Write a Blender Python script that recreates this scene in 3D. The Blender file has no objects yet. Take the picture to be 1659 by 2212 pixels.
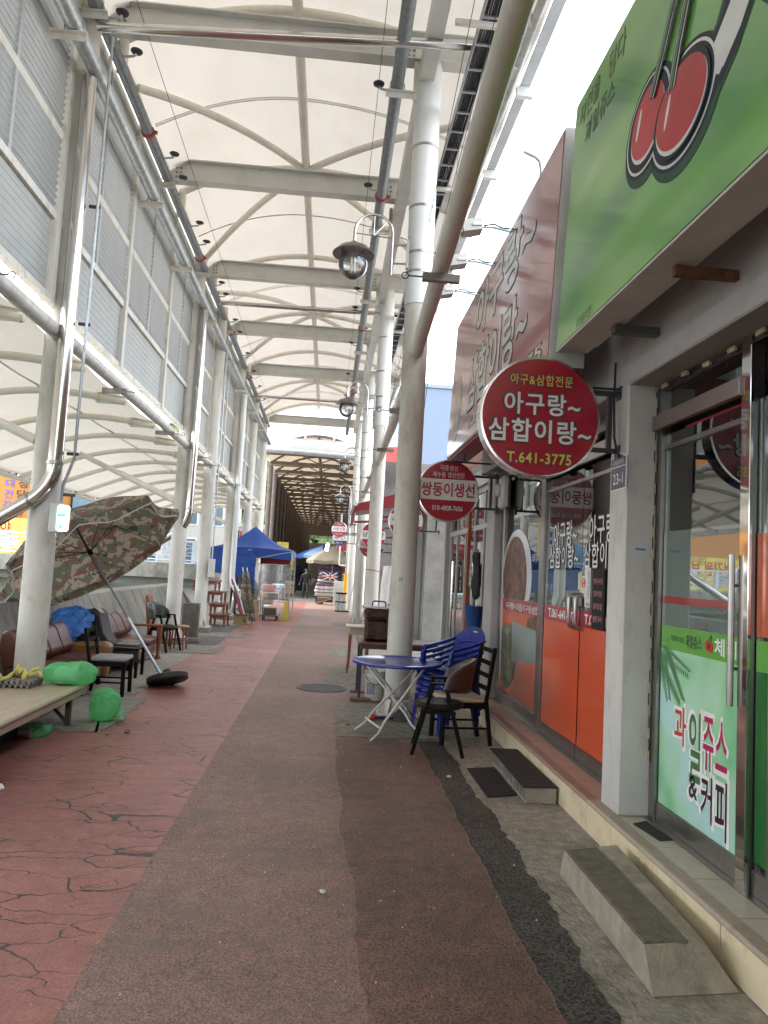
import bpy, math, random
from mathutils import Vector, Matrix, noise as mnoise
random.seed(7)
V = Vector
R = math.radians
scene = bpy.context.scene
COL = scene.collection

# ---------------------------------------------------------------- camera
CAMH = 1.7
roll, pitch, yaw = R(3.1), math.atan(130.0/1600), math.atan(115.4/1600*math.cos(math.atan(130.0/1600)))
fw = V((math.sin(yaw)*math.cos(pitch), math.cos(yaw)*math.cos(pitch), math.sin(pitch)))
rt = V((math.cos(yaw), -math.sin(yaw), 0))
upv = rt.cross(fw)
ir = rt*math.cos(roll) + upv*math.sin(roll)
iu = -rt*math.sin(roll) + upv*math.cos(roll)
cam_data = bpy.data.cameras.new('camera')
cam = bpy.data.objects.new('camera', cam_data)
COL.objects.link(cam)
cam_data.sensor_fit = 'VERTICAL'
cam_data.sensor_height = 24.0
cam_data.lens = 24.0*1600/2212
cam_data.clip_start = 0.05
cam_data.clip_end = 2000
m = Matrix.Identity(4)
for i in range(3):
    m[i][0], m[i][1], m[i][2] = ir[i], iu[i], -fw[i]
m[2][3] = CAMH
cam.matrix_world = m
scene.camera = cam

# ---------------------------------------------------------------- world, sun, exposure
SUN_EL, SUN_AZ = R(52), R(-62)      # azimuth measured from +y towards +x
world = bpy.data.worlds.new('World')
scene.world = world
world.use_nodes = True
wn, wl = world.node_tree.nodes, world.node_tree.links
wn.clear()
w_out = wn.new('ShaderNodeOutputWorld')
w_bg = wn.new('ShaderNodeBackground')
w_sky = wn.new('ShaderNodeTexSky')
w_sky.sky_type = 'NISHITA'
w_sky.sun_disc = False
w_sky.sun_elevation = SUN_EL
w_sky.sun_rotation = SUN_AZ
w_sky.air_density = 1.0
w_sky.dust_density = 2.0
w_tc = wn.new('ShaderNodeTexCoord')
w_no = wn.new('ShaderNodeTexNoise')
w_no.inputs['Scale'].default_value = 3.1
w_no.inputs['Detail'].default_value = 6
w_no.inputs['Roughness'].default_value = 0.55
w_rp = wn.new('ShaderNodeValToRGB')
w_rp.color_ramp.elements[0].position = 0.40
w_rp.color_ramp.elements[1].position = 0.54
w_mx = wn.new('ShaderNodeMix')
w_mx.data_type = 'RGBA'
w_mx.inputs[7].default_value = (9.2, 9.5, 10.0, 1)     # bright cloud cover
wl.new(w_tc.outputs['Generated'], w_no.inputs['Vector'])
wl.new(w_no.outputs['Fac'], w_rp.inputs['Fac'])
wl.new(w_rp.outputs['Color'], w_mx.inputs[0])
wl.new(w_sky.outputs['Color'], w_mx.inputs[6])
wl.new(w_mx.outputs[2], w_bg.inputs['Color'])
wl.new(w_bg.outputs[0], w_out.inputs[0])
w_bg.inputs['Strength'].default_value = 0.15
sun_d = bpy.data.lights.new('sun', 'SUN')
sun_d.energy = 1.5
sun_d.angle = R(14)
sun_d.color = (1.0, 0.96, 0.9)
sun = bpy.data.objects.new('sun', sun_d)
COL.objects.link(sun)
sdir = V((math.sin(SUN_AZ)*math.cos(SUN_EL), math.cos(SUN_AZ)*math.cos(SUN_EL), math.sin(SUN_EL)))
sun.rotation_euler = sdir.to_track_quat('Z', 'Y').to_euler()
vs = scene.view_settings
vs.view_transform = 'Standard'
vs.look = 'None'
vs.gamma = 1.0
vs.exposure = 2.1
scene.cycles.use_denoising = True
scene.cycles.max_bounces = 8
scene.cycles.diffuse_bounces = 3
scene.cycles.transparent_max_bounces = 16
scene.cycles.caustics_reflective = False
scene.cycles.caustics_refractive = False

# ---------------------------------------------------------------- materials
MATS = {}
def mat(name, col, rough=0.6, metal=0.0, var=0.12, vscale=3.0, dirt=0.0, dscale=1.2, bump=0.0, bscale=60.0,
        spec=0.5, trans=0.0, coat=0.0, emit=None, alpha=1.0, stretch=None, dirtcol=None):
    if name in MATS: return MATS[name]
    m = bpy.data.materials.new(name); MATS[name] = m
    m.use_nodes = True
    n, l = m.node_tree.nodes, m.node_tree.links
    b = n['Principled BSDF']
    b.inputs['Roughness'].default_value = rough
    b.inputs['Metallic'].default_value = metal
    b.inputs['Specular IOR Level'].default_value = spec
    if coat: 
        b.inputs['Coat Weight'].default_value = coat
        b.inputs['Coat Roughness'].default_value = 0.08
    if alpha < 1: b.inputs['Alpha'].default_value = alpha
    tc = n.new('ShaderNodeTexCoord')
    vec = tc.outputs['Object']
    if stretch:
        mp = n.new('ShaderNodeMapping'); mp.inputs['Scale'].default_value = stretch
        l.new(vec, mp.inputs['Vector']); vec = mp.outputs['Vector']
    no = n.new('ShaderNodeTexNoise'); no.inputs['Scale'].default_value = vscale
    no.inputs['Detail'].default_value = 5; no.inputs['Roughness'].default_value = 0.6
    l.new(vec, no.inputs['Vector'])
    rp = n.new('ShaderNodeValToRGB')
    lo = [max(0, c*(1-var)) for c in col[:3]]; hi = [min(1, c*(1+var)) for c in col[:3]]
    rp.color_ramp.elements[0].position = 0.3; rp.color_ramp.elements[1].position = 0.7
    rp.color_ramp.elements[0].color = (*lo, 1); rp.color_ramp.elements[1].color = (*hi, 1)
    l.new(no.outputs['Fac'], rp.inputs['Fac'])
    cout = rp.outputs['Color']
    if dirt > 0:
        n2 = n.new('ShaderNodeTexNoise'); n2.inputs['Scale'].default_value = dscale
        n2.inputs['Detail'].default_value = 8; n2.inputs['Roughness'].default_value = 0.7
        l.new(vec, n2.inputs['Vector'])
        r2 = n.new('ShaderNodeValToRGB')
        r2.color_ramp.elements[0].position = 0.5; r2.color_ramp.elements[1].position = 0.72
        r2.color_ramp.elements[0].color = (0, 0, 0, 1); r2.color_ramp.elements[1].color = (dirt, dirt, dirt, 1)
        l.new(n2.outputs['Fac'], r2.inputs['Fac'])
        mx = n.new('ShaderNodeMix'); mx.data_type = 'RGBA'
        l.new(r2.outputs['Color'], mx.inputs[0]); l.new(cout, mx.inputs[6])
        dc = dirtcol or [c*0.35 for c in col[:3]]
        mx.inputs[7].default_value = (*dc[:3], 1)
        cout = mx.outputs[2]
        ra = n.new('ShaderNodeMath'); ra.operation = 'MULTIPLY_ADD'
        l.new(r2.outputs['Color'], ra.inputs[0]); ra.inputs[1].default_value = 0.3; ra.inputs[2].default_value = rough
        l.new(ra.outputs[0], b.inputs['Roughness'])
    l.new(cout, b.inputs['Base Color'])
    if bump > 0:
        nb = n.new('ShaderNodeTexNoise'); nb.inputs['Scale'].default_value = bscale; nb.inputs['Detail'].default_value = 4
        l.new(vec, nb.inputs['Vector'])
        bp = n.new('ShaderNodeBump'); bp.inputs['Strength'].default_value = bump; bp.inputs['Distance'].default_value = 0.02
        l.new(nb.outputs['Fac'], bp.inputs['Height']); l.new(bp.outputs['Normal'], b.inputs['Normal'])
    if trans > 0:
        tr = n.new('ShaderNodeBsdfTranslucent'); l.new(cout, tr.inputs['Color'])
        mxs = n.new('ShaderNodeMixShader'); mxs.inputs[0].default_value = trans
        l.new(b.outputs[0], mxs.inputs[1]); l.new(tr.outputs[0], mxs.inputs[2])
        l.new(mxs.outputs[0], n['Material Output'].inputs['Surface'])
    if emit:
        b.inputs['Emission Color'].default_value = (*emit[:3], 1); b.inputs['Emission Strength'].default_value = emit[3]
    return m

def glass_mat(name, tint=(0.75, 0.82, 0.8), refl=0.10, rough=0.01, film=0.0, filmcol=(0.5, 0.55, 0.53)):
    if name in MATS: return MATS[name]
    m = bpy.data.materials.new(name); MATS[name] = m; m.use_nodes = True
    n, l = m.node_tree.nodes, m.node_tree.links
    n.remove(n['Principled BSDF'])
    t = n.new('ShaderNodeBsdfTransparent'); t.inputs[0].default_value = (*tint, 1)
    g = n.new('ShaderNodeBsdfGlossy'); g.inputs['Roughness'].default_value = rough; g.inputs[0].default_value = (0.95, 0.97, 0.97, 1)
    f = n.new('ShaderNodeFresnel'); f.inputs[0].default_value = 1.5
    a = n.new('ShaderNodeMath'); a.operation = 'MULTIPLY_ADD'; a.use_clamp = True
    a.inputs[1].default_value = 1.0; a.inputs[2].default_value = refl
    l.new(f.outputs[0], a.inputs[0])
    mx = n.new('ShaderNodeMixShader'); l.new(a.outputs[0], mx.inputs[0])
    src = t.outputs[0]
    if film > 0:
        d = n.new('ShaderNodeBsdfDiffuse'); d.inputs[0].default_value = (*filmcol, 1)
        m2 = n.new('ShaderNodeMixShader'); m2.inputs[0].default_value = film
        l.new(src, m2.inputs[1]); l.new(d.outputs[0], m2.inputs[2]); src = m2.outputs[0]
    l.new(src, mx.inputs[1]); l.new(g.outputs[0], mx.inputs[2])
    l.new(mx.outputs[0], n['Material Output'].inputs[0])
    return m

# ---------------------------------------------------------------- mesh builder
class MB:
    def __init__(s): s.v, s.f, s.mi = [], [], []; s.cur = 0
    def add(s, vs_, fs):
        o = len(s.v); s.v += [V(p) for p in vs_]
        s.f += [tuple(i+o for i in f) for f in fs]; s.mi += [s.cur]*len(fs); return s
    def box(s, a, b):
        (x0, y0, z0), (x1, y1, z1) = a, b
        return s.add([(x0,y0,z0),(x1,y0,z0),(x1,y1,z0),(x0,y1,z0),(x0,y0,z1),(x1,y0,z1),(x1,y1,z1),(x0,y1,z1)],
                     [(0,3,2,1),(4,5,6,7),(0,1,5,4),(1,2,6,5),(2,3,7,6),(3,0,4,7)])
    def bbox(s, a, b, r=0.01):
        """box with chamfered edges"""
        (x0, y0, z0), (x1, y1, z1) = a, b
        r = min(r, (x1-x0)*.45, (y1-y0)*.45, (z1-z0)*.45)
        vs_, idx = [], {}
        for ix, x in ((0,x0),(1,x1)):
            for iy, y in ((0,y0),(1,y1)):
                for iz, z in ((0,z0),(1,z1)):
                    sx, sy, sz = (1-2*ix)*r, (1-2*iy)*r, (1-2*iz)*r
                    for ax, p in enumerate(((x,y+sy,z+sz),(x+sx,y,z+sz),(x+sx,y+sy,z))):
                        idx[ix,iy,iz,ax] = len(vs_); vs_.append(p)
        F = []
        def q(ks, want):
            ii = [idx[k] for k in ks]
            a_, b_, c_ = V(vs_[ii[0]]), V(vs_[ii[1]]), V(vs_[ii[2]])
            if (b_-a_).cross(c_-b_).dot(V(want)) < 0: ii.reverse()
            F.append(tuple(ii))
        for i in (0,1):
            d = 2*i-1
            q([(i,0,0,0),(i,1,0,0),(i,1,1,0),(i,0,1,0)], (d,0,0))
            q([(0,i,0,1),(1,i,0,1),(1,i,1,1),(0,i,1,1)], (0,d,0))
            q([(0,0,i,2),(1,0,i,2),(1,1,i,2),(0,1,i,2)], (0,0,d))
            for j in (0,1):
                e = 2*j-1
                q([(i,j,0,0),(i,j,1,0),(i,j,1,1),(i,j,0,1)], (d,e,0))
                q([(i,0,j,0),(i,1,j,0),(i,1,j,2),(i,0,j,2)], (d,0,e))
                q([(0,i,j,1),(1,i,j,1),(1,i,j,2),(0,i,j,2)], (0,d,e))
                for k in (0,1):
                    q([(i,j,k,0),(i,j,k,1),(i,j,k,2)], (d,e,2*k-1))
        return s.add(vs_, F)
    def obox(s, c, ax, ay, az):
        """box by centre and three half-axis vectors"""
        c, ax, ay, az = V(c), V(ax), V(ay), V(az)
        p = [c+ax*i+ay*j+az*k for k in (-1,1) for (i,j) in ((-1,-1),(1,-1),(1,1),(-1,1))]
        return s.add(p, [(0,3,2,1),(4,5,6,7),(0,1,5,4),(1,2,6,5),(2,3,7,6),(3,0,4,7)])
    def bar(s, a, b, w, h=None, up=(0,0,1)):
        a, b = V(a), V(b); d = b-a; h = h or w
        u = V(up)
        sd = d.cross(u)
        if sd.length < 1e-6: sd = d.cross(V((1,0,0)))
        sd.normalize(); u = sd.cross(d).normalized()
        return s.obox((a+b)/2, d/2, sd*w/2, u*h/2)
    def tube(s, pts, r, n=12, caps=True):
        pts = [V(p) for p in pts]; rs = r if isinstance(r, (list, tuple)) else [r]*len(pts)
        o = len(s.v); prev = None
        for i, p in enumerate(pts):
            if i == 0: t = pts[1]-pts[0]
            elif i == len(pts)-1: t = pts[-1]-pts[-2]
            else: t = (pts[i+1]-p).normalized()+(p-pts[i-1]).normalized()
            t.normalize()
            if prev is None:
                nrm = t.cross(V((0,0,1)))
                if nrm.length < 1e-3: nrm = t.cross(V((1,0,0)))
                nrm.normalize()
            else:
                nrm = prev - t*prev.dot(t); nrm.normalize()
            prev = nrm; bn = t.cross(nrm)
            for k in range(n):
                a = 2*math.pi*k/n
                s.v.append(p + (nrm*math.cos(a)+bn*math.sin(a))*rs[i])
        for i in range(len(pts)-1):
            for k in range(n):
                k2 = (k+1) % n
                s.f.append((o+i*n+k, o+i*n+k2, o+(i+1)*n+k2, o+(i+1)*n+k)); s.mi.append(s.cur)
        if caps:
            s.f.append(tuple(o+k for k in reversed(range(n)))); s.mi.append(s.cur)
            e = o+(len(pts)-1)*n
            s.f.append(tuple(e+k for k in range(n))); s.mi.append(s.cur)
        return s
    def lathe(s, c, prof, n=20, axis=(0,0,1), ref=None):
        c = V(c); ax = V(axis).normalized()
        u = V(ref) if ref else (V((1,0,0)) if abs(ax.x) < .9 else V((0,1,0)))
        u = (u-ax*u.dot(ax)).normalized(); w = ax.cross(u); o = len(s.v)
        for (r, z) in prof:
            for k in range(n):
                a = 2*math.pi*k/n; s.v.append(c+ax*z+(u*math.cos(a)+w*math.sin(a))*r)
        for i in range(len(prof)-1):
            for k in range(n):
                k2 = (k+1) % n
                s.f.append((o+i*n+k, o+i*n+k2, o+(i+1)*n+k2, o+(i+1)*n+k)); s.mi.append(s.cur)
        if prof[0][0] > 1e-5: s.f.append(tuple(o+k for k in reversed(range(n)))); s.mi.append(s.cur)
        if prof[-1][0] > 1e-5:
            e = o+(len(prof)-1)*n; s.f.append(tuple(e+k for k in range(n))); s.mi.append(s.cur)
        return s
    def prism(s, poly, ext):
        """poly: list of 3D points (planar), ext: vector"""
        n = len(poly); e = V(ext); a = [V(p) for p in poly]
        F = [tuple(reversed(range(n))), tuple(range(n, 2*n))] + [(i,(i+1)%n,(i+1)%n+n,i+n) for i in range(n)]
        return s.add(a+[p+e for p in a], F)
    def grid(s, fn, nu, nv):
        o = len(s.v)
        for i in range(nu+1):
            for j in range(nv+1): s.v.append(V(fn(i/nu, j/nv)))
        for i in range(nu):
            for j in range(nv):
                a = o+i*(nv+1)+j; s.f.append((a, a+nv+1, a+nv+2, a+1)); s.mi.append(s.cur)
        return s
    def quad(s, *p): return s.add(p, [tuple(range(len(p)))])
    def mesh(s, name, off=V((0,0,0)), smooth=False):
        me = bpy.data.meshes.new(name)
        me.from_pydata([tuple(p-off) for p in s.v], [], s.f)
        if any(s.mi): me.polygons.foreach_set('material_index', s.mi)
        if smooth:
            me.polygons.foreach_set('use_smooth', [True]*len(me.polygons))
            try: me.set_sharp_from_angle(angle=R(38))
            except Exception: pass
        me.update()
        return me

ORG = {}
def tagit(o, label=None, cat=None, group=None, kind=None):
    if label: o['label'] = label
    if cat: o['category'] = cat
    if group: o['group'] = group
    if kind: o['kind'] = kind
    return o
def thing(name, label, cat, loc=(0,0,0), group=None, rz=0.0):
    o = bpy.data.objects.new(name, None); COL.objects.link(o)
    o.empty_display_size = 0.1
    o.location = loc; o.rotation_euler = (0,0,rz)
    ORG[o.name] = V(loc)
    return tagit(o, label, cat, group)
def org(p): return ORG.get(p.name, V((0,0,0))) if p else V((0,0,0))
def part(parent, name, mb, mt, smooth=False, label=None, kind=None, local=False, solid=0.0):
    """mesh child of a thing or part; coordinates are world unless local"""
    off = V((0,0,0)) if local else org(parent)
    me = mb.mesh(name, off, smooth) if isinstance(mb, MB) else mb
    o = bpy.data.objects.new(name, me); COL.objects.link(o)
    if parent: o.parent = parent
    ORG[o.name] = V(off)
    for mm in (mt if isinstance(mt, (list, tuple)) else [mt]): me.materials.append(mm)
    return tagit(o, label, None, None, kind)
def solo(name, mb, mt, label, cat, loc, group=None, smooth=False):
    me = mb.mesh(name, V(loc), smooth)
    o = bpy.data.objects.new(name, me); COL.objects.link(o); o.location = loc
    ORG[o.name] = V(loc)
    for mm in (mt if isinstance(mt, (list, tuple)) else [mt]): me.materials.append(mm)
    return tagit(o, label, cat, group)
def struct(name, mb, mt, parent=None, smooth=False, kind='structure'):
    me = mb.mesh(name, V((0,0,0)), smooth)
    o = bpy.data.objects.new(name, me); COL.objects.link(o)
    for mm in (mt if isinstance(mt, (list, tuple)) else [mt]): me.materials.append(mm)
    ORG[o.name] = V((0,0,0))
    if parent: o.parent = parent
    else: o['kind'] = kind
    return o
def clone(root, loc=None, rz=None, label=None, group=None):
    r = root.copy(); COL.objects.link(r)
    if loc is not None: r.location = loc; ORG[r.name] = V(loc)
    if rz is not None: r.rotation_euler = (0,0,rz)
    if label: r['label'] = label
    if group: r['group'] = group
    for ch in list(root.children):
        c = ch.copy(); COL.objects.link(c); c.parent = r
        for g in list(ch.children):
            d = g.copy(); COL.objects.link(d); d.parent = c
    return r
def text(parent, name, s, o, right, up, fit, mt, bold=0.0, gap=0.0, extrude=0.0015, spacing=1.0, shear=0.0, keep=False):
    """lettering fitted into (width, height) centred on o in the plane right/up"""
    c = bpy.data.curves.new('t', 'FONT'); c.body = s; c.space_character = spacing; c.shear = shear
    c.resolution_u = 3
    tmp = bpy.data.objects.new('t', c); COL.objects.link(tmp)
    bpy.context.view_layer.update()
    dg = bpy.context.evaluated_depsgraph_get()
    me = bpy.data.meshes.new_from_object(tmp.evaluated_get(dg))
    COL.objects.unlink(tmp); bpy.data.objects.remove(tmp); bpy.data.curves.remove(c)
    xs = [v.co.x for v in me.vertices]; ys = [v.co.y for v in me.vertices]
    x0, x1, y0, y1 = min(xs), max(xs), min(ys), max(ys)
    sx = fit[0]/(x1-x0); sy = fit[1]/(y1-y0)
    if keep: sx = sy = min(sx, sy)
    right, up = V(right).normalized(), V(up).normalized(); nrm = right.cross(up)
    o = V(o); off = org(parent)
    for v in me.vertices:
        p = o + right*((v.co.x-(x0+x1)/2)*sx) + up*((v.co.y-(y0+y1)/2)*sy) + nrm*gap
        v.co = p-off
    me.name = name
    if bold > 0:            # embolden: eight shifted copies, each a hair proud of the last
        vs0 = [v.co.copy() for v in me.vertices]; fs0 = [tuple(p.vertices) for p in me.polygons]; bpy.data.meshes.remove(me)
        nv = []; nf = []
        for k in range(9):
            a = k*math.pi/4; d = (right*(math.cos(a)*bold*sx*.62) + up*(math.sin(a)*bold*sy*.62)) if k < 8 else V((0,0,0))
            d += nrm*(.00012*k); o_ = len(nv); nv += [tuple(q+d) for q in vs0]; nf += [tuple(i+o_ for i in f) for f in fs0]
        me = bpy.data.meshes.new(name); me.from_pydata(nv, [], nf)
    return part(parent, name, me, mt)
def oval(mb, c, right, up, rx, ry, gap=0.0, n=28, th=0.0015, rot=0.0):
    right, up = V(right).normalized(), V(up).normalized(); nrm = right.cross(up); c = V(c)+nrm*gap
    pts = []
    for k in range(n):
        a = 2*math.pi*k/n; x, y = rx*math.cos(a), ry*math.sin(a)
        xr, yr = x*math.cos(rot)-y*math.sin(rot), x*math.sin(rot)+y*math.cos(rot)
        pts.append(c+right*xr+up*yr)
    return mb.prism(pts, nrm*th)

# common materials
M_white = mat('painted_steel_cream', (0.60, 0.58, 0.52), 0.45, var=0.08, dirt=0.75, dscale=4, dirtcol=(0.33,0.275,0.20), stretch=(1,1,.35), bump=.05, bscale=30)
M_white2 = mat('painted_steel_white', (0.70, 0.71, 0.69), 0.38, var=0.05, dirt=0.15, dscale=3)
M_grey_steel = mat('painted_steel_grey', (0.60, 0.60, 0.555), 0.45, var=0.06, dirt=0.2, dscale=2)
M_galv = mat('galvanised_pipe', (0.42, 0.45, 0.46), 0.42, metal=0.75, var=0.18, vscale=14, dirt=0.15)
M_galv_dark = mat('galvanised_pipe_dark', (0.22, 0.24, 0.25), 0.5, metal=0.6, var=0.2, vscale=14)
M_inox = mat('stainless_polished', (0.62, 0.60, 0.57), 0.16, metal=1.0, var=0.08, vscale=3, dirt=0.15, dscale=4)
M_inox_r = mat('stainless_brushed', (0.36, 0.35, 0.335), 0.33, metal=1.0, var=0.1, vscale=8)
M_red_clamp = mat('red_clamp', (0.35, 0.03, 0.025), 0.45)
M_black = mat('black_plastic', (0.010, 0.010, 0.011), 0.5, var=0.2, spec=.2)
M_dark = mat('dark_iron', (0.05, 0.05, 0.055), 0.5, metal=0.4)
M_rubber = mat('rubber_wire', (0.02, 0.02, 0.022), 0.7)
M_conc = mat('concrete', (0.31, 0.285, 0.235), 0.9, var=0.3, vscale=14, dirt=0.75, dscale=2.2, bump=0.7, bscale=40, spec=.3)
M_conc_d = mat('concrete_weathered', (0.27, 0.255, 0.215), 0.9, var=0.22, vscale=3, dirt=0.95, dscale=1.6, bump=0.5, bscale=20, stretch=(1, 2.6, 0.7), spec=.3)
M_conc_l = mat('concrete_pale', (0.235, 0.22, 0.185), 0.88, var=0.25, vscale=9, dirt=0.6, dscale=3, bump=0.6, bscale=50, spec=.3)

# ================================================================ GROUND
def asphalt(name, col, col2, rough, grain, gscale, spec=0.4, crack=False, wear=None):
    m = bpy.data.materials.new(name); MATS[name] = m; m.use_nodes = True
    n, l = m.node_tree.nodes, m.node_tree.links; b = n['Principled BSDF']
    b.inputs['Roughness'].default_value = rough; b.inputs['Specular IOR Level'].default_value = spec
    tc = n.new('ShaderNodeTexCoord')
    big = n.new('ShaderNodeTexNoise'); big.inputs['Scale'].default_value = 0.9; big.inputs['Detail'].default_value = 6
    l.new(tc.outputs['Object'], big.inputs['Vector'])
    fine = n.new('ShaderNodeTexNoise'); fine.inputs['Scale'].default_value = gscale; fine.inputs['Detail'].default_value = 3
    l.new(tc.outputs['Object'], fine.inputs['Vector'])
    mid = n.new('ShaderNodeTexNoise'); mid.inputs['Scale'].default_value = 9; mid.inputs['Detail'].default_value = 5
    l.new(tc.outputs['Object'], mid.inputs['Vector'])
    ad = n.new('ShaderNodeMath'); ad.operation = 'MULTIPLY_ADD'; ad.inputs[1].default_value = 0.55
    l.new(big.outputs['Fac'], ad.inputs[0])
    ml = n.new('ShaderNodeMath'); ml.operation = 'MULTIPLY'; ml.inputs[1].default_value = 0.45
    l.new(mid.outputs['Fac'], ml.inputs[0]); l.new(ml.outputs[0], ad.inputs[2])
    rp = n.new('ShaderNodeValToRGB')
    rp.color_ramp.elements[0].position = 0.38; rp.color_ramp.elements[1].position = 0.62
    rp.color_ramp.elements[0].color = (*col, 1); rp.color_ramp.elements[1].color = (*col2, 1)
    l.new(ad.outputs[0], rp.inputs['Fac'])
    gr = n.new('ShaderNodeValToRGB')
    gr.color_ramp.elements[0].position = 0.34; gr.color_ramp.elements[1].position = 0.62
    gr.color_ramp.elements[0].color = (1-grain, 1-grain, 1-grain, 1); gr.color_ramp.elements[1].color = (1+grain*.4,)*3+(1,)
    l.new(fine.outputs['Fac'], gr.inputs['Fac'])
    mm = n.new('ShaderNodeMix'); mm.data_type = 'RGBA'; mm.blend_type = 'MULTIPLY'; mm.inputs[0].default_value = 1
    l.new(rp.outputs['Color'], mm.inputs[6]); l.new(gr.outputs['Color'], mm.inputs[7])
    cout = mm.outputs[2]; hgt = fine.outputs['Fac']
    if wear:
        wn_ = n.new('ShaderNodeTexNoise'); wn_.inputs['Scale'].default_value = 2.2; wn_.inputs['Detail'].default_value = 9; wn_.inputs['Roughness'].default_value = 0.68
        mpw = n.new('ShaderNodeMapping'); mpw.inputs['Scale'].default_value = (0.8, 1.6, 1); l.new(tc.outputs['Object'], mpw.inputs['Vector'])
        l.new(mpw.outputs['Vector'], wn_.inputs['Vector'])
        wr = n.new('ShaderNodeValToRGB'); wr.color_ramp.elements[0].position = 0.52; wr.color_ramp.elements[1].position = 0.68
        wr.color_ramp.elements[0].color = (0,0,0,1); wr.color_ramp.elements[1].color = (wear[3],)*3+(1,)
        l.new(wn_.outputs['Fac'], wr.inputs['Fac'])
        mw = n.new('ShaderNodeMix'); mw.data_type = 'RGBA'; l.new(wr.outputs['Color'], mw.inputs[0])
        l.new(cout, mw.inputs[6]); mw.inputs[7].default_value = (*wear[:3], 1); cout = mw.outputs[2]
    bp = n.new('ShaderNodeBump'); bp.inputs['Strength'].default_value = 0.55 if not crack else 0.3; bp.inputs['Distance'].default_value = 0.012
    l.new(hgt, bp.inputs['Height']); nout = bp.outputs['Normal']
    if crack:
        nz = n.new('ShaderNodeTexNoise'); nz.inputs['Scale'].default_value = 2.4; nz.inputs['Detail'].default_value = 6
        l.new(tc.outputs['Object'], nz.inputs['Vector'])
        mxv = n.new('ShaderNodeMix'); mxv.data_type = 'RGBA'; mxv.blend_type = 'ADD'; mxv.inputs[0].default_value = 0.34
        l.new(tc.outputs['Object'], mxv.inputs[6]); l.new(nz.outputs['Color'], mxv.inputs[7])
        mp = n.new('ShaderNodeMapping'); mp.inputs['Scale'].default_value = (1.7, 4.8, 0.0)
        l.new(mxv.outputs[2], mp.inputs['Vector'])
        vo = n.new('ShaderNodeTexVoronoi'); vo.feature = 'DISTANCE_TO_EDGE'; vo.inputs['Scale'].default_value = 1.0
        l.new(mp.outputs['Vector'], vo.inputs['Vector'])
        # crack width varies and fades out in places
        wv = n.new('ShaderNodeTexNoise'); wv.inputs['Scale'].default_value = 1.7; l.new(tc.outputs['Object'], wv.inputs['Vector'])
        wr2 = n.new('ShaderNodeMapRange'); wr2.inputs[1].default_value = 0.28; wr2.inputs[2].default_value = 0.62
        wr2.inputs[3].default_value = 0.0; wr2.inputs[4].default_value = 0.0165
        l.new(wv.outputs['Fac'], wr2.inputs[0])
        lt = n.new('ShaderNodeMath'); lt.operation = 'LESS_THAN'; l.new(vo.outputs['Distance'], lt.inputs[0]); l.new(wr2.outputs[0], lt.inputs[1])
        vo2 = n.new('ShaderNodeTexVoronoi'); vo2.feature = 'DISTANCE_TO_EDGE'; vo2.inputs['Scale'].default_value = 1.9
        l.new(mp.outputs['Vector'], vo2.inputs['Vector'])
        wr3 = n.new('ShaderNodeMapRange'); wr3.inputs[1].default_value = 0.5; wr3.inputs[2].default_value = 0.68; wr3.inputs[3].default_value = 0.0; wr3.inputs[4].default_value = 0.009
        nz3 = n.new('ShaderNodeTexNoise'); nz3.inputs['Scale'].default_value = 3.3; l.new(tc.outputs['Object'], nz3.inputs['Vector']); l.new(nz3.outputs['Fac'], wr3.inputs[0])
        lt2 = n.new('ShaderNodeMath'); lt2.operation = 'LESS_THAN'; l.new(vo2.outputs['Distance'], lt2.inputs[0]); l.new(wr3.outputs[0], lt2.inputs[1])
        lm = n.new('ShaderNodeMath'); lm.operation = 'MAXIMUM'; l.new(lt.outputs[0], lm.inputs[0]); l.new(lt2.outputs[0], lm.inputs[1]); lt = lm
        mc = n.new('ShaderNodeMix'); mc.data_type = 'RGBA'; l.new(lt.outputs[0], mc.inputs[0]); l.new(cout, mc.inputs[6])
        mc.inputs[7].default_value = (0.045, 0.038, 0.034, 1); cout = mc.outputs[2]
        b2 = n.new('ShaderNodeBump'); b2.invert = True; b2.inputs['Strength'].default_value = 0.8; b2.inputs['Distance'].default_value = 0.012
        l.new(lt.outputs[0], b2.inputs['Height']); l.new(nout, b2.inputs['Normal']); nout = b2.outputs['Normal']
    l.new(cout, b.inputs['Base Color']); l.new(nout, b.inputs['Normal'])
    return m
M_red_road = asphalt('red_painted_asphalt', (0.30, 0.115, 0.095), (0.40, 0.172, 0.145), 0.34, 0.28, 120, spec=0.5, crack=True, wear=(0.16, 0.095, 0.08, 0.5))
M_brown_road = asphalt('worn_brown_asphalt', (0.205, 0.132, 0.108), (0.32, 0.192, 0.158), 0.6, 0.55, 110, wear=(0.165, 0.128, 0.106, 0.8))
M_brown_patch = asphalt('repaired_brown_asphalt', (0.135, 0.082, 0.065), (0.23, 0.128, 0.10), 0.6, 0.65, 95, wear=(0.085, 0.07, 0.06, 0.8))
M_black_road = asphalt('black_asphalt', (0.068, 0.063, 0.055), (0.11, 0.10, 0.088), 0.8, 0.8, 70, spec=.3)
M_grey_road = asphalt('grey_asphalt', (0.10, 0.098, 0.09), (0.14, 0.135, 0.125), 0.75, 0.4, 70)

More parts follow.
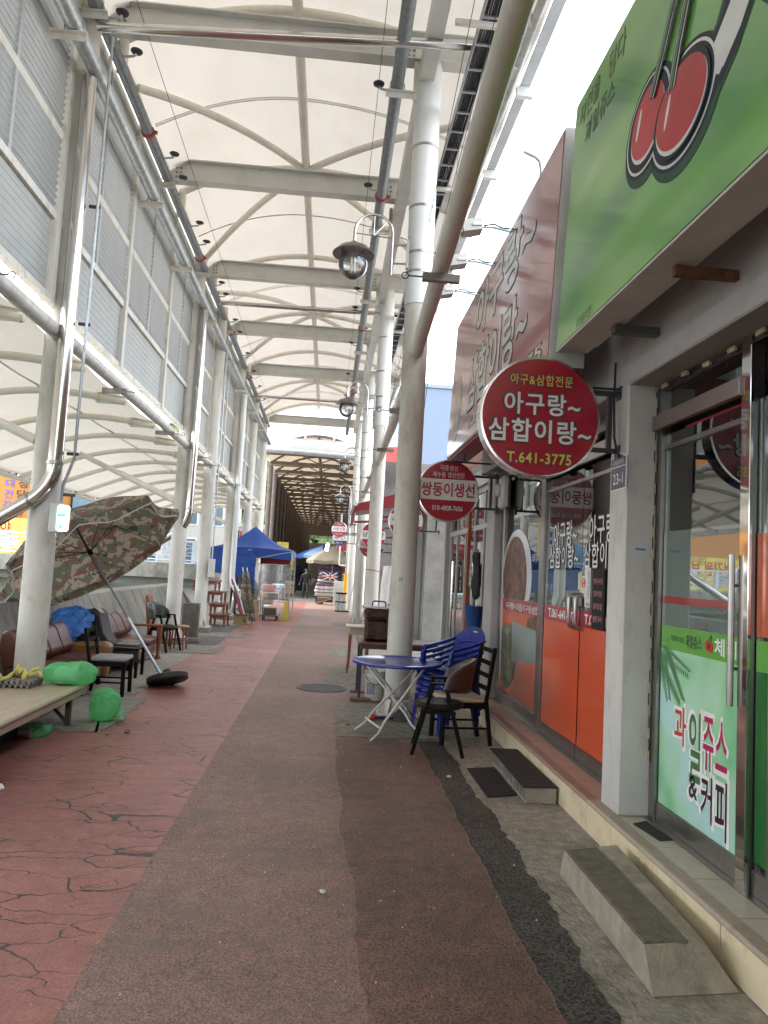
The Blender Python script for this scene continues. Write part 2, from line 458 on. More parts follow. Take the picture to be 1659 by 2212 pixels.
def wob(y, a=0.02, s=0.0): return a*1.5*sum(mnoise.noise(V((y*f,s*3.7+f,a*50)))/w for f,w in ((.9,1),(2.7,1.4),(7,1.7),(17,2.2)))
def strip(name, xl, xr, y0, y1, z, mt, step=0.03, kind='structure', parent=None):
    mb = MB(); ys = []; y = y0
    while y < y1: ys.append(y); y += step*(1 if 0 < y < 12 else 10)
    ys.append(y1); pts = []
    for y in ys: pts += [(xl(y), y, z), (xr(y), y, z)]
    mb.add(pts, [(2*i, 2*i+1, 2*i+3, 2*i+2) for i in range(len(ys)-1)])
    return struct(name, mb, mt, parent=parent)
# terrain reaching the horizon, canal, promenade slab
struct('terrain', MB().box((-900, -300, -4.2), (900, 1500, -3.2)), mat('terrain_soil', (0.16, 0.15, 0.12), 0.95, vscale=0.2, var=0.3))
struct('promenade', MB().box((-4.75, -60, -3.2), (60, 160, 0.0)), M_conc)
struct('canal_water', MB().box((-22, -60, -3.1), (-4.76, 140, -2.3)), mat('canal_water', (0.10, 0.13, 0.12), 0.12, bump=0.3, bscale=6))
struct('far_bank', MB().box((-120, -60, -3.19), (-22.01, 300, 0.1)), M_grey_road)

def red_left(y):
    if y < 7.0: return -3.5+wob(y)
    if y < 7.8: return -3.5+(y-7.0)/0.8*1.1+wob(y, .03)
    return -2.38+wob(y, .03)+ (0.35 if 9.0 < y < 10.2 else 0)*0.3
strip('red_lane', red_left, lambda y: -0.9+wob(y, .004), -40, 37.5, 0.004, M_red_road)
strip('brown_lane', lambda y: -0.9+wob(y, .004), lambda y: 1.02+wob(y, .012, 2) if y < 7.7 else 0.92, -40, 37.5, 0.004, M_brown_road)
strip('brown_repair_lane', lambda y: .22+wob(y,.02,4)+.03*math.sin(y*.7), lambda y: 1.01+wob(y,.012,2), -4, 7.66, .0075, M_brown_patch)
strip('black_patch_strip', lambda y: 1.02+wob(y, .012, 2), lambda y: 1.285+wob(y, .035, 1), -4, 7.69, 0.004, M_black_road)
strip('far_street', lambda y: -3.0, lambda y: 1.6, 37.5, 150, 0.004, M_grey_road)
def patch(name, x0, x1, y0, y1, z, mt, a=0.03):
    mb = MB(); pts = []; n = 40
    for i in range(n): pts.append((x0+(x1-x0)*i/n, y0+wob(i*.125+x0*3, a), z))
    for i in range(n): pts.append((x1+wob(i*.15+y0, a), y0+(y1-y0)*i/n, z))
    for i in range(n): pts.append((x1-(x1-x0)*i/n, y1+wob(i*.137+x1, a), z))
    for i in range(n): pts.append((x0+wob(i*.125+y1, a), y1-(y1-y0)*i/n, z))
    mb.add(pts, [tuple(range(4*n))]); return struct(name, mb, mt)
patch('concrete_patch', 0.2, 1.35, 7.74, 9.62, 0.009, M_conc_l, .02)
patch('concrete_patch', 0.07, 0.95, 11.3, 13.05, 0.009, M_conc_l)
patch('concrete_patch', 0.15, 0.95, 14.8, 16.6, 0.009, M_conc_l)
patch('concrete_patch', 0.2, 0.95, 22.6, 24.2, 0.009, M_conc_l)
patch('concrete_patch', -2.9, -2.1, 7.5, 9.4, 0.009, M_conc_l, .05)
patch('concrete_patch', -3.6, -2.0, 14.2, 15.6, 0.009, M_conc_l, .05)
patch('asphalt_patch', -3.6, -2.2, 15.75, 17.4, 0.009, M_grey_road, .04)
patch('concrete_patch', -3.6, -1.9, 17.5, 18.7, 0.009, M_conc_l, .05)
patch('asphalt_patch', -3.6, -2.3, 18.8, 21.0, 0.009, M_grey_road, .04)
mh = thing('manhole_cover', 'round iron manhole cover set in the brown lane', 'manhole', (0.02, 10.77, 0.009))
part(mh, 'rim', MB().lathe((0.02,10.77,0.006), [(0.36,0),(0.36,.008),(0.31,.008),(0.31,.004)], 28), M_dark)
part(mh, 'lid', MB().lathe((0.02,10.77,0.006), [(0.30,0),(0.30,.007),(0.2,.007),(0.2,.009),(0.001,.009)], 28), mat('cast_iron', (.07,.065,.06), .6, metal=.5, bump=.6, bscale=60))
# loose litter on the lanes
LIT = mat('litter_paper', (0.6, 0.58, 0.5), .8); LEAF = mat('dead_leaf', (0.2, 0.13, 0.06), .8)
lit_lab = ['crumpled white paper scrap on the red lane under the bench end', 'small pale scrap on the brown lane', 'tiny yellow scrap on the black asphalt strip', 'dry brown leaf on the red lane by the green bag']
def scrap(name, x, y, r, mt, label, cat):
    mb = MB(); k = 9; pr = []
    mb.lathe((x,y,0.005), [(0.001,0.0),(r*.8,0.002),(r,r*.35),(r*.7,r*.8),(0.001,r*.95)], k)
    for v in mb.v: 
        v.x += random.uniform(-.3,.3)*r; v.y += random.uniform(-.3,.3)*r
    return solo(name, mb, mt, label, cat, (x,y,0.005), 'litter on the lanes')
scrap('paper_scrap', -2.25, 5.62, 0.045, mat('tissue', (.75,.75,.73), .8), lit_lab[0], 'litter')
scrap('paper_scrap', 0.08, 4.05, 0.018, LIT, 'small tan scrap lying alone on the brown lane, away from any edge', 'litter')
scrap('paper_scrap', 1.13, 6.35, 0.02, mat('litter_yellow', (.6,.5,.2), .8), lit_lab[2], 'litter')
scrap('dry_leaf', -1.85, 7.55, 0.03, LEAF, lit_lab[3], 'leaf')
scrap('dry_leaf', 0.33, 8.3, 0.022, LEAF, 'dry brown leaf on the brown lane near the concrete pad of the column', 'leaf')

# ================================================================ TILED STEP IN FRONT OF THE SHOPS
M_tile = mat('cream_tile', (0.78, 0.67, 0.45), 0.28, var=0.06, vscale=1.5, dirt=0.55, dscale=4.0, dirtcol=(0.35, 0.24, 0.12))
M_tile_top = mat('cream_floor_tile', (0.52, 0.47, 0.37), 0.35, var=0.07, dirt=0.35, dscale=3, dirtcol=(0.26,0.22,0.16))
M_tile_pink = mat('pink_floor_tile', (0.44, 0.30, 0.24), 0.4, var=0.08, dirt=0.35, dscale=3)
M_nose = mat('ribbed_nosing', (0.42, 0.35, 0.27), 0.4, var=0.1, dirt=0.45, dscale=6)
M_nose2 = mat('ribbed_nosing_pink', (0.34, 0.22, 0.17), 0.45, var=0.1, dirt=0.4, dscale=6)
st = thing('tiled_step', 'long cream tiled step with ribbed nosing running along the shop fronts', 'step', (1.87, 5.0, 0))
part(st, 'core', MB().box((1.885, -1.0, 0), (2.6, 9.9, 0.205)), mat('grout', (0.05, 0.04, 0.03), .9, spec=.1))
TW = 0.435; y = 3.37-TW*9; k = 0
while y < 9.8:
    y1 = min(y+TW, 9.88)
    part(st, 'riser_tile', MB().bbox((1.872, y+.004, 0.004), (1.9, y1-.004, 0.193), .002), M_tile)
    nm = MB(); nm.tube([(1.883, y+.001, 0.206), (1.883, y1-.001, 0.206)], 0.0165, 10)
    nm.box((1.884, y+.001, 0.196), (1.96, y1-.001, 0.219))
    for g in range(4): nm.box((1.892+g*.017, y+.002, 0.219), (1.902+g*.017, y1-.002, 0.2235))
    part(st, 'nosing_tile', nm, M_nose if y < 5.0 else M_nose2)
    part(st, 'tread_tile', MB().bbox((1.9625, y+.004, 0.2), (2.39, y1-.004, 0.2205), .002), M_tile_top if y < 5.0 else M_tile_pink)
    y += TW; k += 1

# precast concrete step with grooves (trapezoid ends)
cs = thing('concrete_step', 'loose precast concrete step block with grooved top before the juice shop door', 'step', (1.62, 3.7, 0))
mb = MB()
bx = [(1.455,3.13),(1.85,3.17),(1.87,4.46),(1.455,4.38)]; tx = [(1.455,3.23),(1.74,3.27),(1.80,4.40),(1.455,4.31)]
mb.add([(x,y,0.004) for x,y in bx]+[(x,y,0.165) for x,y in tx], [(0,3,2,1),(0,1,5,4),(1,2,6,5),(2,3,7,6),(3,0,4,7)])
# grooved top: strips alternating height
ng = 13; def_w = 0.205; gm = MB()
a0,a1 = V((1.457,3.235,.165)), V((1.457,4.31,.165))
for g in range(ng):
    x0 = 1.462+g*def_w/ng; x1 = x0+def_w/ng*0.62
    gm.box((x0,3.25,.1601),(x1,4.31,.170))
gm.quad((1.4555,3.231,.1612),(1.671,3.261,.1612),(1.671,4.364,.1612),(1.4555,4.309,.1612))
mb.quad((1.455,3.23,.1603),(1.74,3.27,.1603),(1.80,4.40,.1603),(1.455,4.31,.1603))
mb.prism([(1.672,3.262,.160),(1.741,3.27,.160),(1.801,4.40,.160),(1.672,4.365,.160)], (0,0,.0095))
part(cs, 'grooved_tread', gm, mat('precast_tread', (0.21,0.185,0.145), .9, var=.25, vscale=9, dirt=.5, dscale=4, bump=.4, bscale=70, spec=.3))
part(cs, 'block', mb, mat('precast_concrete', (0.36,0.325,0.25), .88, var=.2, vscale=9, dirt=.6, dscale=3.5, bump=.5, bscale=60, spec=.3))

# hollow block step with rubber mat on top
bs = thing('block_step', 'low step of three hollow concrete blocks before the orange doors', 'step', (1.73, 6.2, 0))
Mblk = mat('hollow_block', (0.33,0.30,0.25), .95, var=.2, vscale=8, bump=.6, bscale=60)
for i in range(3):
    y0 = 5.71+i*.40
    m_ = MB(); x0,x1 = 1.61+i*.004,1.85; z0,z1 = .004,.122
    m_.box((x0+.12,y0,z0),(x1,y0+.385,z1))
    m_.box((x0,y0,z0),(x0+.12,y0+.385,z0+.018)); m_.box((x0,y0,z1-.018),(x0+.12,y0+.385,z1))
    for j in range(5):
        yy = y0+j*.372/4
        m_.box((x0,yy,z0+.018),(x0+.12,yy+.013,z1-.018))
    part(bs, 'hollow_block', m_, Mblk)
Mmat = mat('rubber_mat', (0.025,0.022,0.02), .85, var=.25, vscale=12, bump=.4, bscale=30)
def rubber_mat(name, quad, z, label, loc):
    t = thing(name, label, 'mat', loc)
    a,b,c,d = [V((*q,z)) for q in quad]
    part(t, 'base_sheet', MB().prism([a,b,c,d],(0,0,.006)), Mmat)
    m_ = MB(); nu,nv = 5,12
    for i in range(nu):
        for j in range(nv):
            def P(u,w): return a*(1-u)*(1-w)+b*u*(1-w)+c*u*w+d*(1-u)*w
            u0,u1,w0,w1 = i/nu+.02,(i+1)/nu-.02,j/nv+.008,(j+1)/nv-.008
            m_.prism([P(u0,w0)+V((0,0,.0055)),P(u1,w0)+V((0,0,.0055)),P(u1,w1)+V((0,0,.0055)),P(u0,w1)+V((0,0,.0055))],(0,0,.004))
    part(t, 'tread_pattern', m_, Mmat, kind='stuff'); return t
rubber_mat('rubber_mat', [(1.585,5.685),(1.86,5.70),(1.86,6.93),(1.60,6.94)], .1225, 'black rubber mat lying on top of the hollow block step', (1.73,6.3,.1225))
rubber_mat('rubber_mat', [(1.34,5.82),(1.595,5.9),(1.60,6.72),(1.335,6.65)], .004, 'black rubber mat flat on the concrete beside the hollow block step', (1.47,6.3,.004))

# ================================================================ SHOP BUILDING (walls, pillars)
M_wall = mat('shop_wall_paint', (0.44, 0.43, 0.415), 0.8, var=0.07, vscale=2, dirt=0.25, dscale=5, bump=.12, bscale=90, dirtcol=(.22,.2,.18))
M_wall_w = mat('pillar_paint', (0.56, 0.54, 0.51), 0.75, var=0.05, vscale=2, dirt=0.45, dscale=7, bump=.2, bscale=60, dirtcol=(.28,.25,.22), stretch=(1,1,.5))
bd = thing('shop_building', 'single storey grey rendered shop row with two street pillars', 'building', (2.4, 5, 0.22))
part(bd, 'pillar', MB().bbox((1.945,4.765,.2215),(2.21,5.05,3.06), .012), M_wall_w)
part(bd, 'pillar', MB().bbox((2.05,9.16,.2215),(2.5,9.62,3.06), .012), M_wall)
part(bd, 'pillar', MB().bbox((1.945,1.0,.2215),(2.3,1.35,3.06), .012), M_wall_w)
part(bd, 'lintel_wall', MB().bbox((1.948,0.2,3.045),(2.6,9.6,4.9), .01), M_wall)
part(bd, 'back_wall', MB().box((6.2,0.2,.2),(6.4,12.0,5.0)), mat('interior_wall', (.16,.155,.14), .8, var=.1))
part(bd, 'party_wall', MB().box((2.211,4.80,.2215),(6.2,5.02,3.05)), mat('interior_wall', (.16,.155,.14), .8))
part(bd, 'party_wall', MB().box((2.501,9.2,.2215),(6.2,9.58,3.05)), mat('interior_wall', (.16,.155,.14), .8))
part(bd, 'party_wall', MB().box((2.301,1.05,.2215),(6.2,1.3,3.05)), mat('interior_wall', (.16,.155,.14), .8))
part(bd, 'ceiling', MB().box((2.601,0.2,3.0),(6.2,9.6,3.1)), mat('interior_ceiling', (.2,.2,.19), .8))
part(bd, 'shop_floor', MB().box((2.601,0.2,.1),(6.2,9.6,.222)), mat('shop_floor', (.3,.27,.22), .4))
part(bd, 'roof_slab', MB().box((1.95,0.2,4.901),(8,9.6,5.0)), M_wall)

bk2 = thing('unseen_shop_row', 'unseen row of grey shops added behind the camera to cut light from there', 'building', (3, -20, 0))  # unseen continuation of the shops, added to hold back light from behind
part(bk2, 'wall', MB().box((2.2,-45,0),(6,.15,5.0)), M_wall); part(bk2, 'sign_band', MB().box((1.7,-45,3.3),(2.19,-.6,4.9)), mat('rear_signs',(.35,.2,.15),.5,var=.8,vscale=.6))
for k in range(9): part(bk2, 'shutter', MB().box((2.15,-44+k*4.9,.1),(2.199,-40.2+k*4.9,2.9)), M_galv_dark)
# interior furniture seen faintly through the glass
def simple_fridge(y, x, label):
    t = thing('display_fridge', label, 'fridge', (x, y, .222))
    part(t, 'cabinet', MB().bbox((x,y-.3,.222),(x+.6,y+.3,2.0),.02), mat('fridge_white', (.6,.61,.6), .4))
    part(t, 'door', MB().bbox((x-.03,y-.28,.5),(x-.002,y+.28,1.75),.01), mat('fridge_door', (.15,.17,.18), .15))
simple_fridge(2.6, 5.2, 'white display fridge inside the juice shop')
simple_fridge(6.0, 5.2, 'white display fridge inside the orange restaurant')

# pale grit scattered over the lanes
gm_ = MB()
for k in range(260):
    x, y = random.uniform(-2.3, 1.25), 2.6+abs(random.gauss(0, 4.5)); r = random.uniform(.0025, .008)
    o = len(gm_.v); gm_.v += [V((x+r,y,.008)),V((x-r*.5,y+r*.8,.008)),V((x-r*.6,y-r*.8,.008)),V((x,y,.008+r*1.2))]; gm_.f += [(0+o,1+o,3+o),(1+o,2+o,3+o),(2+o,0+o,3+o)]; gm_.mi += [random.choice((0,0,1,2))]*3
gr_ = struct('lane_grit', gm_, [mat('grit_white',(.6,.58,.52),.8), mat('grit_tan',(.4,.3,.18),.8), mat('grit_dark',(.05,.045,.04),.8)], kind='stuff')
gr_['label'] = 'scattered pale grit and crumbs over the lanes'; gr_['category'] = 'grit'

# ================================================================ SHOP FRONTS
G_clear = glass_mat('shop_glass', (0.60, 0.67, 0.65), 0.09, 0.004)
G_frost = glass_mat('frosted_film_glass', (0.35, 0.42, 0.40), 0.14, 0.006, film=0.55, filmcol=(0.22, 0.29, 0.27))
RT, UP = V((0,-1,0)), V((0,0,1))       # reading direction on a wall that faces the lane (-x)
def film(parent, name, x, ya, yb, z0, z1, mt, th=.0012):
    return part(parent, name, MB().box((x-th, min(ya,yb), z0), (x, max(ya,yb), z1)), mt)
def film_mat(name, col, rough=.18, var=.04, **k): return mat(name, col, rough, var=var, coat=.4, **k)
F_green = film_mat('film_leaf_green', (.13,.38,.06)); F_orange = film_mat('film_orange', (.66,.105,.04), dirt=.12, dscale=3); F_red = film_mat('film_red', (.42,.022,.04))
F_white = film_mat('film_white', (.78,.78,.75)); F_dgreen = film_mat('film_dark_green', (.02,.14,.03))
F_black = film_mat('film_black', (.03,.02,.022)); F_mint = None
def mint_mat():
    m = mat('film_mint', (.40,.66,.48), .16, coat=.4)
    n,l = m.node_tree.nodes, m.node_tree.links; b = n['Principled BSDF']
    tc = n.new('ShaderNodeTexCoord'); no = n.new('ShaderNodeTexNoise'); no.inputs['Scale'].default_value = 2.3; no.inputs['Detail'].default_value = 1.5
    rp = n.new('ShaderNodeValToRGB'); e = rp.color_ramp.elements
    e[0].position = .33; e[0].color = (.20,.55,.28,1); e[1].position = .62; e[1].color = (.45,.70,.66,1)
    x = rp.color_ramp.elements.new(.47); x.color = (.38,.66,.42,1)
    l.new(tc.outputs['Object'], no.inputs['Vector']); l.new(no.outputs['Fac'], rp.inputs['Fac']); l.new(rp.outputs['Color'], b.inputs['Base Color'])
    return m
F_mint = mint_mat()
M_mirror = mat('mirror_steel', (.66,.64,.60), .07, metal=1.0, var=.04)

# ---- juice shop (near)
js = thing('juice_shop_facade', 'stainless framed glass front of the juice shop with mint green door film', 'shop front', (2.18, 3.6, .222))
X = 2.18
fr = MB()
fr.box((2.15,4.69,.222),(2.21,4.764,3.044)); fr.box((2.15,3.63,.222),(2.21,3.70,3.044)); fr.box((2.15,1.351,.222),(2.21,1.42,3.044))
fr.box((2.152,3.701,3.0),(2.208,4.689,3.043)); fr.box((2.152,1.421,3.0),(2.208,3.629,3.043))
part(js, 'frame', fr, M_inox_r)
part(js, 'mirror_post', MB().bbox((2.128,3.622,.223),(2.148,3.708,3.043), .003), M_mirror)
part(js, 'transom_bar', MB().bbox((2.11,3.705,2.735),(2.148,4.80-.04,2.835), .004), mat('transom_bronze', (.30,.25,.23), .4, metal=.7))
part(js, 'transom_pane', MB().box((2.178,3.701,2.83),(2.184,4.689,2.999)), G_clear)
part(js, 'signboard_strip', MB().box((2.19,3.72,2.62),(2.2,4.45,2.72)), mat('strip_red', (.35,.02,.04), .4))
dr = part(js, 'door', MB().box((2.178,3.712,.345),(2.186,4.685,2.70)), G_clear)
part(dr, 'bottom_rail', MB().box((2.165,3.711,.228),(2.199,4.686,.344)), M_inox_r)
part(dr, 'top_rail', MB().box((2.165,3.711,2.60),(2.199,4.686,2.63)), M_inox_r)
fx = 2.1765
film(dr, 'grey_film', fx, 4.68, 3.716, 1.462, 2.06, G_frost)
film(dr, 'red_stripe', fx-.0015, 4.68, 3.716, 1.60, 1.645, film_mat('film_stripe_red', (.30,.025,.02)))
film(dr, 'green_band', fx, 4.68, 3.716, 1.315, 1.4615, F_green)
film(dr, 'mint_film', fx, 4.68, 3.716, .347, 1.3145, F_mint)
def txt(par, nm, s, yl, yr, z0, z1, mt, x=2.174, bold=.0, **k):
    return text(par, nm, s, (x, (yl+yr)/2, (z0+z1)/2), RT, UP, (abs(yl-yr), z1-z0), mt, bold=bold, **k)
T_red = mat('print_red', (.5,.03,.02), .3); T_mag = mat('print_magenta', (.42,.015,.09), .3); T_gr = mat('print_green', (.06,.16,.05), .3)
T_brn = mat('print_brown', (.045,.012,.02), .3); T_wh = mat('print_white', (.78,.78,.76), .3); T_dk = mat('print_dark', (.03,.04,.05), .3)
for s, yl, yr, z0, z1, mt_ in (('과',4.475,4.33,.765,.985,T_red),('일',4.29,4.155,.60,.985,T_gr),('쥬',4.125,4.015,.70,.985,T_mag),('스',3.99,3.875,.735,.985,T_mag)):
    txt(dr, 'lettering', s, yl+.02, yr-.02, z0-.02, z1+.02, T_wh, 2.1748, bold=.05); txt(dr, 'lettering', s, yl, yr, z0, z1, mt_, 2.1738, bold=.022)
for s, yl, yr, z0, z1 in (('&',4.28,4.185,.50,.625),('커',4.14,4.02,.42,.665),('피',3.985,3.87,.38,.68)):
    txt(dr, 'lettering', s, yl+.02, yr-.02, z0-.02, z1+.02, T_wh, 2.1748, bold=.05); txt(dr, 'lettering', s, yl, yr, z0, z1, T_brn, 2.1738, bold=.022)
txt(dr, 'lettering', '자연을 담다', 4.55, 4.38, 1.37, 1.405, T_gr, bold=.01)
txt(dr, 'lettering', '과일쥬스', 4.36, 4.165, 1.35, 1.425, T_dk, bold=.02)
for dx in ((4.10,1.385),(4.065,1.375)):
    part(dr, 'cherry_print', oval(MB(), (2.1745,dx[0],dx[1]), RT, UP, .026,.03), T_red)
part(dr, 'cherry_print', MB().tube([(2.1745,4.09,1.41),(2.1745,4.06,1.445)], .004, 6).tube([(2.1745,4.065,1.40),(2.1745,4.055,1.445)], .004, 6), T_gr)
txt(dr, 'lettering', '체리', 4.02, 3.80, 1.34, 1.435, T_wh, bold=.03)
# palm frond print
pm = MB()
def frond(y0, z0, y1, z1, n=20, ln=.16):
    for i in range(n):
        t = i/n; cy, cz = y0+(y1-y0)*t, z0+(z1-z0)*t - .07*math.sin(t*math.pi)*0
        for sgn in (-1,1):
            dy = (y1-y0)*.25 + sgn*(z1-z0)*.42; dz = (z1-z0)*.3 - sgn*(y1-y0)*.35 - .05
            L = math.hypot(dy,dz); dy, dz = dy/L, dz/L; l = ln*(1-.55*t)
            py, pz = -dz, dy
            xx = 2.1753-len(pm.f)*.00002; pm.add([(xx,cy,cz),(xx,cy+dy*l*.5+py*.009,cz+dz*l*.5+pz*.009),(xx,cy+dy*l,cz+dz*l),(xx,cy+dy*l*.5-py*.009,cz+dz*l*.5-pz*.009)], [(0,1,2,3)])
frond(4.68,1.32,4.40,1.03); frond(4.67,1.30,4.56,1.00, 12, .11); frond(4.69,1.31,4.30,1.20, 14, .10)
part(dr, 'palm_print', pm, mat('print_palm', (.08,.22,.08), .4))
hd = MB(); hd.tube([(2.105,3.735,1.11),(2.105,3.735,1.89)], .0165, 14)
part(dr, 'pull_handle', hd.tube([(2.105,3.735,1.30),(2.17,3.735,1.30)], .009, 8).tube([(2.105,3.735,1.73),(2.17,3.735,1.73)], .009, 8), M_inox_r, smooth=True)
part(dr, 'lock_box', MB().bbox((2.14,3.714,1.60),(2.176,3.75,1.82), .004), mat('lock_white', (.6,.6,.58), .35))
# second leaf nearer the camera
d2 = part(js, 'door', MB().box((2.178,2.55,.345),(2.186,3.622,2.70)), G_clear)
part(d2, 'bottom_rail', MB().box((2.165,2.55,.228),(2.199,3.62,.344)), M_inox_r)
part(d2, 'stile', MB().box((2.163,3.46,.345),(2.2,3.50,2.70)), M_inox_r)
film(d2, 'green_film', fx, 3.455, 2.6, .38, 1.30, F_dgreen); film(d2, 'green_film', fx, 3.62, 3.505, .38, 1.30, F_dgreen)
film(d2, 'green_band', fx, 3.455, 2.6, 1.305, 1.46, F_green); film(d2, 'green_band', fx, 3.62, 3.505, 1.305, 1.46, F_green)
film(d2, 'orange_poster', fx, 3.455, 2.7, 1.48, 2.0, film_mat('poster_orange', (.55,.10,.03), dirt=.6, dscale=9)); film(d2, 'orange_poster', fx, 3.62, 3.505, 1.48, 2.0, film_mat('poster_orange', (.55,.10,.03)))
part(js, 'glass_panel', MB().box((2.178,1.42,.345),(2.186,2.54,2.99)), G_clear)
part(js, 'threshold', MB().box((2.12,1.4,.2212),(2.2,4.76,.226)), M_inox_r)
# rubber door mat scrap / tape on the step
solo('door_strip', MB().prism([(1.99,4.62,.222),(2.10,4.68,.222),(2.12,4.35,.222),(2.03,4.33,.222)],(0,0,.004)), Mmat, 'torn black rubber strip on the cream tiles at the juice shop door', 'mat', (2.05,4.5,.222))
# LED module string over the opening and down the pillar
led = thing('led_string', 'string of small clear LED modules hung round the juice shop opening', 'light string', (2.13, 4.2, 3.02))
M_led = mat('led_module', (.5,.45,.3), .3); 
w_ = MB(); pts = [(2.135,4.75,3.0)]
for i in range(9):
    yy = 4.62-i*.27; zz = 3.015+.01*math.sin(i*2)
    part(led, 'led_module', MB().obox((2.13,yy,zz),(.008,0,0),(0,.038,.004*math.sin(i)),(0,0,.014)), M_led); pts.append((2.135,yy,zz+.005)); pts.append((2.135,yy-.14,zz+.012))
w_.tube(pts, .004, 5); zz = 2.9; pts = [(2.14,4.762,3.0)]
for i in range(17):
    zz = 2.93-i*.145
    part(led, 'led_module', MB().obox((2.135,4.755,zz),(.008,0,0),(0,.006,0),(0,.002*math.sin(i*3),.033)), M_led); pts.append((2.138+.008*math.sin(i*1.7),4.757,zz+.07)); pts.append((2.138,4.757,zz))
w_.tube(pts, .004, 5); part(led, 'wire', w_, M_rubber)

# ---- orange restaurant front
rs = thing('restaurant_facade', 'glass front of the restaurant with orange lower films and red phone band', 'shop front', (2.18, 7.1, .222))
fr = MB()
fr.box((2.15,7.30,.222),(2.215,7.45,3.044)); fr.box((2.15,9.10,.222),(2.21,9.158,3.044)); fr.box((2.15,5.051,.222),(2.21,5.09,3.044))
fr.box((2.152,5.09,2.93),(2.208,7.30,3.043)); fr.box((2.152,7.45,2.96),(2.208,9.1,3.043)); fr.box((2.152,7.45,.222),(2.208,9.1,.36))
part(rs, 'frame', fr, M_inox_r)
part(rs, 'header_bar', MB().bbox((2.12,5.1,2.72),(2.149,7.29,2.84), .004), mat('header_cream', (.5,.48,.43), .4, metal=.3))
part(rs, 'threshold', MB().box((2.12,5.1,.2215),(2.2,9.1,.228)), M_inox_r)
fp = part(rs, 'window', MB().box((2.178,7.451,.36),(2.186,9.099,2.96)), G_clear)
film(fp, 'orange_film', fx, 9.09, 7.455, .37, 1.33, F_orange); film(fp, 'red_band', fx, 9.09, 7.455, 1.3305, 1.47, F_red)
film(fp, 'grey_film', fx, 9.09, 7.455, 1.471, 1.81, G_frost)
M_food = mat('print_food', (.12,.045,.028), .4, var=.95, vscale=7, dirt=1.0, dscale=5.5, dirtcol=(.42,.27,.15))
M_kim = mat('print_cabbage', (.09,.11,.06), .4, var=.9, vscale=9, dirt=1.0, dscale=5, dirtcol=(.45,.42,.36))
def clipped_oval(c, ry, rz, zmin, zmax, yl, yr, x, rot=0):
    pts = []
    for k in range(48):
        a = 2*math.pi*k/48; yy = c[0]+ry*math.cos(a); zz = c[1]+rz*math.sin(a)
        pts.append((x, min(max(yy,yr),yl), min(max(zz,zmin),zmax)))
    q = []
    for p in pts:
        if not q or (V(p)-V(q[-1])).length > .002: q.append(p)
    return MB().prism(q, (-.0012,0,0))
part(fp, 'plate_print', clipped_oval((8.45,1.72),.66,.56,1.472,2.3,9.08,7.46,2.1748), F_white)
part(fp, 'food_print', clipped_oval((8.52,1.70),.54,.50,1.473,2.3,9.08,7.46,2.1732), M_food)
nm_ = MB()
for k in range(34):
    y_, z_ = 8.5+random.uniform(-.42,.42), 1.72+random.uniform(-.2,.4); a_ = random.uniform(0,6.28); L_ = random.uniform(.06,.16)
    if ((y_-8.52)/.5)**2+((z_-1.72)/.46)**2 > .8: continue
    q = [(2.1722, y_+L_*t*math.cos(a_+t), z_+L_*t*math.sin(a_+t*1.4)) for t in (-1,-.5,0,.5,1)]
    for p0,p1 in zip(q,q[1:]):
        if min(p0[2],p1[2]) < 1.48: continue
        nm_.add([p0,p1,(p1[0],p1[1]+.012,p1[2]+.009),(p0[0],p0[1]+.012,p0[2]+.009)],[(0,1,2,3)])
part(fp, 'noodle_print', nm_, mat('print_noodle',(.40,.24,.12),.4), kind='stuff')
part(fp, 'cabbage_print', clipped_oval((8.75,.80),.42,.38,.38,1.32,9.08,7.46,2.1748), M_kim)
part(fp, 'plate_print', clipped_oval((7.62,1.22),.28,.11,1.05,1.325,9.08,7.47,2.1748), M_food)
part(fp, 'taped_sheet', MB().prism([(2.173,8.55,1.22),(2.173,7.47,1.18),(2.173,7.47,.86),(2.173,8.48,.76)],(-.001,0,0)), mat('plastic_sheet_grey', (.25,.32,.29), .3, var=.06))
txt(fp, 'lettering', '아구찜/낙지찜/아구탕/삼합', 8.86, 7.50, 1.345, 1.43, T_wh, bold=.03)
txt(fp, 'lettering', '모듬회 갈치조림', 7.80, 7.47, 1.90, 1.98, T_wh, bold=.02)
part(fp, 'ribbon_print', MB().prism([(2.175,7.62,2.33),(2.175,7.48,2.30),(2.175,7.48,2.02),(2.175,7.60,1.93)],(-.001,0,0)), mat('print_yellow', (.5,.38,.08), .4))
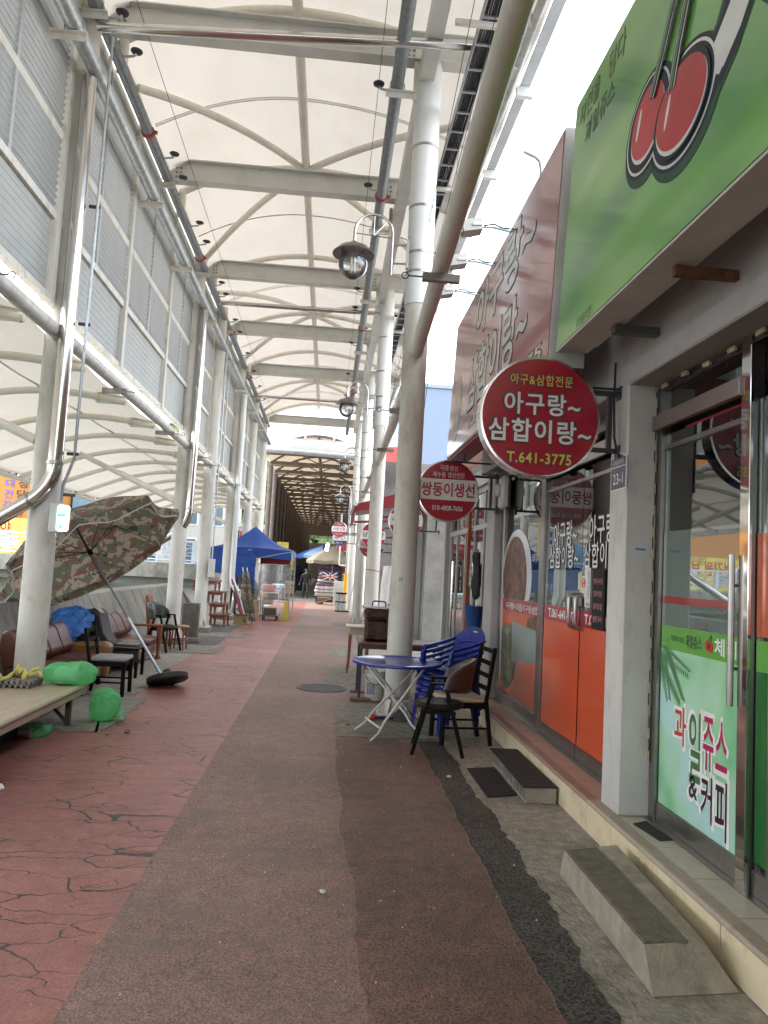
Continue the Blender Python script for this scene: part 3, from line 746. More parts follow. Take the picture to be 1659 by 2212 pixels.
for (ya, yb) in ((7.29, 6.245), (6.235, 5.10)):
    d = part(rs, 'door', MB().box((2.178,yb,.335),(2.186,ya,2.70)), G_clear)
    part(d, 'bottom_rail', MB().box((2.165,yb+.002,.23),(2.199,ya-.002,.334)), M_inox_r)
    part(d, 'top_rail', MB().box((2.165,yb+.002,2.58),(2.199,ya-.002,2.61)), M_inox_r)
    film(d, 'orange_film', fx, ya-.008, yb+.008, .337, 1.33, F_orange); film(d, 'red_band', fx, ya-.008, yb+.008, 1.3305, 1.47, F_red)
    film(d, 'grey_film', fx, ya-.008, yb+.008, 1.471, 1.81, G_frost)
    y0 = 7.05 if ya > 7 else 6.07
    for s, a, b_, z0, z1 in (('아구랑~', y0, y0-.66, 2.03, 2.26), ('삼합이랑~', y0+.11, y0-.72, 1.83, 2.04)):
        txt(d, 'lettering', s, a+.012, b_-.012, z0-.006, z1+.006, T_dk, 2.1748, bold=.05, spacing=1.12); txt(d, 'lettering', s, a, b_, z0, z1, T_wh, 2.1738, bold=.014, spacing=1.12)
    if ya > 7: txt(d, 'lettering', 'T.061-641-3775', 7.14, 6.32, 1.36, 1.44, T_wh, bold=.04)
    else: txt(d, 'lettering', 'T.061-641-3775', 6.12, 5.25, 1.36, 1.44, T_wh, bold=.04)
    hy = 6.33 if ya > 7 else 6.16
    hb = MB(); hp = [(2.176,hy,1.60)] + [(2.176-.07*math.sin(a*math.pi/2/4), hy, 1.60-.07*(1-math.cos(a*math.pi/2/4))*.6) for a in range(1,5)] + [(2.106,hy,1.36)] + [(2.106+.07*(1-math.cos(a*math.pi/2/4)), hy, 1.36-.05*math.sin(a*math.pi/2/4)) for a in range(1,5)]
    part(d, 'handle', hb.tube(hp, .017, 10), M_inox_r, smooth=True)
lk = part(rs, 'lock', MB().bbox((2.12,6.16,1.50),(2.17,6.36,1.59), .006), M_inox_r)
nt = part(rs, 'notice', MB().box((2.170,6.00,1.50),(2.1725,6.13,1.83)), F_white); text(nt, 'lettering', '영\n업\n중', (2.1698,6.04,1.69), RT, UP, (.06,.23), T_dk, bold=.0)
text(nt, 'lettering', 'OPEN', (2.1698,6.05,1.525), RT, UP, (.07,.025), T_red, bold=.02)
ns = part(rs, 'no_smoking_notice', MB().box((2.168,6.10,1.58),(2.1695,6.20,1.76)), F_white)
part(ns, 'ring_print', MB().tube([(2.1672,6.15+.038*math.cos(a*math.pi/10),1.70+.038*math.sin(a*math.pi/10)) for a in range(21)], .005, 6).bar((2.1672,6.125,1.725),(2.1672,6.175,1.675),.006,.006), T_red)
part(ns, 'cigarette_print', MB().box((2.1665,6.125,1.695),(2.1672,6.175,1.705)), T_dk)
part(rs, 'yellow_sticker', MB().box((2.170,6.20,1.62),(2.1715,6.25,1.80)), mat('sticker_yellow', (.6,.55,.12), .5)); part(rs, 'white_sticker', MB().box((2.170,6.26,1.64),(2.1715,6.30,1.79)), F_white)
mn = part(rs, 'menu_board', MB().bbox((2.15,5.64,1.34),(2.17,5.905,1.815), .006), M_black)
for i, s in enumerate(('병어사시미', '장어탕', '갈치조림', '생선구이')): text(mn, 'lettering', s, (2.149,5.77,1.72-i*.1), RT, UP, (.19,.05), mat('chalk_pink', (.6,.25,.3), .6), bold=.01)
for yy in (6.75, 6.35): part(rs, 'door_closer', MB().bbox((2.08,yy-.05,2.70),(2.13,yy+.05,2.78), .008), M_black)
led2 = thing('led_string', 'string of small LED modules along the restaurant header behind the round red sign', 'light string', (2.13, 6.2, 2.87))
w_ = MB(); pts = []
for i in range(14):
    yy = 5.3+i*.27; part(led2, 'led_module', MB().obox((2.125,yy,2.88),(.008,0,0),(0,.038,0),(0,0,.014)), M_led); pts += [(2.13,yy,2.885),(2.13,yy+.13,2.9)]
w_.tube(pts,.004,5); part(led2, 'wire', w_, M_rubber)
# white fan unit by pillar 2
fn = thing('white_junction_box', 'white plastic junction box on the glass beside the second pillar', 'box', (2.1, 8.9, 2.7))
part(fn, 'case', MB().bbox((2.05,8.78,2.55),(2.149,9.02,2.95), .03), mat('abs_white', (.6,.59,.55), .45), smooth=True)
part(fn, 'dial', MB().lathe((2.05,8.93,2.78), [(.08,0),(.08,.03),(.05,.05),(.001,.05)], 18, axis=(-1,0,0)), mat('abs_white', (.6,.59,.55), .45), smooth=True)
part(fn, 'conduit', MB().tube([(2.12,8.9,2.55),(2.13,8.9,1.5),(2.14,8.9,.5)], .008, 6), M_white2)

# ================================================================ SIGNS ON THE SHOPS
def facept(x0, z0, x1, z1): 
    d = V((x1-x0,0,z1-z0)); L = d.length; return d.normalized(), L
# green cherry sign
gs = thing('cherry_sign', 'large green lightbox sign with a pair of red cherries over the juice shop', 'sign', (1.6, 2.6, 3.29))
gup, gL = facept(1.50,3.29,1.59,5.10)
def gp(y, z, g=0.0):
    t = (z-3.29)/1.81; return V((1.50+.09*t, y, z)) + V((-gup.z,0,gup.x))*g
def green_mat():
    m = mat('vinyl_green', (.10,.33,.06), .3, coat=.25)
    n,l = m.node_tree.nodes, m.node_tree.links; b = n['Principled BSDF']
    tc = n.new('ShaderNodeTexCoord'); mp = n.new('ShaderNodeMapping'); mp.inputs['Rotation'].default_value = (R(35),0,0); mp.inputs['Scale'].default_value = (1,.5,1.5)
    no = n.new('ShaderNodeTexNoise'); no.inputs['Scale'].default_value = 1.3; no.inputs['Detail'].default_value = 1.0
    rp = n.new('ShaderNodeValToRGB'); e = rp.color_ramp.elements
    e[0].position = .34; e[0].color = (.065,.29,.07,1); e[1].position = .68; e[1].color = (.29,.53,.16,1)
    q = rp.color_ramp.elements.new(.5); q.color = (.14,.44,.075,1)
    l.new(tc.outputs['Object'], mp.inputs['Vector']); l.new(mp.outputs['Vector'], no.inputs['Vector']); l.new(no.outputs['Fac'], rp.inputs['Fac']); l.new(rp.outputs['Color'], b.inputs['Base Color'])
    return m
body = MB(); yb0, yb1 = -.5, 4.96
body.prism([gp(yb1,3.29),gp(yb1,5.10),(1.78,yb1,5.10),(1.72,yb1,3.30)], (0,yb0-yb1,0))
part(gs, 'cabinet', body, mat('sign_cabinet', (.70,.68,.63), .5, dirt=.3))
part(gs, 'face', MB().prism([gp(yb1-.012,3.305,.003),gp(yb1-.012,5.09,.003),gp(yb0+.02,5.09,.003),gp(yb0+.02,3.305,.003)], V((-gup.z,0,gup.x))*.003), green_mat())
ub = MB(); ub.box((1.725,yb0,3.36),(1.80,yb1+.03,3.43)); part(gs, 'back_rail', ub, M_white2)
def goval(nm, yc, zc, ry, rz, mt, g, rot=0): return part(gs, nm, oval(MB(), gp(yc,zc), RT, gup, ry, rz, gap=g, rot=rot, n=40, th=.001), mt)
P_dk = mat('sign_print_charcoal', (.035,.04,.055), .6, spec=.25); P_wh = mat('sign_print_white', (.70,.72,.70), .35, coat=.2); P_rd = mat('sign_print_cherry', (.50,.025,.035), .4, spec=.4, var=.25, vscale=1.5); P_shadow = mat('sign_print_shade', (.05,.10,.075), .6, spec=.25)
for (yc, zc, ry, rz, rot) in ((3.60,4.12,.225,.225,R(-14)), (3.20,3.95,.285,.235,R(-16))):
    goval('cherry_shadow', yc-.02, zc-.035, ry+.075, rz+.075, P_shadow, .0075, rot)
for (yc, zc, ry, rz, rot) in ((3.60,4.12,.225,.225,R(-14)), (3.20,3.95,.285,.235,R(-16))):
    goval('cherry_outline', yc, zc, ry+.055, rz+.055, P_dk, .0087, rot)
for (yc, zc, ry, rz, rot) in ((3.60,4.12,.225,.225,R(-14)), (3.20,3.95,.285,.235,R(-16))):
    goval('cherry_outline', yc, zc, ry+.035, rz+.035, P_wh, .0099, rot)
for (yc, zc, ry, rz, rot) in ((3.60,4.12,.225,.225,R(-14)), (3.20,3.95,.285,.235,R(-16))):
    goval('cherry_outline', yc, zc, ry+.02, rz+.02, P_dk, .0111, rot)
for gi, (yc, zc, ry, rz, rot) in enumerate(((3.60,4.12,.225,.225,R(-14)), (3.20,3.95,.285,.235,R(-16)))):
    goval('cherry_outline', yc, zc, ry, rz, P_dk, .0123+gi*.006, rot); goval('cherry_rim', yc-.005, zc-.006, ry-.025, rz-.025, P_wh, .0135+gi*.006, rot); goval('cherry', yc-.002, zc+.010, ry-.03, rz-.034, P_rd, .0147+gi*.006, rot)
    goval('cherry_glint', yc+ry*.45, zc+rz*.2, .016, .085, P_wh, .0159+gi*.006, R(-14))
def gtube(nm, pts, r, mt, g):
    mb = MB(); pts = [gp(y,z,g) for y,z in pts]
    for a,b_ in zip(pts, pts[1:]):
        d = (b_-a); s_ = d.cross(V((-gup.z,0,gup.x))).normalized()*r; mb.prism([a-s_-d*.02,a+s_-d*.02,b_+s_+d*.02,b_-s_+d*.02], V((-gup.z,0,gup.x))*.001)
    part(gs, nm, mb, mt)
for pts in ([(3.54,4.22),(3.46,4.36),(3.36,4.56),(3.22,4.75),(3.10,4.86)], [(3.30,4.10),(3.26,4.28),(3.19,4.50),(3.12,4.70),(3.06,4.86)]):
    gtube('stem', pts, .045, P_dk, .022); gtube('stem', pts, .032, P_wh, .0232); gtube('stem', pts, .022, P_dk, .0244); gtube('stem', pts, .010, mat('sign_print_stem', (.07,.2,.06), .4), .0256)
False and gtube('leaf', [(3.50,4.22),(3.36,4.19),(3.24,4.17),(3.13,4.20)], .025, P_dk, .0268)
def gtxt(nm, s, yl, yr, z0, z1, mt, g, bold=0, **k): return text(gs, nm, s, gp((yl+yr)/2,(z0+z1)/2), RT, gup, (abs(yl-yr),z1-z0), mt, bold=bold, gap=g, extrude=.0, **k)
for s, yl, yr in (('체',2.93,1.75),('리',1.6,0.6)):
    gtxt('lettering', s, yl+.09, yr-.09, 3.55, 4.93, P_shadow, .0075, .10); gtxt('lettering', s, yl+.05, yr-.05, 3.60, 4.89, P_dk, .0087, .085); gtxt('lettering', s, yl, yr, 3.66, 4.85, P_wh, .0099, .05)
T_sg = mat('sign_print_text', (.06,.11,.06), .4)
gtxt('lettering', '자연을', 4.84, 4.46, 4.85, 5.02, T_sg, .0075, .01); gtxt('lettering', '담다', 4.30, 4.04, 4.84, 5.02, T_sg, .0075, .01)
gtxt('lettering', '과일쥬스', 4.69, 4.17, 4.64, 4.80, T_sg, .0075, .03); gtxt('lettering', '휴게음식점', 4.54, 4.27, 3.315, 3.385, T_sg, .0075, .0)
# brackets below the sign
br = MB(); br.box((1.66,4.30,3.235),(1.94,4.36,3.285)); part(gs, 'bracket', br, mat('bracket_grey', (.12,.13,.12), .5, metal=.5))
part(gs, 'bracket', MB().box((1.62,3.42,3.235),(1.94,3.46,3.285)), mat('rusty_iron', (.16,.07,.035), .85, var=.5, vscale=20, bump=.5, bscale=40), label='rusty stub bracket')
# red sign
rd = thing('restaurant_sign', 'long dull red lightbox sign with white lettering over the restaurant', 'sign', (1.6, 7.4, 3.22))
def rp_(y, z, g=0.0):
    t = (z-3.22)/1.8; return V((1.48+.07*t, y, z)) + V((-rup.z,0,rup.x))*g
rup, _ = facept(1.48,3.22,1.55,5.02)
part(rd, 'cabinet', MB().prism([rp_(9.6,3.22),rp_(9.6,5.02),(1.78,9.6,5.02),(1.74,9.6,3.23)], (0,5.08-9.6,0)), mat('sign_cabinet_w', (.62,.62,.60), .4))
def red_face():
    m = mat('vinyl_red_faded', (.33,.05,.06), .22, var=.12, vscale=.7, coat=.5); return m
part(rd, 'face', MB().prism([rp_(9.59,3.235,.003),rp_(9.59,5.01,.003),rp_(5.10,5.01,.003),rp_(5.10,3.235,.003)], V((-rup.z,0,rup.x))*.003), red_face())
part(rd, 'bottom_trim', MB().box((1.50,5.10,3.19),(1.735,9.6,3.2185)), mat('trim_red', (.33,.04,.05), .4))
part(rd, 'plate_print', oval(MB(), rp_(9.05,3.78), RT, rup, .28, .42, gap=.0075, th=.001), mat('sign_print_food', (.42,.30,.18), .35, var=.4, vscale=9, coat=.4))
def rtxt(s, yl, yr, z0, z1, bold):
    text(rd, 'lettering', s, rp_((yl+yr)/2,(z0+z1)/2), RT, rup, (abs(yl-yr)+.02,z1-z0+.02), P_dk, bold=bold+.025, gap=.0075, extrude=0); text(rd, 'lettering', s, rp_((yl+yr)/2,(z0+z1)/2), RT, rup, (abs(yl-yr),z1-z0), P_wh, bold=bold, gap=.0087, extrude=0)
rtxt('아구랑~', 8.15, 5.75, 4.36, 4.92, .03); rtxt('삼합이랑~', 8.35, 5.80, 3.58, 4.18, .03); rtxt('T.061)641-3775', 8.2, 5.28, 3.32, 3.46, .02)
part(rd, 'hanger_bar', MB().tube([(1.35,8.95,3.1),(1.94,8.95,3.1)], .012, 8).tube([(1.6,8.95,3.1),(1.6,8.95,3.19)], .012, 8), M_dark)
# floodlights on arms from the red sign
def flood(y, label):
    t = thing('sign_floodlight', label, 'floodlight', (1.58, y, 5.02), 'floodlights over the red sign')
    part(t, 'arm', MB().tube([(1.62,y,4.98),(1.58,y,5.03),(1.40,y,5.06),(1.27,y,5.05)], .012, 8), mat('arm_pale_blue', (.35,.45,.46), .5, metal=.3), smooth=True)
    part(t, 'cable', MB().tube([(1.56,y,5.06),(1.48,y+.02,5.075),(1.40,y-.02,5.085),(1.30,y,5.07)], .008, 6), M_rubber)
    h = part(t, 'lamp_head', MB().obox((1.18,y,5.04),(.09,0,.02),(0,.075,0),(.012,0,-.055)), M_grey_steel)
    part(t, 'yoke', MB().bar((1.27,y-.08,5.05),(1.27,y+.08,5.05),.02,.012).bar((1.27,y-.085,5.05),(1.18,y-.085,5.04),.012,.03).bar((1.27,y+.085,5.05),(1.18,y+.085,5.04),.012,.03), M_white2)
    part(h, 'lens', MB().obox((1.15,y,4.988),(.07,0,.015),(0,.06,0),(.002,0,-.006)), mat('flood_glass', (.3,.32,.33), .1))
flood(6.8,'sign floodlight on a short arm, first along the red sign from the green sign'); flood(7.6,'sign floodlight on a short arm, second along the red sign from the green sign'); flood(8.46,'sign floodlight on a short arm, third along the red sign from the green sign')
# round signs
def round_sign(c, r, label, bands, letters, th=.12, col=(.38,.018,.035), bracket_to=None):
    t = thing('round_sign', label, 'sign', c)
    c = V(c); rx, u = V((1,0,0)), V((0,0,1))
    part(t, 'rim', MB().lathe(c+V((0,th/2,0)), [(r-.012,-.002),(r,0),(r,th),(r-.012,th+.002)], 48, axis=(0,-1,0), ref=(1,0,0)), M_inox, smooth=True)
    part(t, 'face', oval(MB(), c+V((0,-th/2,0)), rx, u, r-.016, r-.016, gap=.003, n=56), film_mat('sign_face_%.2f_%.2f'%(col[0],col[1]), col, .25))
    for (z0, z1, mt_) in bands:
        pts = []
        R_ = r-.017
        for i in range(13): zz = z0+(z1-z0)*i/12; pts.append((c.x+math.sqrt(max(0,R_*R_-zz*zz)), c.y-th/2-.0048, c.z+zz))
        for i in range(13): zz = z1+(z0-z1)*i/12; pts.append((c.x-math.sqrt(max(0,R_*R_-zz*zz)), c.y-th/2-.0048, c.z+zz))
        part(t, 'band', MB().prism(pts, (0,-.001,0)), mt_)
    for (s, x, z, w, h, mt_, bold, ol) in letters:
        o = c+V((x,-th/2-.007,z))
        if ol: text(t, 'lettering', s, o, rx, u, (w+.012,h+.012), T_dk, bold=bold+.045, gap=0, spacing=1.12)
        text(t, 'lettering', s, o, rx, u, (w,h), mt_, bold=bold, gap=.0012, spacing=1.12 if ol else 1.0)
    if bracket_to:
        b = MB(); x0 = c.x+r*.92
        for dz in (.21,-.19): b.box((c.x+r*.85,c.y-.02,c.z+dz-.014),(bracket_to,c.y+.02,c.z+dz+.014))
        b.box((bracket_to-.085,c.y-.018,c.z-.176),(bracket_to-.055,c.y+.018,c.z+.196)); b.box((bracket_to-.01,c.y-.04,c.z+.17),(bracket_to+.004,c.y+.04,c.z+.26)); b.box((bracket_to-.01,c.y-.04,c.z-.24),(bracket_to+.004,c.y+.04,c.z-.15))
        b.tube([(bracket_to-.2,c.y-.03,c.z+.235),(bracket_to,c.y-.03,c.z+.235)], .009, 8)
        part(t, 'bracket', b, M_dark)
    return t
T_yel = mat('print_yellow_text', (.72,.58,.12), .35)
big = round_sign((1.375,4.92,2.805), .415, 'round red lightbox sign with white handwriting and yellow phone number on the pillar', [],
  [('아구&삼합전문',0,.25,.43,.075,T_yel,.015,True), ('아구랑~',.01,.085,.52,.145,T_wh,.035,True), ('삼합이랑~',.0,-.10,.70,.155,T_wh,.035,True), ('T.641-3775',0,-.285,.44,.07,T_yel,.04,True)], bracket_to=1.945)
sc_ = MB().tube([(1.93,4.97,3.25),(1.90,4.9,2.95),(1.90,4.88,2.70),(1.92,4.87,2.60),(1.935,4.86,2.56)], .008, 6)
part(big, 'cable', sc_, M_rubber, smooth=True)
round_sign((1.43,9.1,2.745), .385, 'round red and white lightbox sign of the fish seller beside the big column', [(-.115,.145,F_white)],
  [('각종생선',.0,.285,.22,.07,T_wh,.0,False), ('제수용 생선전문',.0,.20,.40,.07,T_wh,.0,False), ('쌍둥이생선',.0,.015,.66,.17,mat('print_crimson',(.42,.015,.04),.35),.035,False), ('010-4808-7606',.0,-.215,.38,.06,T_wh,.01,False)], bracket_to=2.05)
# address plates
def plate(c, w, h, label, l1, l2, face_dir='x', small=False):
    t = thing('address_plate', label, 'plate', c); x,y,z = c
    out = [(x,y+w/2,z-h/2),(x,y-w/2,z-h/2),(x,y-w/2,z+h*.34),(x,y,z+h/2),(x,y+w/2,z+h*.34)]
    inn = [(x-.006,y+w/2-.012,z-h/2+.012),(x-.006,y-w/2+.012,z-h/2+.012),(x-.006,y-w/2+.012,z+h*.34-.008),(x-.006,y,z+h/2-.014),(x-.006,y+w/2-.012,z+h*.34-.008)]
    part(t, 'border', MB().prism(out, (-.005,0,0)), F_white); part(t, 'face', MB().prism(inn, (-.0015,0,0)), mat('plate_navy', (.03,.035,.10), .3))
    part(t, 'divider', MB().box((x-.009,y-w/2+.014,z+h*.09),(x-.0078,y+w/2-.014,z+h*.115)), F_white)
    text(t, 'lettering', l1, (x-.0085,y,z+h*.22), RT, UP, (w*.66,h*.12), T_wh, bold=.01); text(t, 'lettering', l2, (x-.0085,y,z-h*.2), RT, UP, (w*.62,h*.27), T_wh, bold=.0)
plate((1.944,4.885,2.475), .27, .27, 'navy house number plate reading 23-1 on the near pillar', '교동남문길', '23-1')
solo('blue_tape', MB().box((2.02,4.7635,1.935),(2.09,4.7645,1.95)), mat('tape_blue',(.05,.2,.4),.5), 'small strip of blue tape on the side of the near pillar', 'tape', (2.05,4.764,1.94))

# ================================================================ ARCADE CANOPY
XL, XE, XR0 = -3.12, 2.08, -0.84           # left eave, right eave, ridge line
ZS, ZR = 8.45, 9.12
def vz(x, y=0, up=0.0):
    u = (x-XR0)/((XE-XR0) if x > XR0 else (XR0-XL))
    return ZS + (ZR-ZS)*(1-u*u) + up
M_membrane = mat('roof_membrane', (0.47, 0.435, 0.38), 0.55, var=0.05, vscale=1.2, dirt=0.6, dscale=2.2, dirtcol=(.45,.38,.3), trans=0.235, stretch=(1,.5,1))
M_rib = mat('rib_paint', (0.76, 0.72, 0.63), 0.4, var=0.05, dirt=0.25, dscale=4, dirtcol=(.35,.3,.22))
rf = thing('arcade_roof', 'white membrane vault roof on steel beams and arched tubes over the lane', 'roof', (-0.8, 16, 8.3))
HUBS = [-2.3, 5.5, 13.4, 21.3, 29.1]; ARCH = [1.6, 9.45, 17.3, 25.1, 33.2]
def memz(x, y):
    d = min(abs(y-h) for h in HUBS+ARCH)
    return vz(x) + 0.085 - 0.10*math.sin(math.pi*min(d/1.95,1)/1.0)**2*(0.5+0.5*abs((x-XR0)/2.9))
EDG = sorted([-6.0]+HUBS+ARCH+[34.0])
for a, b in zip(EDG, EDG[1:]):
    part(rf, 'membrane_panel', MB().grid(lambda u, w: (XL-.08+(XE-XL+.2)*u, a+(b-a)*w, memz(XL-.08+(XE-XL+.2)*u, a+(b-a)*w)), 20, 8), M_membrane, smooth=True)
part(rf, 'membrane_panel', MB().grid(lambda u, w: (XL-.08+(XE-XL+.2)*u, -45+39*w, vz(XL-.08+(XE-XL+.2)*u)+.06), 20, 10), M_membrane, smooth=True)  # unseen roof stretch added behind the camera to cut light from the open end
def arcpts(x0, y0, x1, y1, n=16, up=0):
    return [(x0+(x1-x0)*i/n, y0+(y1-y0)*i/n, vz(x0+(x1-x0)*i/n)+up) for i in range(n+1)]
for h in HUBS:
    part(rf, 'arch_tube', MB().tube(arcpts(XL, h, XE, h, 26), .062, 10), M_rib, smooth=True)
    for sx in (XL, XE):
        for sy in (-3.05, 2.85):
            part(rf, 'diagonal_tube', MB().tube(arcpts(sx, h+sy, XR0, h, 16, -.03), .062, 10), M_rib, smooth=True)
    part(rf, 'hub_ring', MB().lathe((XR0,h,ZR-.10), [(.14,0),(.15,.02),(.15,.12),(.1,.14)], 16), M_rib, smooth=True)
for h in ARCH:
    part(rf, 'arch_tube', MB().tube(arcpts(XL, h, XE, h, 26), .062, 10), M_rib, smooth=True)
for h in HUBS+ARCH:
    part(rf, 'stub_post', MB().tube([(XL+.05,h,8.02),(XL+.05,h,8.5)], .07, 10), M_rib, smooth=True)
part(rf, 'ridge_tube', MB().tube([(XR0,-6,ZR),(XR0,34,ZR)], .075, 12), M_rib, smooth=True)
for h in HUBS+ARCH:
    for dy in (-1.95, 1.95):
        if -4 < h+dy < 34:
            part(rf, 'seam_batten', MB().tube([(x, h+dy, memz(x,h+dy)-.012) for x in [XL+(XE-XL)*i/20 for i in range(21)]], .011, 5), mat('membrane_seam', (.72,.69,.63), .6))
BEAMS = [0.9, 5.0, 9.05, 12.65, 16.85, 21.0, 25.4, 33.9]
def ibeam(y, x0, x1, z0=8.27, h=.38, w=.2):
    mb = MB(); mb.box((x0,y-w/2,z0),(x1,y+w/2,z0+.02)); mb.box((x0,y-w/2,z0+h-.02),(x1,y+w/2,z0+h)); mb.box((x0,y-.008,z0+.02),(x1,y+.008,z0+h-.02)); return mb
for y in BEAMS:
    b = part(rf, 'cross_beam', ibeam(y, XL-.02, XE-.02), M_grey_steel)
    bl = MB()
    for i in range(3):
        for j in range(2):
            for xx in (XL+.10+j*.07, .72-j*.07): bl.lathe((xx, y-.010, 8.36+i*.08), [(.018,0),(.018,.02),(.008,.024)], 8, axis=(0,-1,0))
    part(b, 'bolt_group', bl, mat('bolt_steel', (.3,.29,.26), .5, metal=.6))
part(rf, 'eave_beam', MB().box((XL-.10,-6,8.28),(XL-.03,34,8.46)), mat('eave_brown', (.28,.24,.21), .6, dirt=.3))
part(rf, 'eave_tray', MB().box((XL-.02,-6,8.12),(XL+.04,34,8.26)), M_white)
part(rf, 'plate_girder', MB().box((.80,-6,7.95),(.83,33.6,8.262)).box((.83,-6,7.95),(.98,33.6,7.975)).box((.83,-6,8.24),(.98,33.6,8.262)), M_grey_steel)
part(rf, 'eave_tube', MB().tube([(XE+.02,-6,8.42),(XE+.02,34,8.42)], .06, 12), M_white, smooth=True)
part(rf, 'eave_gutter', MB().box((XE+.06,-6,8.16),(XE+.2,34,8.19)).box((XE+.185,-6,8.19),(XE+.2,34,8.34)), mat('gutter_pale', (.5,.55,.58), .4))
for i in range(16):
    part(rf, 'gutter_hanger', MB().box((XE+.02,.9+i*2.05,8.02),(XE+.24,.98+i*2.05,8.155)), M_white2)

# ---- columns
def column(x, y, ztop, label, group, foot=True, sleeve=None, r=.155, footside=0.3, bands=()):
    t = thing('steel_column', label, 'column', (x, y, 0), group)
    part(t, 'shaft', MB().tube([(x,y,.02),(x,y,ztop)], r, 28), M_white, smooth=True)
    if foot:
        part(t, 'footing', MB().bbox((x-footside,y-footside,0.001),(x+footside,y+footside,.12), .02), M_conc_l)
        part(t, 'base_plate', MB().box((x-.26,y-.26,.1205),(x+.26,y+.26,.14)), M_white)
        for i in range(8):
            a = i*math.pi/4+.2; c, s_ = math.cos(a), math.sin(a)
            part(t, 'gusset', MB().prism([(x+c*r*.98-s_*.008,y+s_*r*.98+c*.008,.1405),(x+c*.26-s_*.008,y+s_*.26+c*.008,.1405),(x+c*.24-s_*.008,y+s_*.24+c*.008,.2),(x+c*r*.98-s_*.008,y+s_*r*.98+c*.008,.33)], (s_*.016,-c*.016,0)), M_white)
    else:
        part(t, 'base_plate', MB().box((x-.24,y-.24,.009),(x+.24,y+.24,.03)), M_white)
        for i in range(8):
            a = i*math.pi/4+.2; c, s_ = math.cos(a), math.sin(a)
            part(t, 'gusset', MB().prism([(x+c*r*.98-s_*.008,y+s_*r*.98+c*.008,.031),(x+c*.24-s_*.008,y+s_*.24+c*.008,.031),(x+c*.22-s_*.008,y+s_*.22+c*.008,.09),(x+c*r*.98-s_*.008,y+s_*r*.98+c*.008,.24)], (s_*.016,-c*.016,0)), M_white)
    if sleeve:
        part(t, 'sleeve', MB().tube([(x,y,sleeve[0]),(x,y,sleeve[1])], r+.012, 28), M_white2, smooth=True)
        for z in bands: part(t, 'steel_band', MB().lathe((x,y,z), [(r+.013,0),(r+.018,.002),(r+.018,.03),(r+.013,.032)], 28), M_inox_r, smooth=True)
    return t
RC = [(0.93, 9.05), (1.03, 16.85), (1.05, 24.6), (1.05, 32.4)]
rl = ['thick cream steel column marked 26 standing behind the blue round table', 'cream steel column with a red string tied round it, next past column 26', 'cream steel column past the string tied one, its base beside the small side table', 'cream steel column beside the yellow post at the end of the bright roof']
for i, (x, y) in enumerate(RC):
    t = column(x, y, 8.26, rl[i], 'lane columns on the shop side', foot=False, sleeve=(5.05, 8.2), bands=(5.45, 5.7, 6.3, 7.1))
    if i == 0: text(t, 'lettering', '26', (x-.045,y-.1495,1.63), (1,-.28,0), (0,0,1), (.05,.045), T_dk, gap=.003)
    if i == 1: part(t, 'red_string', MB().tube([(x+.157*math.cos(a*math.pi/14), y+.157*math.sin(a*math.pi/14), 1.72-.02*math.sin(a*math.pi/14+1)) for a in range(29)], .008, 5), M_red_clamp)
LC = [(-3.16, 0.9), (-3.16, 8.42), (-3.14, 15.8), (-3.08, 18.75), (-3.1, 23.3), (-3.1, 28.0), (-3.1, 32.2)]
ll = ['cream steel column on the canal side behind the camera end of the bench', 'near cream steel canal side column with the lit emergency sign and taped patch', 'cream steel canal side column rising behind the dark green armchair', 'cream steel canal side column on a square concrete footing beside the stacked low tables', 'cream steel canal side column with the white drainpipe beside the blue tent', 'cream steel canal side column behind the blue tent', 'cream steel canal side column past the blue tent, last under the bright roof']
for i, (x, y) in enumerate(LC):
    t = column(x, y, 8.2, ll[i], 'lane columns on the canal side', foot=True)
    if i == 1: part(t, 'tape_patch', MB().obox((x+.03,y-.158,1.22),(.05,.006,0),(0,.0012,0),(0,0,.022)), mat('masking_tape', (.55,.5,.38), .6))
    part(t, 'knee_brace', MB().tube([(x-.15,y,2.95),(-5.3,y,3.83)], .055, 10), M_rib, smooth=True)
# horizontal ties between columns
def tie(a, b, label, grp, r=.08, ends=True):
    t = thing('tie_tube', label, 'tube', tuple((V(a)+V(b))/2), grp)
    part(t, 'tube', MB().tube([a,b], r, 18), M_rib if a[0] > 0 else M_white, smooth=True)
    n = 2; d = V(b)-V(a)
    for i in range(1, n+1):
        p = V(a)+d*(i/(n+1)+ .12*(i-1.5))
        s_ = -1 if a[0] > 0 else 1
        part(t, 'saddle_bracket', MB().box((p.x-.17,p.y-.03,p.z-r-.075),(p.x+.17,p.y+.03,p.z-r-.005)), mat('bracket_taupe', (.28,.25,.22), .5))
        part(t, 'eye_bolt', MB().tube([(p.x+s_*.17,p.y,p.z-r-.04),(p.x+s_*.30,p.y,p.z-r-.04)], .007, 6).tube([(p.x+s_*.33+.03*math.cos(k*math.pi/5),p.y,p.z-r-.04+.03*math.sin(k*math.pi/5)) for k in range(11)], .006, 5), M_dark)
    return t
tie((.80-.09,.2,4.74), (.935,8.88,4.43), 'cream tie tube overhead running from column 26 back over the camera', 'tie tubes on the shop side')
tie((.96,9.22,4.35), (1.03,16.68,4.22), 'cream tie tube between column 26 and the string tied column', 'tie tubes on the shop side')
tie((1.03,17.02,4.25), (1.05,24.43,4.2), 'cream tie tube from the string tied column to the column by the side table', 'tie tubes on the shop side')
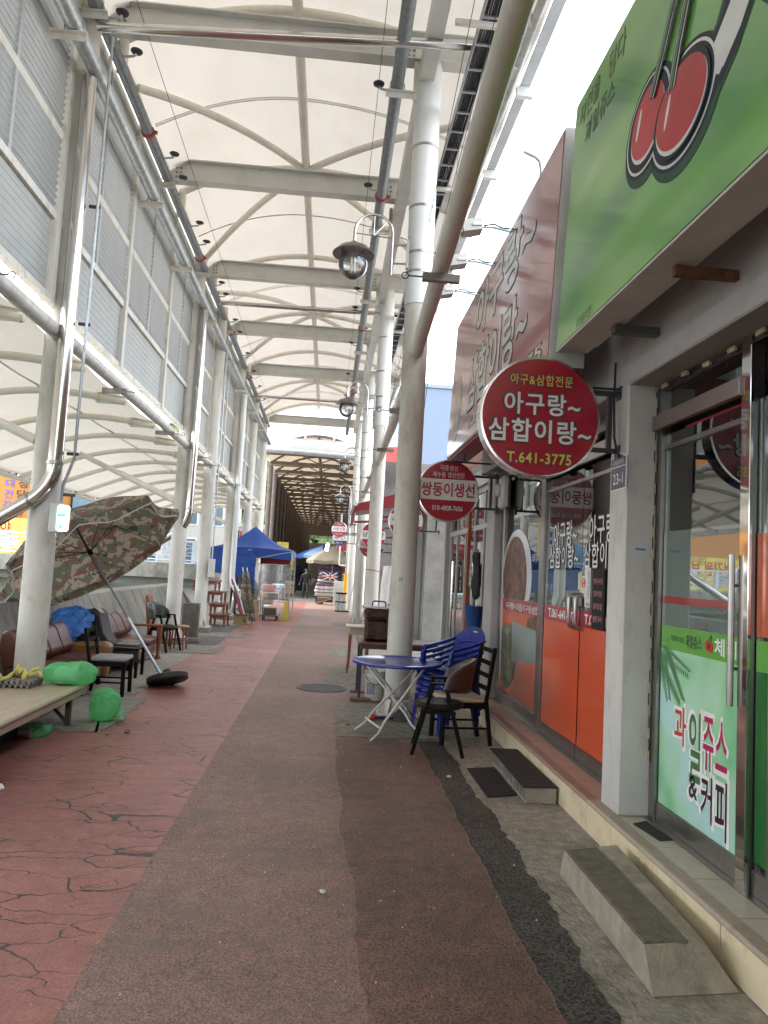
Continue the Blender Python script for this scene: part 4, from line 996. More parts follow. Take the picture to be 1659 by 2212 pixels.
for i in range(len(LC)-1):
    (x0,y0),(x1,y1) = LC[i], LC[i+1]
    tie((x0+.03,y0+.16,4.16),(x1+.03,y1-.16,4.14), 'cream tie tube under the louvred wall, '+['over the bench','from the near column to the armchair column','between the armchair column and the footing column','from the footing column to the drainpipe column','above the blue tent','past the blue tent'][i], 'tie tubes on the canal side')

# ---- louvred wall above the ties
lw = thing('louvred_wall', 'high pale steel wall with louvre panels along the canal side of the arcade', 'wall', (-3.22, 15, 4.45))
M_lpan = mat('louvre_wall_paint', (.36,.37,.345), .5, var=.05, dirt=.2, dscale=2.5)
M_slat = mat('louvre_slat', (.42,.435,.43), .4, metal=.25, var=.08, dirt=.15, dscale=6)
POST = [-1.9, .75, 3.3, 5.6, 8.12, 10.85, 13.55, 15.95, 18.6, 21.3, 24.0, 26.7, 29.4, 32.1, 34.0]
part(lw, 'wall_sheet', MB().box((-3.25,-45,4.45),(-3.2,-1.97,8.14)), M_lpan)  # unseen wall run added behind the camera to darken camera-facing sides
fr = MB()
def slat_mesh(L):
    mb = MB(); mb.obox((0,0,0), (.027,0,.036), (0,L/2,0), (.0035,0,.0045)); mb.box((.025,-L/2,.030),(.029,L/2,.044)); return mb.mesh('louvre_slat')
for i, y in enumerate(POST): part(lw, 'post', MB().box((-3.285,y-.06,4.45),(-3.155,y+.06,8.14)), M_white)
for i, (a, b) in enumerate(zip(POST, POST[1:])):
    a_, b_ = a+.06, b-.06; mid = (a_+b_)/2
    part(lw, 'infill_panel', MB().box((-3.245,a_,4.52),(-3.225,b_,5.34)), M_lpan)
    rr = MB()
    for k in range(9): rr.box((-3.2252,a_,4.57+k*.085),(-3.2215,b_,4.575+k*.085+.03))
    part(lw, 'panel_ribs', rr, M_lpan, kind='stuff')
    for (z0, z1) in ((4.45,4.52),(5.34,5.43),(6.23,6.33),(7.98,8.12)): part(lw, 'rail', MB().box((-3.265,a_,z0),(-3.18,b_,z1)), M_white)
    for (z0, z1) in ((5.43,6.23),(6.33,7.98)):
        part(lw, 'mullion', MB().box((-3.255,mid-.03,z0),(-3.18,mid+.03,z1)), M_slat)
        for (ya, yb) in ((a_,mid-.03),(mid+.03,b_)):
            L = yb-ya-.004; n = int((z1-z0)/.078)
            if 3 <= i <= 5:
                sm = slat_mesh(L); sm.materials.append(M_slat)
                for k in range(n):
                    o = bpy.data.objects.new('louvre_slat', sm); COL.objects.link(o); o.parent = lw
                    o.location = V((-3.215,(ya+yb)/2,z0+.045+k*.078))-org(lw)
            else:
                mb = MB()
                for k in range(n):
                    z = z0+.045+k*.078; mb.obox((-3.215,(ya+yb)/2,z),(.027,0,.036),(0,L/2,0),(.0035,0,.0045))
                part(lw, 'louvre', mb, M_slat, kind='stuff')
part(lw, 'clip_row', (lambda mb: [mb.box((-3.19,y0,4.39),(-3.15,y0+.03,4.445)) for y0 in [(-1.5+k*.42) for k in range(84)]] and mb)(MB()), M_grey_steel, kind='stuff')

# ---- side canopy over the canal edge
sc2 = thing('side_canopy', 'low white membrane side canopy on curved ribs along the canal', 'canopy', (-5, 15, 3.6))
CX0, CX1 = -3.3, -7.2
def cz(u): return 4.12*(1-u)+3.42*u + 0.42*math.sin(math.pi*min(1,u*1.0))*(1-.25*u)
RIB = [-2.0+1.95*i for i in range(19)]
for i, y in enumerate(RIB):
    part(sc2, 'rib', MB().tube([(CX0+(CX1-CX0)*k/14, y, cz(k/14)) for k in range(15)], .055, 10), M_rib, smooth=True)
    part(sc2, 'gusset_plate', MB().box((-3.72,y-.02,4.08),(-3.28,y+.02,4.32)), M_rib)
    part(sc2, 'collar', MB().lathe((-3.72,y,cz(.108)), [(.075,-.03),(.075,.03)], 12, axis=(1,0,0)), M_rib)
    bb = MB()
    for dx in (-3.62,-3.5):
        for dz in (4.15,4.25): bb.lathe((dx,y-.02,dz),[(.022,0),(.022,.02)],8,axis=(0,-1,0))
    part(sc2, 'bolt_group', bb, mat('bolt_steel', (.3,.29,.26), .5, metal=.6))
for a, b in zip(RIB, RIB[1:]):
    part(sc2, 'membrane_panel', MB().grid(lambda u, w: (CX0+(CX1-CX0)*u, a+(b-a)*w, cz(u)+.075-.05*math.sin(math.pi*w)), 14, 6), M_membrane, smooth=True)
part(sc2, 'membrane_panel', MB().grid(lambda u, w: (CX0+(CX1-CX0)*u, -45+43*w, cz(u)+.06), 14, 6), M_membrane, smooth=True)  # out of view, added so less light comes in behind the camera
part(sc2, 'edge_tube', MB().tube([(CX1,-2,3.40),(CX1,33.1,3.40)], .06, 10), M_rib, smooth=True)
part(sc2, 'edge_rail', MB().box((CX1-.02,-2,3.52),(CX1+.02,33.1,3.60)), M_rib)
ep = MB(); 
for k in range(88): ep.box((CX1-.015,-1.9+k*.4,3.45),(CX1+.025,-1.82+k*.4,3.53))
part(sc2, 'edge_lugs', ep, M_dark, kind='stuff')
for u in (.33,.66):
    part(sc2, 'cable_line', MB().tube([(CX0+(CX1-CX0)*u,-2,cz(u)+.05),(CX0+(CX1-CX0)*u,33.1,cz(u)+.05)], .02, 6), mat('membrane_seam', (.72,.69,.63), .6))

# ---- pipes
def pipe_run(name, x, z, r, mt, y0, y1, label, hang, side, heads, clamps, bracket_y):
    t = thing(name, label, 'pipe', (x, (y0+y1)/2, z))
    part(t, 'pipe', MB().tube([(x,y0,z),(x,y1,z)], r, 16), mt, smooth=True)
    for y in clamps: part(t, 'clamp', MB().lathe((x,y,z), [(r+.005,-.03),(r+.022,-.025),(r+.022,.025),(r+.005,.03)], 16, axis=(0,1,0)).box((x+r+.01,y-.02,z-.02),(x+r+.06,y+.02,z+.02)), M_red_clamp)
    for y in bracket_y:
        xa, xb = (x-.14, hang) if hang > x else (hang, x+.14)
        part(t, 'bracket', MB().box((xa,y-.006,z-r-.085),(xb,y+.006,z-r-.005)).box((xa,y-.05,z-r-.018),(xb,y-.006,z-r-.005)), M_white)
        part(t, 'u_bolt', MB().tube([(x-r-.01,y,z-r-.05),(x-r-.01,y,z)]+[(x-(r+.01)*math.cos(a*math.pi/8),y,z+(r+.01)*math.sin(a*math.pi/8)) for a in range(1,8)]+[(x+r+.01,y,z),(x+r+.01,y,z-r-.05)], .007, 6), M_galv)
        if side: part(t, 'hanger', MB().box((hang-.03,y-.02,z-r-.1),(hang+.03,y+.02,8.26)), M_white)
    for y in heads:
        s_ = -1 if side else 1
        hx = x+s_*(.16+.07); 
        part(t, 'sprinkler_arm', MB().tube([(x,y,z),(x+s_*.2,y,z+.03),(hx,y,z+.06)], .016, 8), M_galv)
        part(t, 'sprinkler_head', MB().lathe((hx,y,z+.055), [(.015,0),(.02,.02),(.07,.03),(.075,.045),(.02,.05)], 14), M_dark)
    return t
pipe_run('drain_pipe', -2.93, 7.15, .088, M_galv, -4, 33, 'thick bright galvanised pipe along the louvred wall', -3.17, False, [], [], [-.4,3.6,7.45,11.0,13.4,16.3,19.5,22.7,25.9,29.1])
pipe_run('sprinkler_pipe', -2.99, 7.92, .075, M_galv_dark, -4, 33, 'dark galvanised sprinkler pipe high on the louvred wall side', -3.16, False, [8.35,9.0,11.3,12.0,13.6,14.4,16.5,17.2,19,20,22,24,26,28], [10.6,15.0,19.8,24.5], [8.15,11.9,15.6,19.4,23.2,27])
pipe_run('sprinkler_pipe', .52, 7.92, .082, M_galv_dark, -4, 33.6, 'dark galvanised sprinkler pipe high beside the lane columns', .76, True, [9.15,11.7,14.1,16.2,17.4,20.2,23.5,26.5], [11.85,18.6,25.5], [9.0,12.9,16.4,20.4,24.4,28.5])
def cross_pipe(a, b, label):
    solo('cross_pipe', MB().tube([a,b], .055, 14), M_inox, label, 'pipe', tuple((V(a)+V(b))/2), 'stainless cross pipes', smooth=True)
cross_pipe((-2.95,8.15,7.66),(1.9,8.2,7.98),'stainless pipe crossing the lane under the first visible roof beam'); cross_pipe((-3.0,17.5,7.9),(1.7,17.5,7.95),'stainless pipe crossing the lane just past the third roof beam'); cross_pipe((-3.0,27.3,7.95),(1.3,27.3,7.95),'stainless pipe crossing the lane near the end of the bright roof')
def downpipe(pts, r, label, clamps):
    t = thing('downpipe', label, 'pipe', tuple(pts[-2]))
    part(t, 'pipe', MB().tube(pts, r, 18), M_inox, smooth=True)
    for c, ax in clamps: part(t, 'joint_ring', MB().lathe(c, [(r+.003,-.02),(r+.01,-.015),(r+.01,.015),(r+.003,.02)], 18, axis=ax), M_inox_r, smooth=True)
def bend(p, q, s_, n=6):
    p, q, s_ = V(p), V(q), V(s_); return [tuple((1-t)**2*p+2*t*(1-t)*q+t*t*s_) for t in [i/n for i in range(n+1)]]
e = bend((-2.99,8.16,2.66),(-2.99,8.16,2.44),(-3.2,8.18,2.28))
downpipe([(-2.99,8.16,7.05)]+e+[(-3.75,8.26,1.92),(-5.0,8.5,1.15)], .078, 'polished downpipe on the near canal side column bending out over the wall', [((-2.99,8.16,2.68),(0,0,1)),((-3.22,8.183,2.27),(-.87,.1,-.5))])
e = bend((-2.93,15.62,2.75),(-2.93,15.62,2.5),(-3.2,15.9,2.32))
downpipe([(-2.93,15.62,7.05)]+e+[(-3.8,16.1,1.95),(-5.3,16.3,1.12)], .078, 'polished downpipe on the armchair column bending out over the wall', [((-2.93,15.62,2.8),(0,0,1))])
e = bend((-2.9,23.1,1.35),(-2.9,23.1,1.05),(-2.65,23.0,.85))
pl = thing('downpipe', 'white painted drainpipe with an elbow beside the blue tent', 'pipe', (-2.9,23.1,.9)); part(pl, 'pipe', MB().tube([(-2.9,23.1,7.0)]+e, .085, 16), M_white2, smooth=True)
e = bend((-3.2,19.0,1.95),(-3.2,19.0,1.85),(-3.5,19.1,1.7))
cd = thing('conduit', 'thin grey conduit clipped to the near canal side column', 'conduit', (-2.82,8.28,3))
part(cd, 'pipe', MB().tube([(-2.79,8.2,7.6),(-2.80,8.2,4.4),(-2.82,8.24,2.75),(-2.92,8.26,2.45),(-2.94,8.26,1.9)], .017, 8), M_galv, smooth=True)
for z in (5.6,4.25,2.8,2.35): part(cd, 'clip', MB().box((-2.90,8.225,z-.016),(-2.775,8.25,z+.016)), M_dark)
# emergency light
el = thing('emergency_light', 'small lit emergency light box on the near canal side column', 'light', (-2.93,8.2,2.08))
part(el, 'case', MB().bbox((-2.985,8.11,1.93),(-2.875,8.27,2.25), .012), mat('abs_grey', (.5,.51,.5), .4))
lens = part(el, 'lens', MB().bbox((-2.905,8.092,1.95),(-2.795,8.2,2.23), .02), mat('exit_lens', (.55,.85,.85), .3, emit=(.45,.85,.85,0.9)), smooth=True)
part(lens, 'green_arrow', MB().box((-2.885,8.0895,2.11),(-2.815,8.0915,2.13)).prism([(-2.895,8.0895,2.12),(-2.875,8.0895,2.10),(-2.875,8.0895,2.14)],(0,.002,0)).prism([(-2.805,8.0895,2.12),(-2.825,8.0895,2.10),(-2.825,8.0895,2.14)],(0,.002,0)).box((-2.86,8.0895,1.98),(-2.84,8.0915,2.02)), mat('exit_green', (.0,.35,.12), .4, emit=(.0,.6,.2,0.8)))
jb = thing('junction_box', 'pale grey junction box on the column beside the stacked low tables', 'box', (-2.85,18.7,1.6)); part(jb, 'case', MB().bbox((-2.92,18.52,1.35),(-2.78,18.7,1.80),.01), M_grey_steel); part(jb, 'conduit', MB().tube([(-2.85,18.6,1.8),(-2.85,18.6,4.4),(-2.86,18.62,7.6)],.018,8), M_galv)

# ---- lamps
M_globe = glass_mat('lamp_globe', (.88,.88,.86), .05, .02, film=.06, filmcol=(.8,.8,.78))
def lamp(xc, y, zc, xcol, label):
    t = thing('globe_lamp', label, 'lamp', (xcol-.16, y, zc), 'globe lamps on the lane columns')
    xo = xc+.47
    top = zc+.42
    arc = [(xc+.235-.235*math.cos(a*math.pi/12), y, top+.235*math.sin(a*math.pi/12)) for a in range(13)]
    part(t, 'hook_pole', MB().tube([(xc,y,zc+.28)]+arc+[(xo,y,zc-.10)], .019, 10), M_inox, smooth=True)
    part(t, 'brace_rod', MB().tube([(xc,y,top-.02),(xo,y,top-.05)], .007, 6).tube([(xc+.235,y,top-.035),(xc+.235,y,top+.23)], .006, 6).tube([(xc+.235,y,top-.035),(xc+.40,y,top+.16)], .006, 6), M_inox)
    part(t, 'wall_arm', MB().tube([(xo,y,zc+.28),(xcol-.15,y,zc+.30)], .012, 8).tube([(xo,y,zc+.05),(xcol-.15,y,zc+.06)], .012, 8).box((xcol-.19,y-.03,zc),(xcol-.16,y+.03,zc+.36)), M_inox_r)
    part(t, 'shade', MB().lathe((xc,y,zc+.12), [(.262,0),(.258,.012),(.18,.085),(.07,.13),(.03,.17),(.001,.17)], 28), mat('shade_brown', (.20,.17,.155), .3, metal=.8), smooth=True)
    part(t, 'globe', MB().lathe((xc,y,zc), [(.055,-.172)]+[(.18*math.sin(a*math.pi/14),-.18*math.cos(a*math.pi/14)) for a in range(2,13)], 26), M_globe, smooth=True)
    part(t, 'bottom_cap', MB().lathe((xc,y,zc-.175), [(.001,0),(.06,.002),(.056,.012),(.001,.014)], 16), mat('cap_dirty', (.12,.07,.06), .6))
    bl = MB()
    for k in range(4):
        a = k*math.pi/2+.6; bl.tube([(xc+.028*math.cos(a),y+.028*math.sin(a),zc+.08),(xc+.028*math.cos(a),y+.028*math.sin(a),zc-.10)], .011, 8)
    part(t, 'bulb', bl, mat('bulb_white', (.8,.8,.78), .3))
    return t
lamp(.09, 8.85, 5.45, .93, 'globe lamp with brown shade on a hook pole on column 26')
lamp(.22, 16.7, 5.36, 1.03, 'globe lamp on a hook pole on the string tied column')
lamp(.36, 24.5, 5.12, 1.05, 'globe lamp on a hook pole on the column by the side table')
lamp(.36, 32.3, 4.75, 1.05, 'globe lamp on a hook pole on the column by the yellow post')

# ---- cable tray and wires
ct = thing('cable_tray', 'ladder cable tray full of black cables hung beside the lane columns', 'cable tray', (1.37, 12, 7.6))
part(ct, 'side_rail', MB().box((1.27,-3,7.56),(1.285,30,7.66)), M_galv); part(ct, 'side_rail', MB().box((1.455,-3,7.56),(1.47,30,7.66)), M_galv)
rg = MB()
for k in range(80): rg.box((1.285,-3+k*.41,7.565),(1.455,-2.965+k*.41,7.585))
part(ct, 'rungs', rg, M_galv, kind='stuff')
cb = MB()
for k in range(7): cb.tube([(1.30+k*.024,-3+j*1.5,7.605+.012*math.sin(j*2+k)) for j in range(23)], .012, 6)
part(ct, 'cables', cb, M_rubber, kind='stuff')
for k in range(9): part(ct, 'hanger', MB().box((1.0,.5+k*3.4,7.50),(1.62,.55+k*3.4,7.555)).box((1.6,.5+k*3.4,7.5),(1.62,.55+k*3.4,8.25)), M_white)
def wire(pts, label, r=.004):
    solo('overhead_wire', MB().tube(pts, r, 5), M_rubber, label, 'wire', tuple(pts[0]), 'thin overhead wires')
def sag(a, b, s_, n=8): return [tuple(V(a)+(V(b)-V(a))*t-V((0,0,4*s_*t*(1-t)))) for t in [i/n for i in range(n+1)]]
wire(sag((-2.45,-2,8.0),(-2.60,33,7.9),.1,16), 'thin guide wire running along the louvred wall side below the roof')
wire(sag((.28,-2,7.95),(.28,33,7.9),.1,16), 'thin guide wire running beside the right sprinkler pipe')
wire(sag((1.1,1.0,7.6),(1.12,8.9,5.2),.05), 'thin wire dropping from the cable tray to the lamp straps on column 26')
wire(sag((1.0,4.0,7.4),(1.02,16.7,4.4),.15), 'thin wire from the cable tray down to the tie tube at the string tied column')
wire(sag((1.2,2.0,7.5),(1.14,16.6,4.6),.1), 'second thin wire alongside the one to the string tied column')
wire(sag((1.15,9.2,4.4),(1.5,14.5,2.4),.1), 'thin wire hanging from column 26 to the red awning')

# ================================================================ FURNITURE ON THE SHOP SIDE
def solidify(o, t, off=0):
    m_ = o.modifiers.new('solidify', 'SOLIDIFY'); m_.thickness = t; m_.offset = off; return o
def subsurf(o, n=1):
    m_ = o.modifiers.new('subsurf', 'SUBSURF'); m_.levels = n; m_.render_levels = n; return o
# blue folding table
ft = thing('folding_table', 'round blue plastic folding table on crossed white legs by column 26', 'table', (.80,8.2,0))
M_bluepl = mat('blue_plastic', (.006,.022,.25), .25, var=.1, dirt=.12, dscale=8, dirtcol=(.25,.28,.35), coat=.2)
tc_ = (.825,8.22)
part(ft, 'table_top', MB().lathe((*tc_,.705), [(.001,.0),(.47,0),(.493,.004),(.497,.02),(.493,.034),(.475,.038),(.467,.033),(.016,.033),(.014,.02),(.001,.02)], 48), M_bluepl, smooth=True)
M_wleg = mat('white_leg_paint', (.68,.67,.63), .4, dirt=.25, dscale=9)
def leg_path(a, b): return [a, tuple(V(a)+(V(b)-V(a))*.72), tuple(V(a)+(V(b)-V(a))*.84+V((0,0,-.03))), b]
feet = {'a':(.39,8.03),'b':(.53,7.5),'c':(1.09,8.05),'d':(1.12,8.80)}
for n_, (p0, p1) in enumerate((((.46,8.45,.70),(1.09,7.98,.02)), ((.53,8.05,.70),(1.12,8.6,.02)), ((1.12,8.4,.70),(.39,8.02,.02)), ((1.10,8.0,.70),(.53,7.52,.02)))):
    d = V(p1)-V(p0); k = V(p0)+d*.74; k2 = V(p0)+d*.86+V((0,0,-.035))
    part(ft, 'leg', MB().tube([p0, tuple(k), tuple(k2), p1], .0135, 10), M_wleg, smooth=True)
part(ft, 'cross_bar', MB().tube([(.62,7.62,.13),(.50,8.07,.14)], .011, 8).tube([(.93,8.12,.18),(.98,8.48,.18)], .011, 8), M_wleg)
part(ft, 'pivot', MB().tube([(.74,8.22,.33),(.92,8.22,.33)], .012, 8), M_inox_r)
part(ft, 'stay', MB().tube([(.86,8.3,.70),(.84,8.3,.35)], .008, 8), M_wleg)

# blue plastic armchairs, stacked
def plastic_chair(loc, rz, label):
    t = thing('plastic_armchair', label, 'chair', loc, 'stacked blue plastic armchairs', rz)
    def seat(u, w):
        x = (u-.5)*.47; y = .24-.46*w; z = .43 - .05*max(0,(.12-w)/.12)**2 - .018*math.sin(math.pi*w)*math.cos((u-.5)*3)
        return (x*(1-.1*w), y, z)
    o = part(t, 'seat', MB().grid(seat, 10, 10), M_bluepl, True, local=True); solidify(o, .009)
    bk = MB(); hs = [0,.16,.22,.30,.36,.44,.50,.60,1.0]
    def bp(u, w):
        x = (u-.5)*(.44+.04*w); top = .88-.10*abs(2*u-1)**2.2
        z = .425+(top-.425)*w; y = -.215-.11*w-.04*w*w+.07*abs(2*u-1)**2*(.6+.4*w)
        return (x, y, z)
    nu, nv = 24, 22; skip = set()
    for i in range(nu):
        for j in range(nv):
            if 3 <= i < 21 and j in (5, 9, 13): skip.add((i,j))
            if 9 <= i < 15 and j == 19: skip.add((i,j))
    for i in range(nu):
        for j in range(nv):
            if (i,j) in skip: continue
            bk.add([bp(i/nu,j/nv),bp((i+1)/nu,j/nv),bp((i+1)/nu,(j+1)/nv),bp(i/nu,(j+1)/nv)], [(0,1,2,3)])
    o = part(t, 'backrest', bk, M_bluepl, True, local=True); solidify(o, .01)
    for s in (-1,1):
        arm = MB().grid(lambda u, w: (s*(.235+.03*w-.0*u), .21-.50*u, .64+.10*u**1.5-.015*math.cos(w*3)-.10*max(0,(.08-u)/.08)), 10, 3)
        solidify(part(t, 'armrest', arm, M_bluepl, True, local=True), .012)
        up_ = MB().grid(lambda u, w: (s*(.245+.01*math.sin(3.1*w)), .20-.055*w, .40+.235*u), 4, 2); solidify(part(t, 'arm_post', up_, M_bluepl, True, local=True), .012)
        for fy in (1,-1):
            y0 = .215 if fy > 0 else -.21; y1 = .25 if fy > 0 else -.27
            lg = MB(); 
            lg.add([(s*.235,y0,.435),(s*.165,y0+.0*fy,.435),(s*.235,y0-.07*fy,.435),(s*.262,y1,0),(s*.222,y1,0),(s*.262,y1-.04*fy,0)], [(0,1,4,3),(0,3,5,2),(1,2,5,4),(0,2,1),(3,4,5)])
            part(t, 'leg', lg, M_bluepl, local=True)
    return t
pc0 = plastic_chair((1.36,8.2,.0), R(119), 'blue plastic armchair at the bottom of the stack by the restaurant')
for i, nm in enumerate(('second from the bottom','in the middle','second from the top','on top')):
    clone(pc0, (1.36+.012*(i+1),8.2+.006*(i+1),.064*(i+1)), R(119), 'blue plastic armchair %s of the stack by the restaurant' % nm if nm != 'on top' else 'blue plastic armchair on top of the stack by the restaurant')

# A-frame armchair
M_blackwood = mat('black_lacquer', (.008,.0075,.007), .5, var=.2, spec=.08)
M_leather_b = mat('dark_leather', (.022,.019,.017), .5, spec=.15, var=.2, vscale=6, bump=.15, bscale=120)
def a_chair(loc, rz, label, m_frame, m_seat, m_back):
    t = thing('a_frame_armchair', label, 'chair', loc, None, rz)      # faces local -x
    part(t, 'seat', MB().lathe((0,0,.41), [(.001,0),(.20,.0),(.235,.015),(.24,.04),(.215,.065),(.12,.075),(.001,.078)], 28), m_seat, True, local=True)
    for s in (-1,1):
        y = s*.235
        part(t, 'leg', MB().bar((-.24,y*1.05,0),(-.06,y,.66),.026,.034), m_frame, local=True); part(t, 'leg', MB().bar((.24,y*1.02,0),(.05,y,.66),.026,.034), m_frame, local=True)
        part(t, 'armrest', MB().bar((-.085,y,.665),(.10,y,.665),.032,.024), m_frame, local=True)
        part(t, 'seat_rail', MB().bar((-.17,y*.97,.40),(.16,y*.97,.40),.024,.03), m_frame, local=True)
    part(t, 'front_rail', MB().bar((-.13,-.22,.40),(-.13,.22,.40),.03,.024).bar((.13,-.22,.40),(.13,.22,.40),.03,.024), m_frame, local=True)
    def bk(u, w):
        a = (u-.5)*math.pi*1.05; rr = .26
        h = .30*math.cos(a*.78)**.7+.02
        return (.04+rr*math.cos(a)*.95+.05*w, rr*math.sin(a)*.95, .60+h*w-.02*math.cos(a))
    o = part(t, 'backrest', MB().grid(bk, 20, 6), m_back, True, local=True); solidify(o, .028)
    return t
a_chair((1.16,7.28,0.009), R(-8), 'black A-frame armchair with curved brown backrest pulled out near the brown lane', M_blackwood, M_leather_b, mat('brown_leather_back', (.045,.022,.015), .35, bump=.12, bscale=100))
# ladder-back chairs
def ladder_chair(loc, rz, label, m_frame, m_seat, h=.95, w=.42, d=.42, slats=4, solid_back=False):
    t = thing('ladder_back_chair', label, 'chair', loc, None, rz)      # faces local +x
    sh = .44
    for s in (-1,1):
        part(t, 'leg', MB().bar((d/2,s*w/2,0),(d/2-.01,s*(w/2-.01),sh-.02),.036), m_frame, local=True)
        part(t, 'rear_leg', MB().bar((-d/2-.06,s*w/2,0),(-d/2,s*w/2,sh),.036).bar((-d/2,s*w/2,sh),(-d/2-.075,s*w/2,h),.034), m_frame, local=True)
        part(t, 'side_stretcher', MB().bar((d/2,s*w/2,.17),(-d/2-.04,s*w/2,.17),.02), m_frame, local=True)
    part(t, 'apron', MB().box((-d/2,-w/2,sh-.075),(-d/2+.02,w/2,sh-.02)).box((d/2-.03,-w/2,sh-.075),(d/2-.01,w/2,sh-.02)).box((-d/2,-w/2-.008,sh-.075),(d/2-.01,-w/2+.012,sh-.02)).box((-d/2,w/2-.012,sh-.075),(d/2-.01,w/2+.008,sh-.02)), m_frame, local=True)
    o = part(t, 'seat', MB().bbox((-d/2+.01,-w/2-.01,sh-.02),(d/2+.02,w/2+.01,sh+.035),.018), m_seat, True, local=True)
    for k in range(slats):
        z = sh+.12+(h-sh-.16)*k/(slats-1); dx = -d/2-.075*(z-sh)/(h-sh)
        part(t, 'back_slat', MB().bar((dx,-w/2,z),(dx,w/2,z),.018,.045 if not solid_back or k < slats-1 else .12), m_frame, local=True)
    return t
ladder_chair((1.44,7.74,0.009), R(186), 'black chair with a cream padded seat beside the blue plastic stack', M_blackwood, mat('cream_vinyl', (.52,.45,.33), .4), h=.98, w=.43, d=.45, slats=4)
# table with crate, bucket, tools
rt_ = thing('prep_table', 'black legged table with red brown top behind column 26', 'table', (.9,10.2,0))
part(rt_, 'table_top', MB().bbox((.47,9.86,.73),(1.62,10.62,.765),.006), mat('red_brown_board', (.14,.035,.025), .4)); part(rt_, 'apron', MB().box((.5,9.88,.68),(1.6,10.6,.729)), M_dark)
for (x,y) in ((.51,9.90),(.51,10.57),(1.58,9.9),(1.58,10.57)): part(rt_, 'leg', MB().box((x-.018,y-.018,.03),(x+.018,y+.018,.68)), M_dark)
solo('leg_block', MB().bbox((.40,9.82,.009),(.66,9.98,.045),.006), mat('old_wood', (.16,.12,.08), .8, var=.3, vscale=10), 'flat wood block under the leg of the red brown table', 'wood block', (.53,9.9,.009))
solo('leg_block', MB().bbox((.42,10.5,.001),(.62,10.64,.029),.006), mat('old_wood', (.16,.12,.08), .8), 'wood block under the far leg of the red brown table', 'wood block', (.52,10.57,.001))
kb = thing('food_crate', 'clear plastic crate of brown dried food with blue handle on the table', 'crate', (.72,10.25,.766))
M_dried = mat('dried_food', (.11,.045,.028), .8, var=.6, vscale=18, bump=1.0, bscale=30)
part(kb, 'contents', MB().bbox((.56,10.05,.775),(.885,10.42,1.04),.03), M_dried); part(kb, 'contents', MB().bbox((.54,10.03,1.08),(.9,10.44,1.19),.03), M_dried)
part(kb, 'tub', MB().bbox((.545,10.035,.767),(.90,10.435,1.06),.03), glass_mat('clear_plastic', (.93,.92,.9), .0, .05))
part(kb, 'lid', MB().bbox((.525,10.01,1.065),(.92,10.46,1.215),.02), glass_mat('clear_plastic', (.93,.92,.9), .0, .05)); part(kb, 'rim', MB().box((.52,10.0,1.216),(.925,10.465,1.228)), mat('lid_grey', (.4,.4,.38), .4))
part(kb, 'handle', MB().tube([(.64,10.2,1.228),(.645,10.2,1.285),(.67,10.2,1.30),(.80,10.2,1.30),(.825,10.2,1.285),(.83,10.2,1.228)],.011,8), M_bluepl, smooth=True)
bk_ = thing('white_bucket', 'white plastic bucket with a printed label under the red brown table', 'bucket', (.72,10.05,0.009))
part(bk_, 'pail', MB().lathe((.72,10.0,.009), [(.001,0),(.115,0),(.12,.01),(.135,.30),(.142,.305),(.142,.33),(.136,.335),(.138,.36),(.145,.365),(.145,.385),(.13,.385),(.125,.35),(.1,.05),(.001,.04)], 28), mat('bucket_white', (.62,.61,.57), .4, dirt=.2), smooth=True)
part(bk_, 'label_print', MB().grid(lambda u,w: (.72+.1335*math.cos(R(-145+50*u)), 10.0+.1335*math.sin(R(-145+50*u)), .09+.15*w), 6, 2), mat('bucket_label', (.25,.26,.3), .4, var=.6, vscale=40)); part(bk_, 'handle', MB().tube([(.72+.146*math.cos(R(200+14*k)),10.0+.146*math.sin(R(200+14*k)),.34-.12*math.sin(math.pi*k/10)) for k in range(11)],.004,6), M_dark)
sd = thing('side_table', 'small cream side table with curved red brown legs by the lane', 'table', (.55,12.6,0.009))
part(sd, 'table_top', MB().bbox((.37,12.35,.755),(.82,12.9,.785),.01), mat('cream_laminate', (.55,.48,.36), .4)); part(sd, 'apron', MB().box((.43,12.41,.64),(.76,12.84,.754)), mat('side_apron', (.48,.42,.32), .45))
for (x,y) in ((.45,12.44),(.75,12.44),(.45,12.8),(.75,12.8)): part(sd, 'leg', MB().tube([(x,y,.66),(x-.005,y,.4),(x-.012,y-.005,.15),(x-.03,y-.02,.012)],[.024,.02,.016,.014],8), mat('cherry_wood', (.22,.06,.03), .4), smooth=True)
bw = thing('broom', 'hand broom and dustpan with blue and red handle lying behind the folding table', 'broom', (.9,8.75,.01))
part(bw, 'bristles', MB().lathe((.98,8.72,.012), [(.16,0),(.15,.03),(.05,.12),(.001,.13)], 16), mat('bristle_olive', (.07,.07,.045), .9, bump=1, bscale=80)); part(bw, 'hoop', MB().tube([(1.0+.17*math.cos(k*math.pi/10),8.66,.03+.2*math.sin(k*math.pi/10)) for k in range(11)],.012,6), mat('hoop_white',(.55,.52,.47),.5))
part(bw, 'handle', MB().tube([(.90,8.66,.035),(.62,8.62,.04)],.02,8), mat('handle_blue_red',(.10,.03,.16),.4,var=.6,vscale=16)); part(bw, 'cap', MB().lathe((.60,8.62,.04),[(.001,-.05),(.04,-.04),(.045,.0),(.03,.03),(.001,.035)],12,axis=(-1,0,0)), T_red, smooth=True)

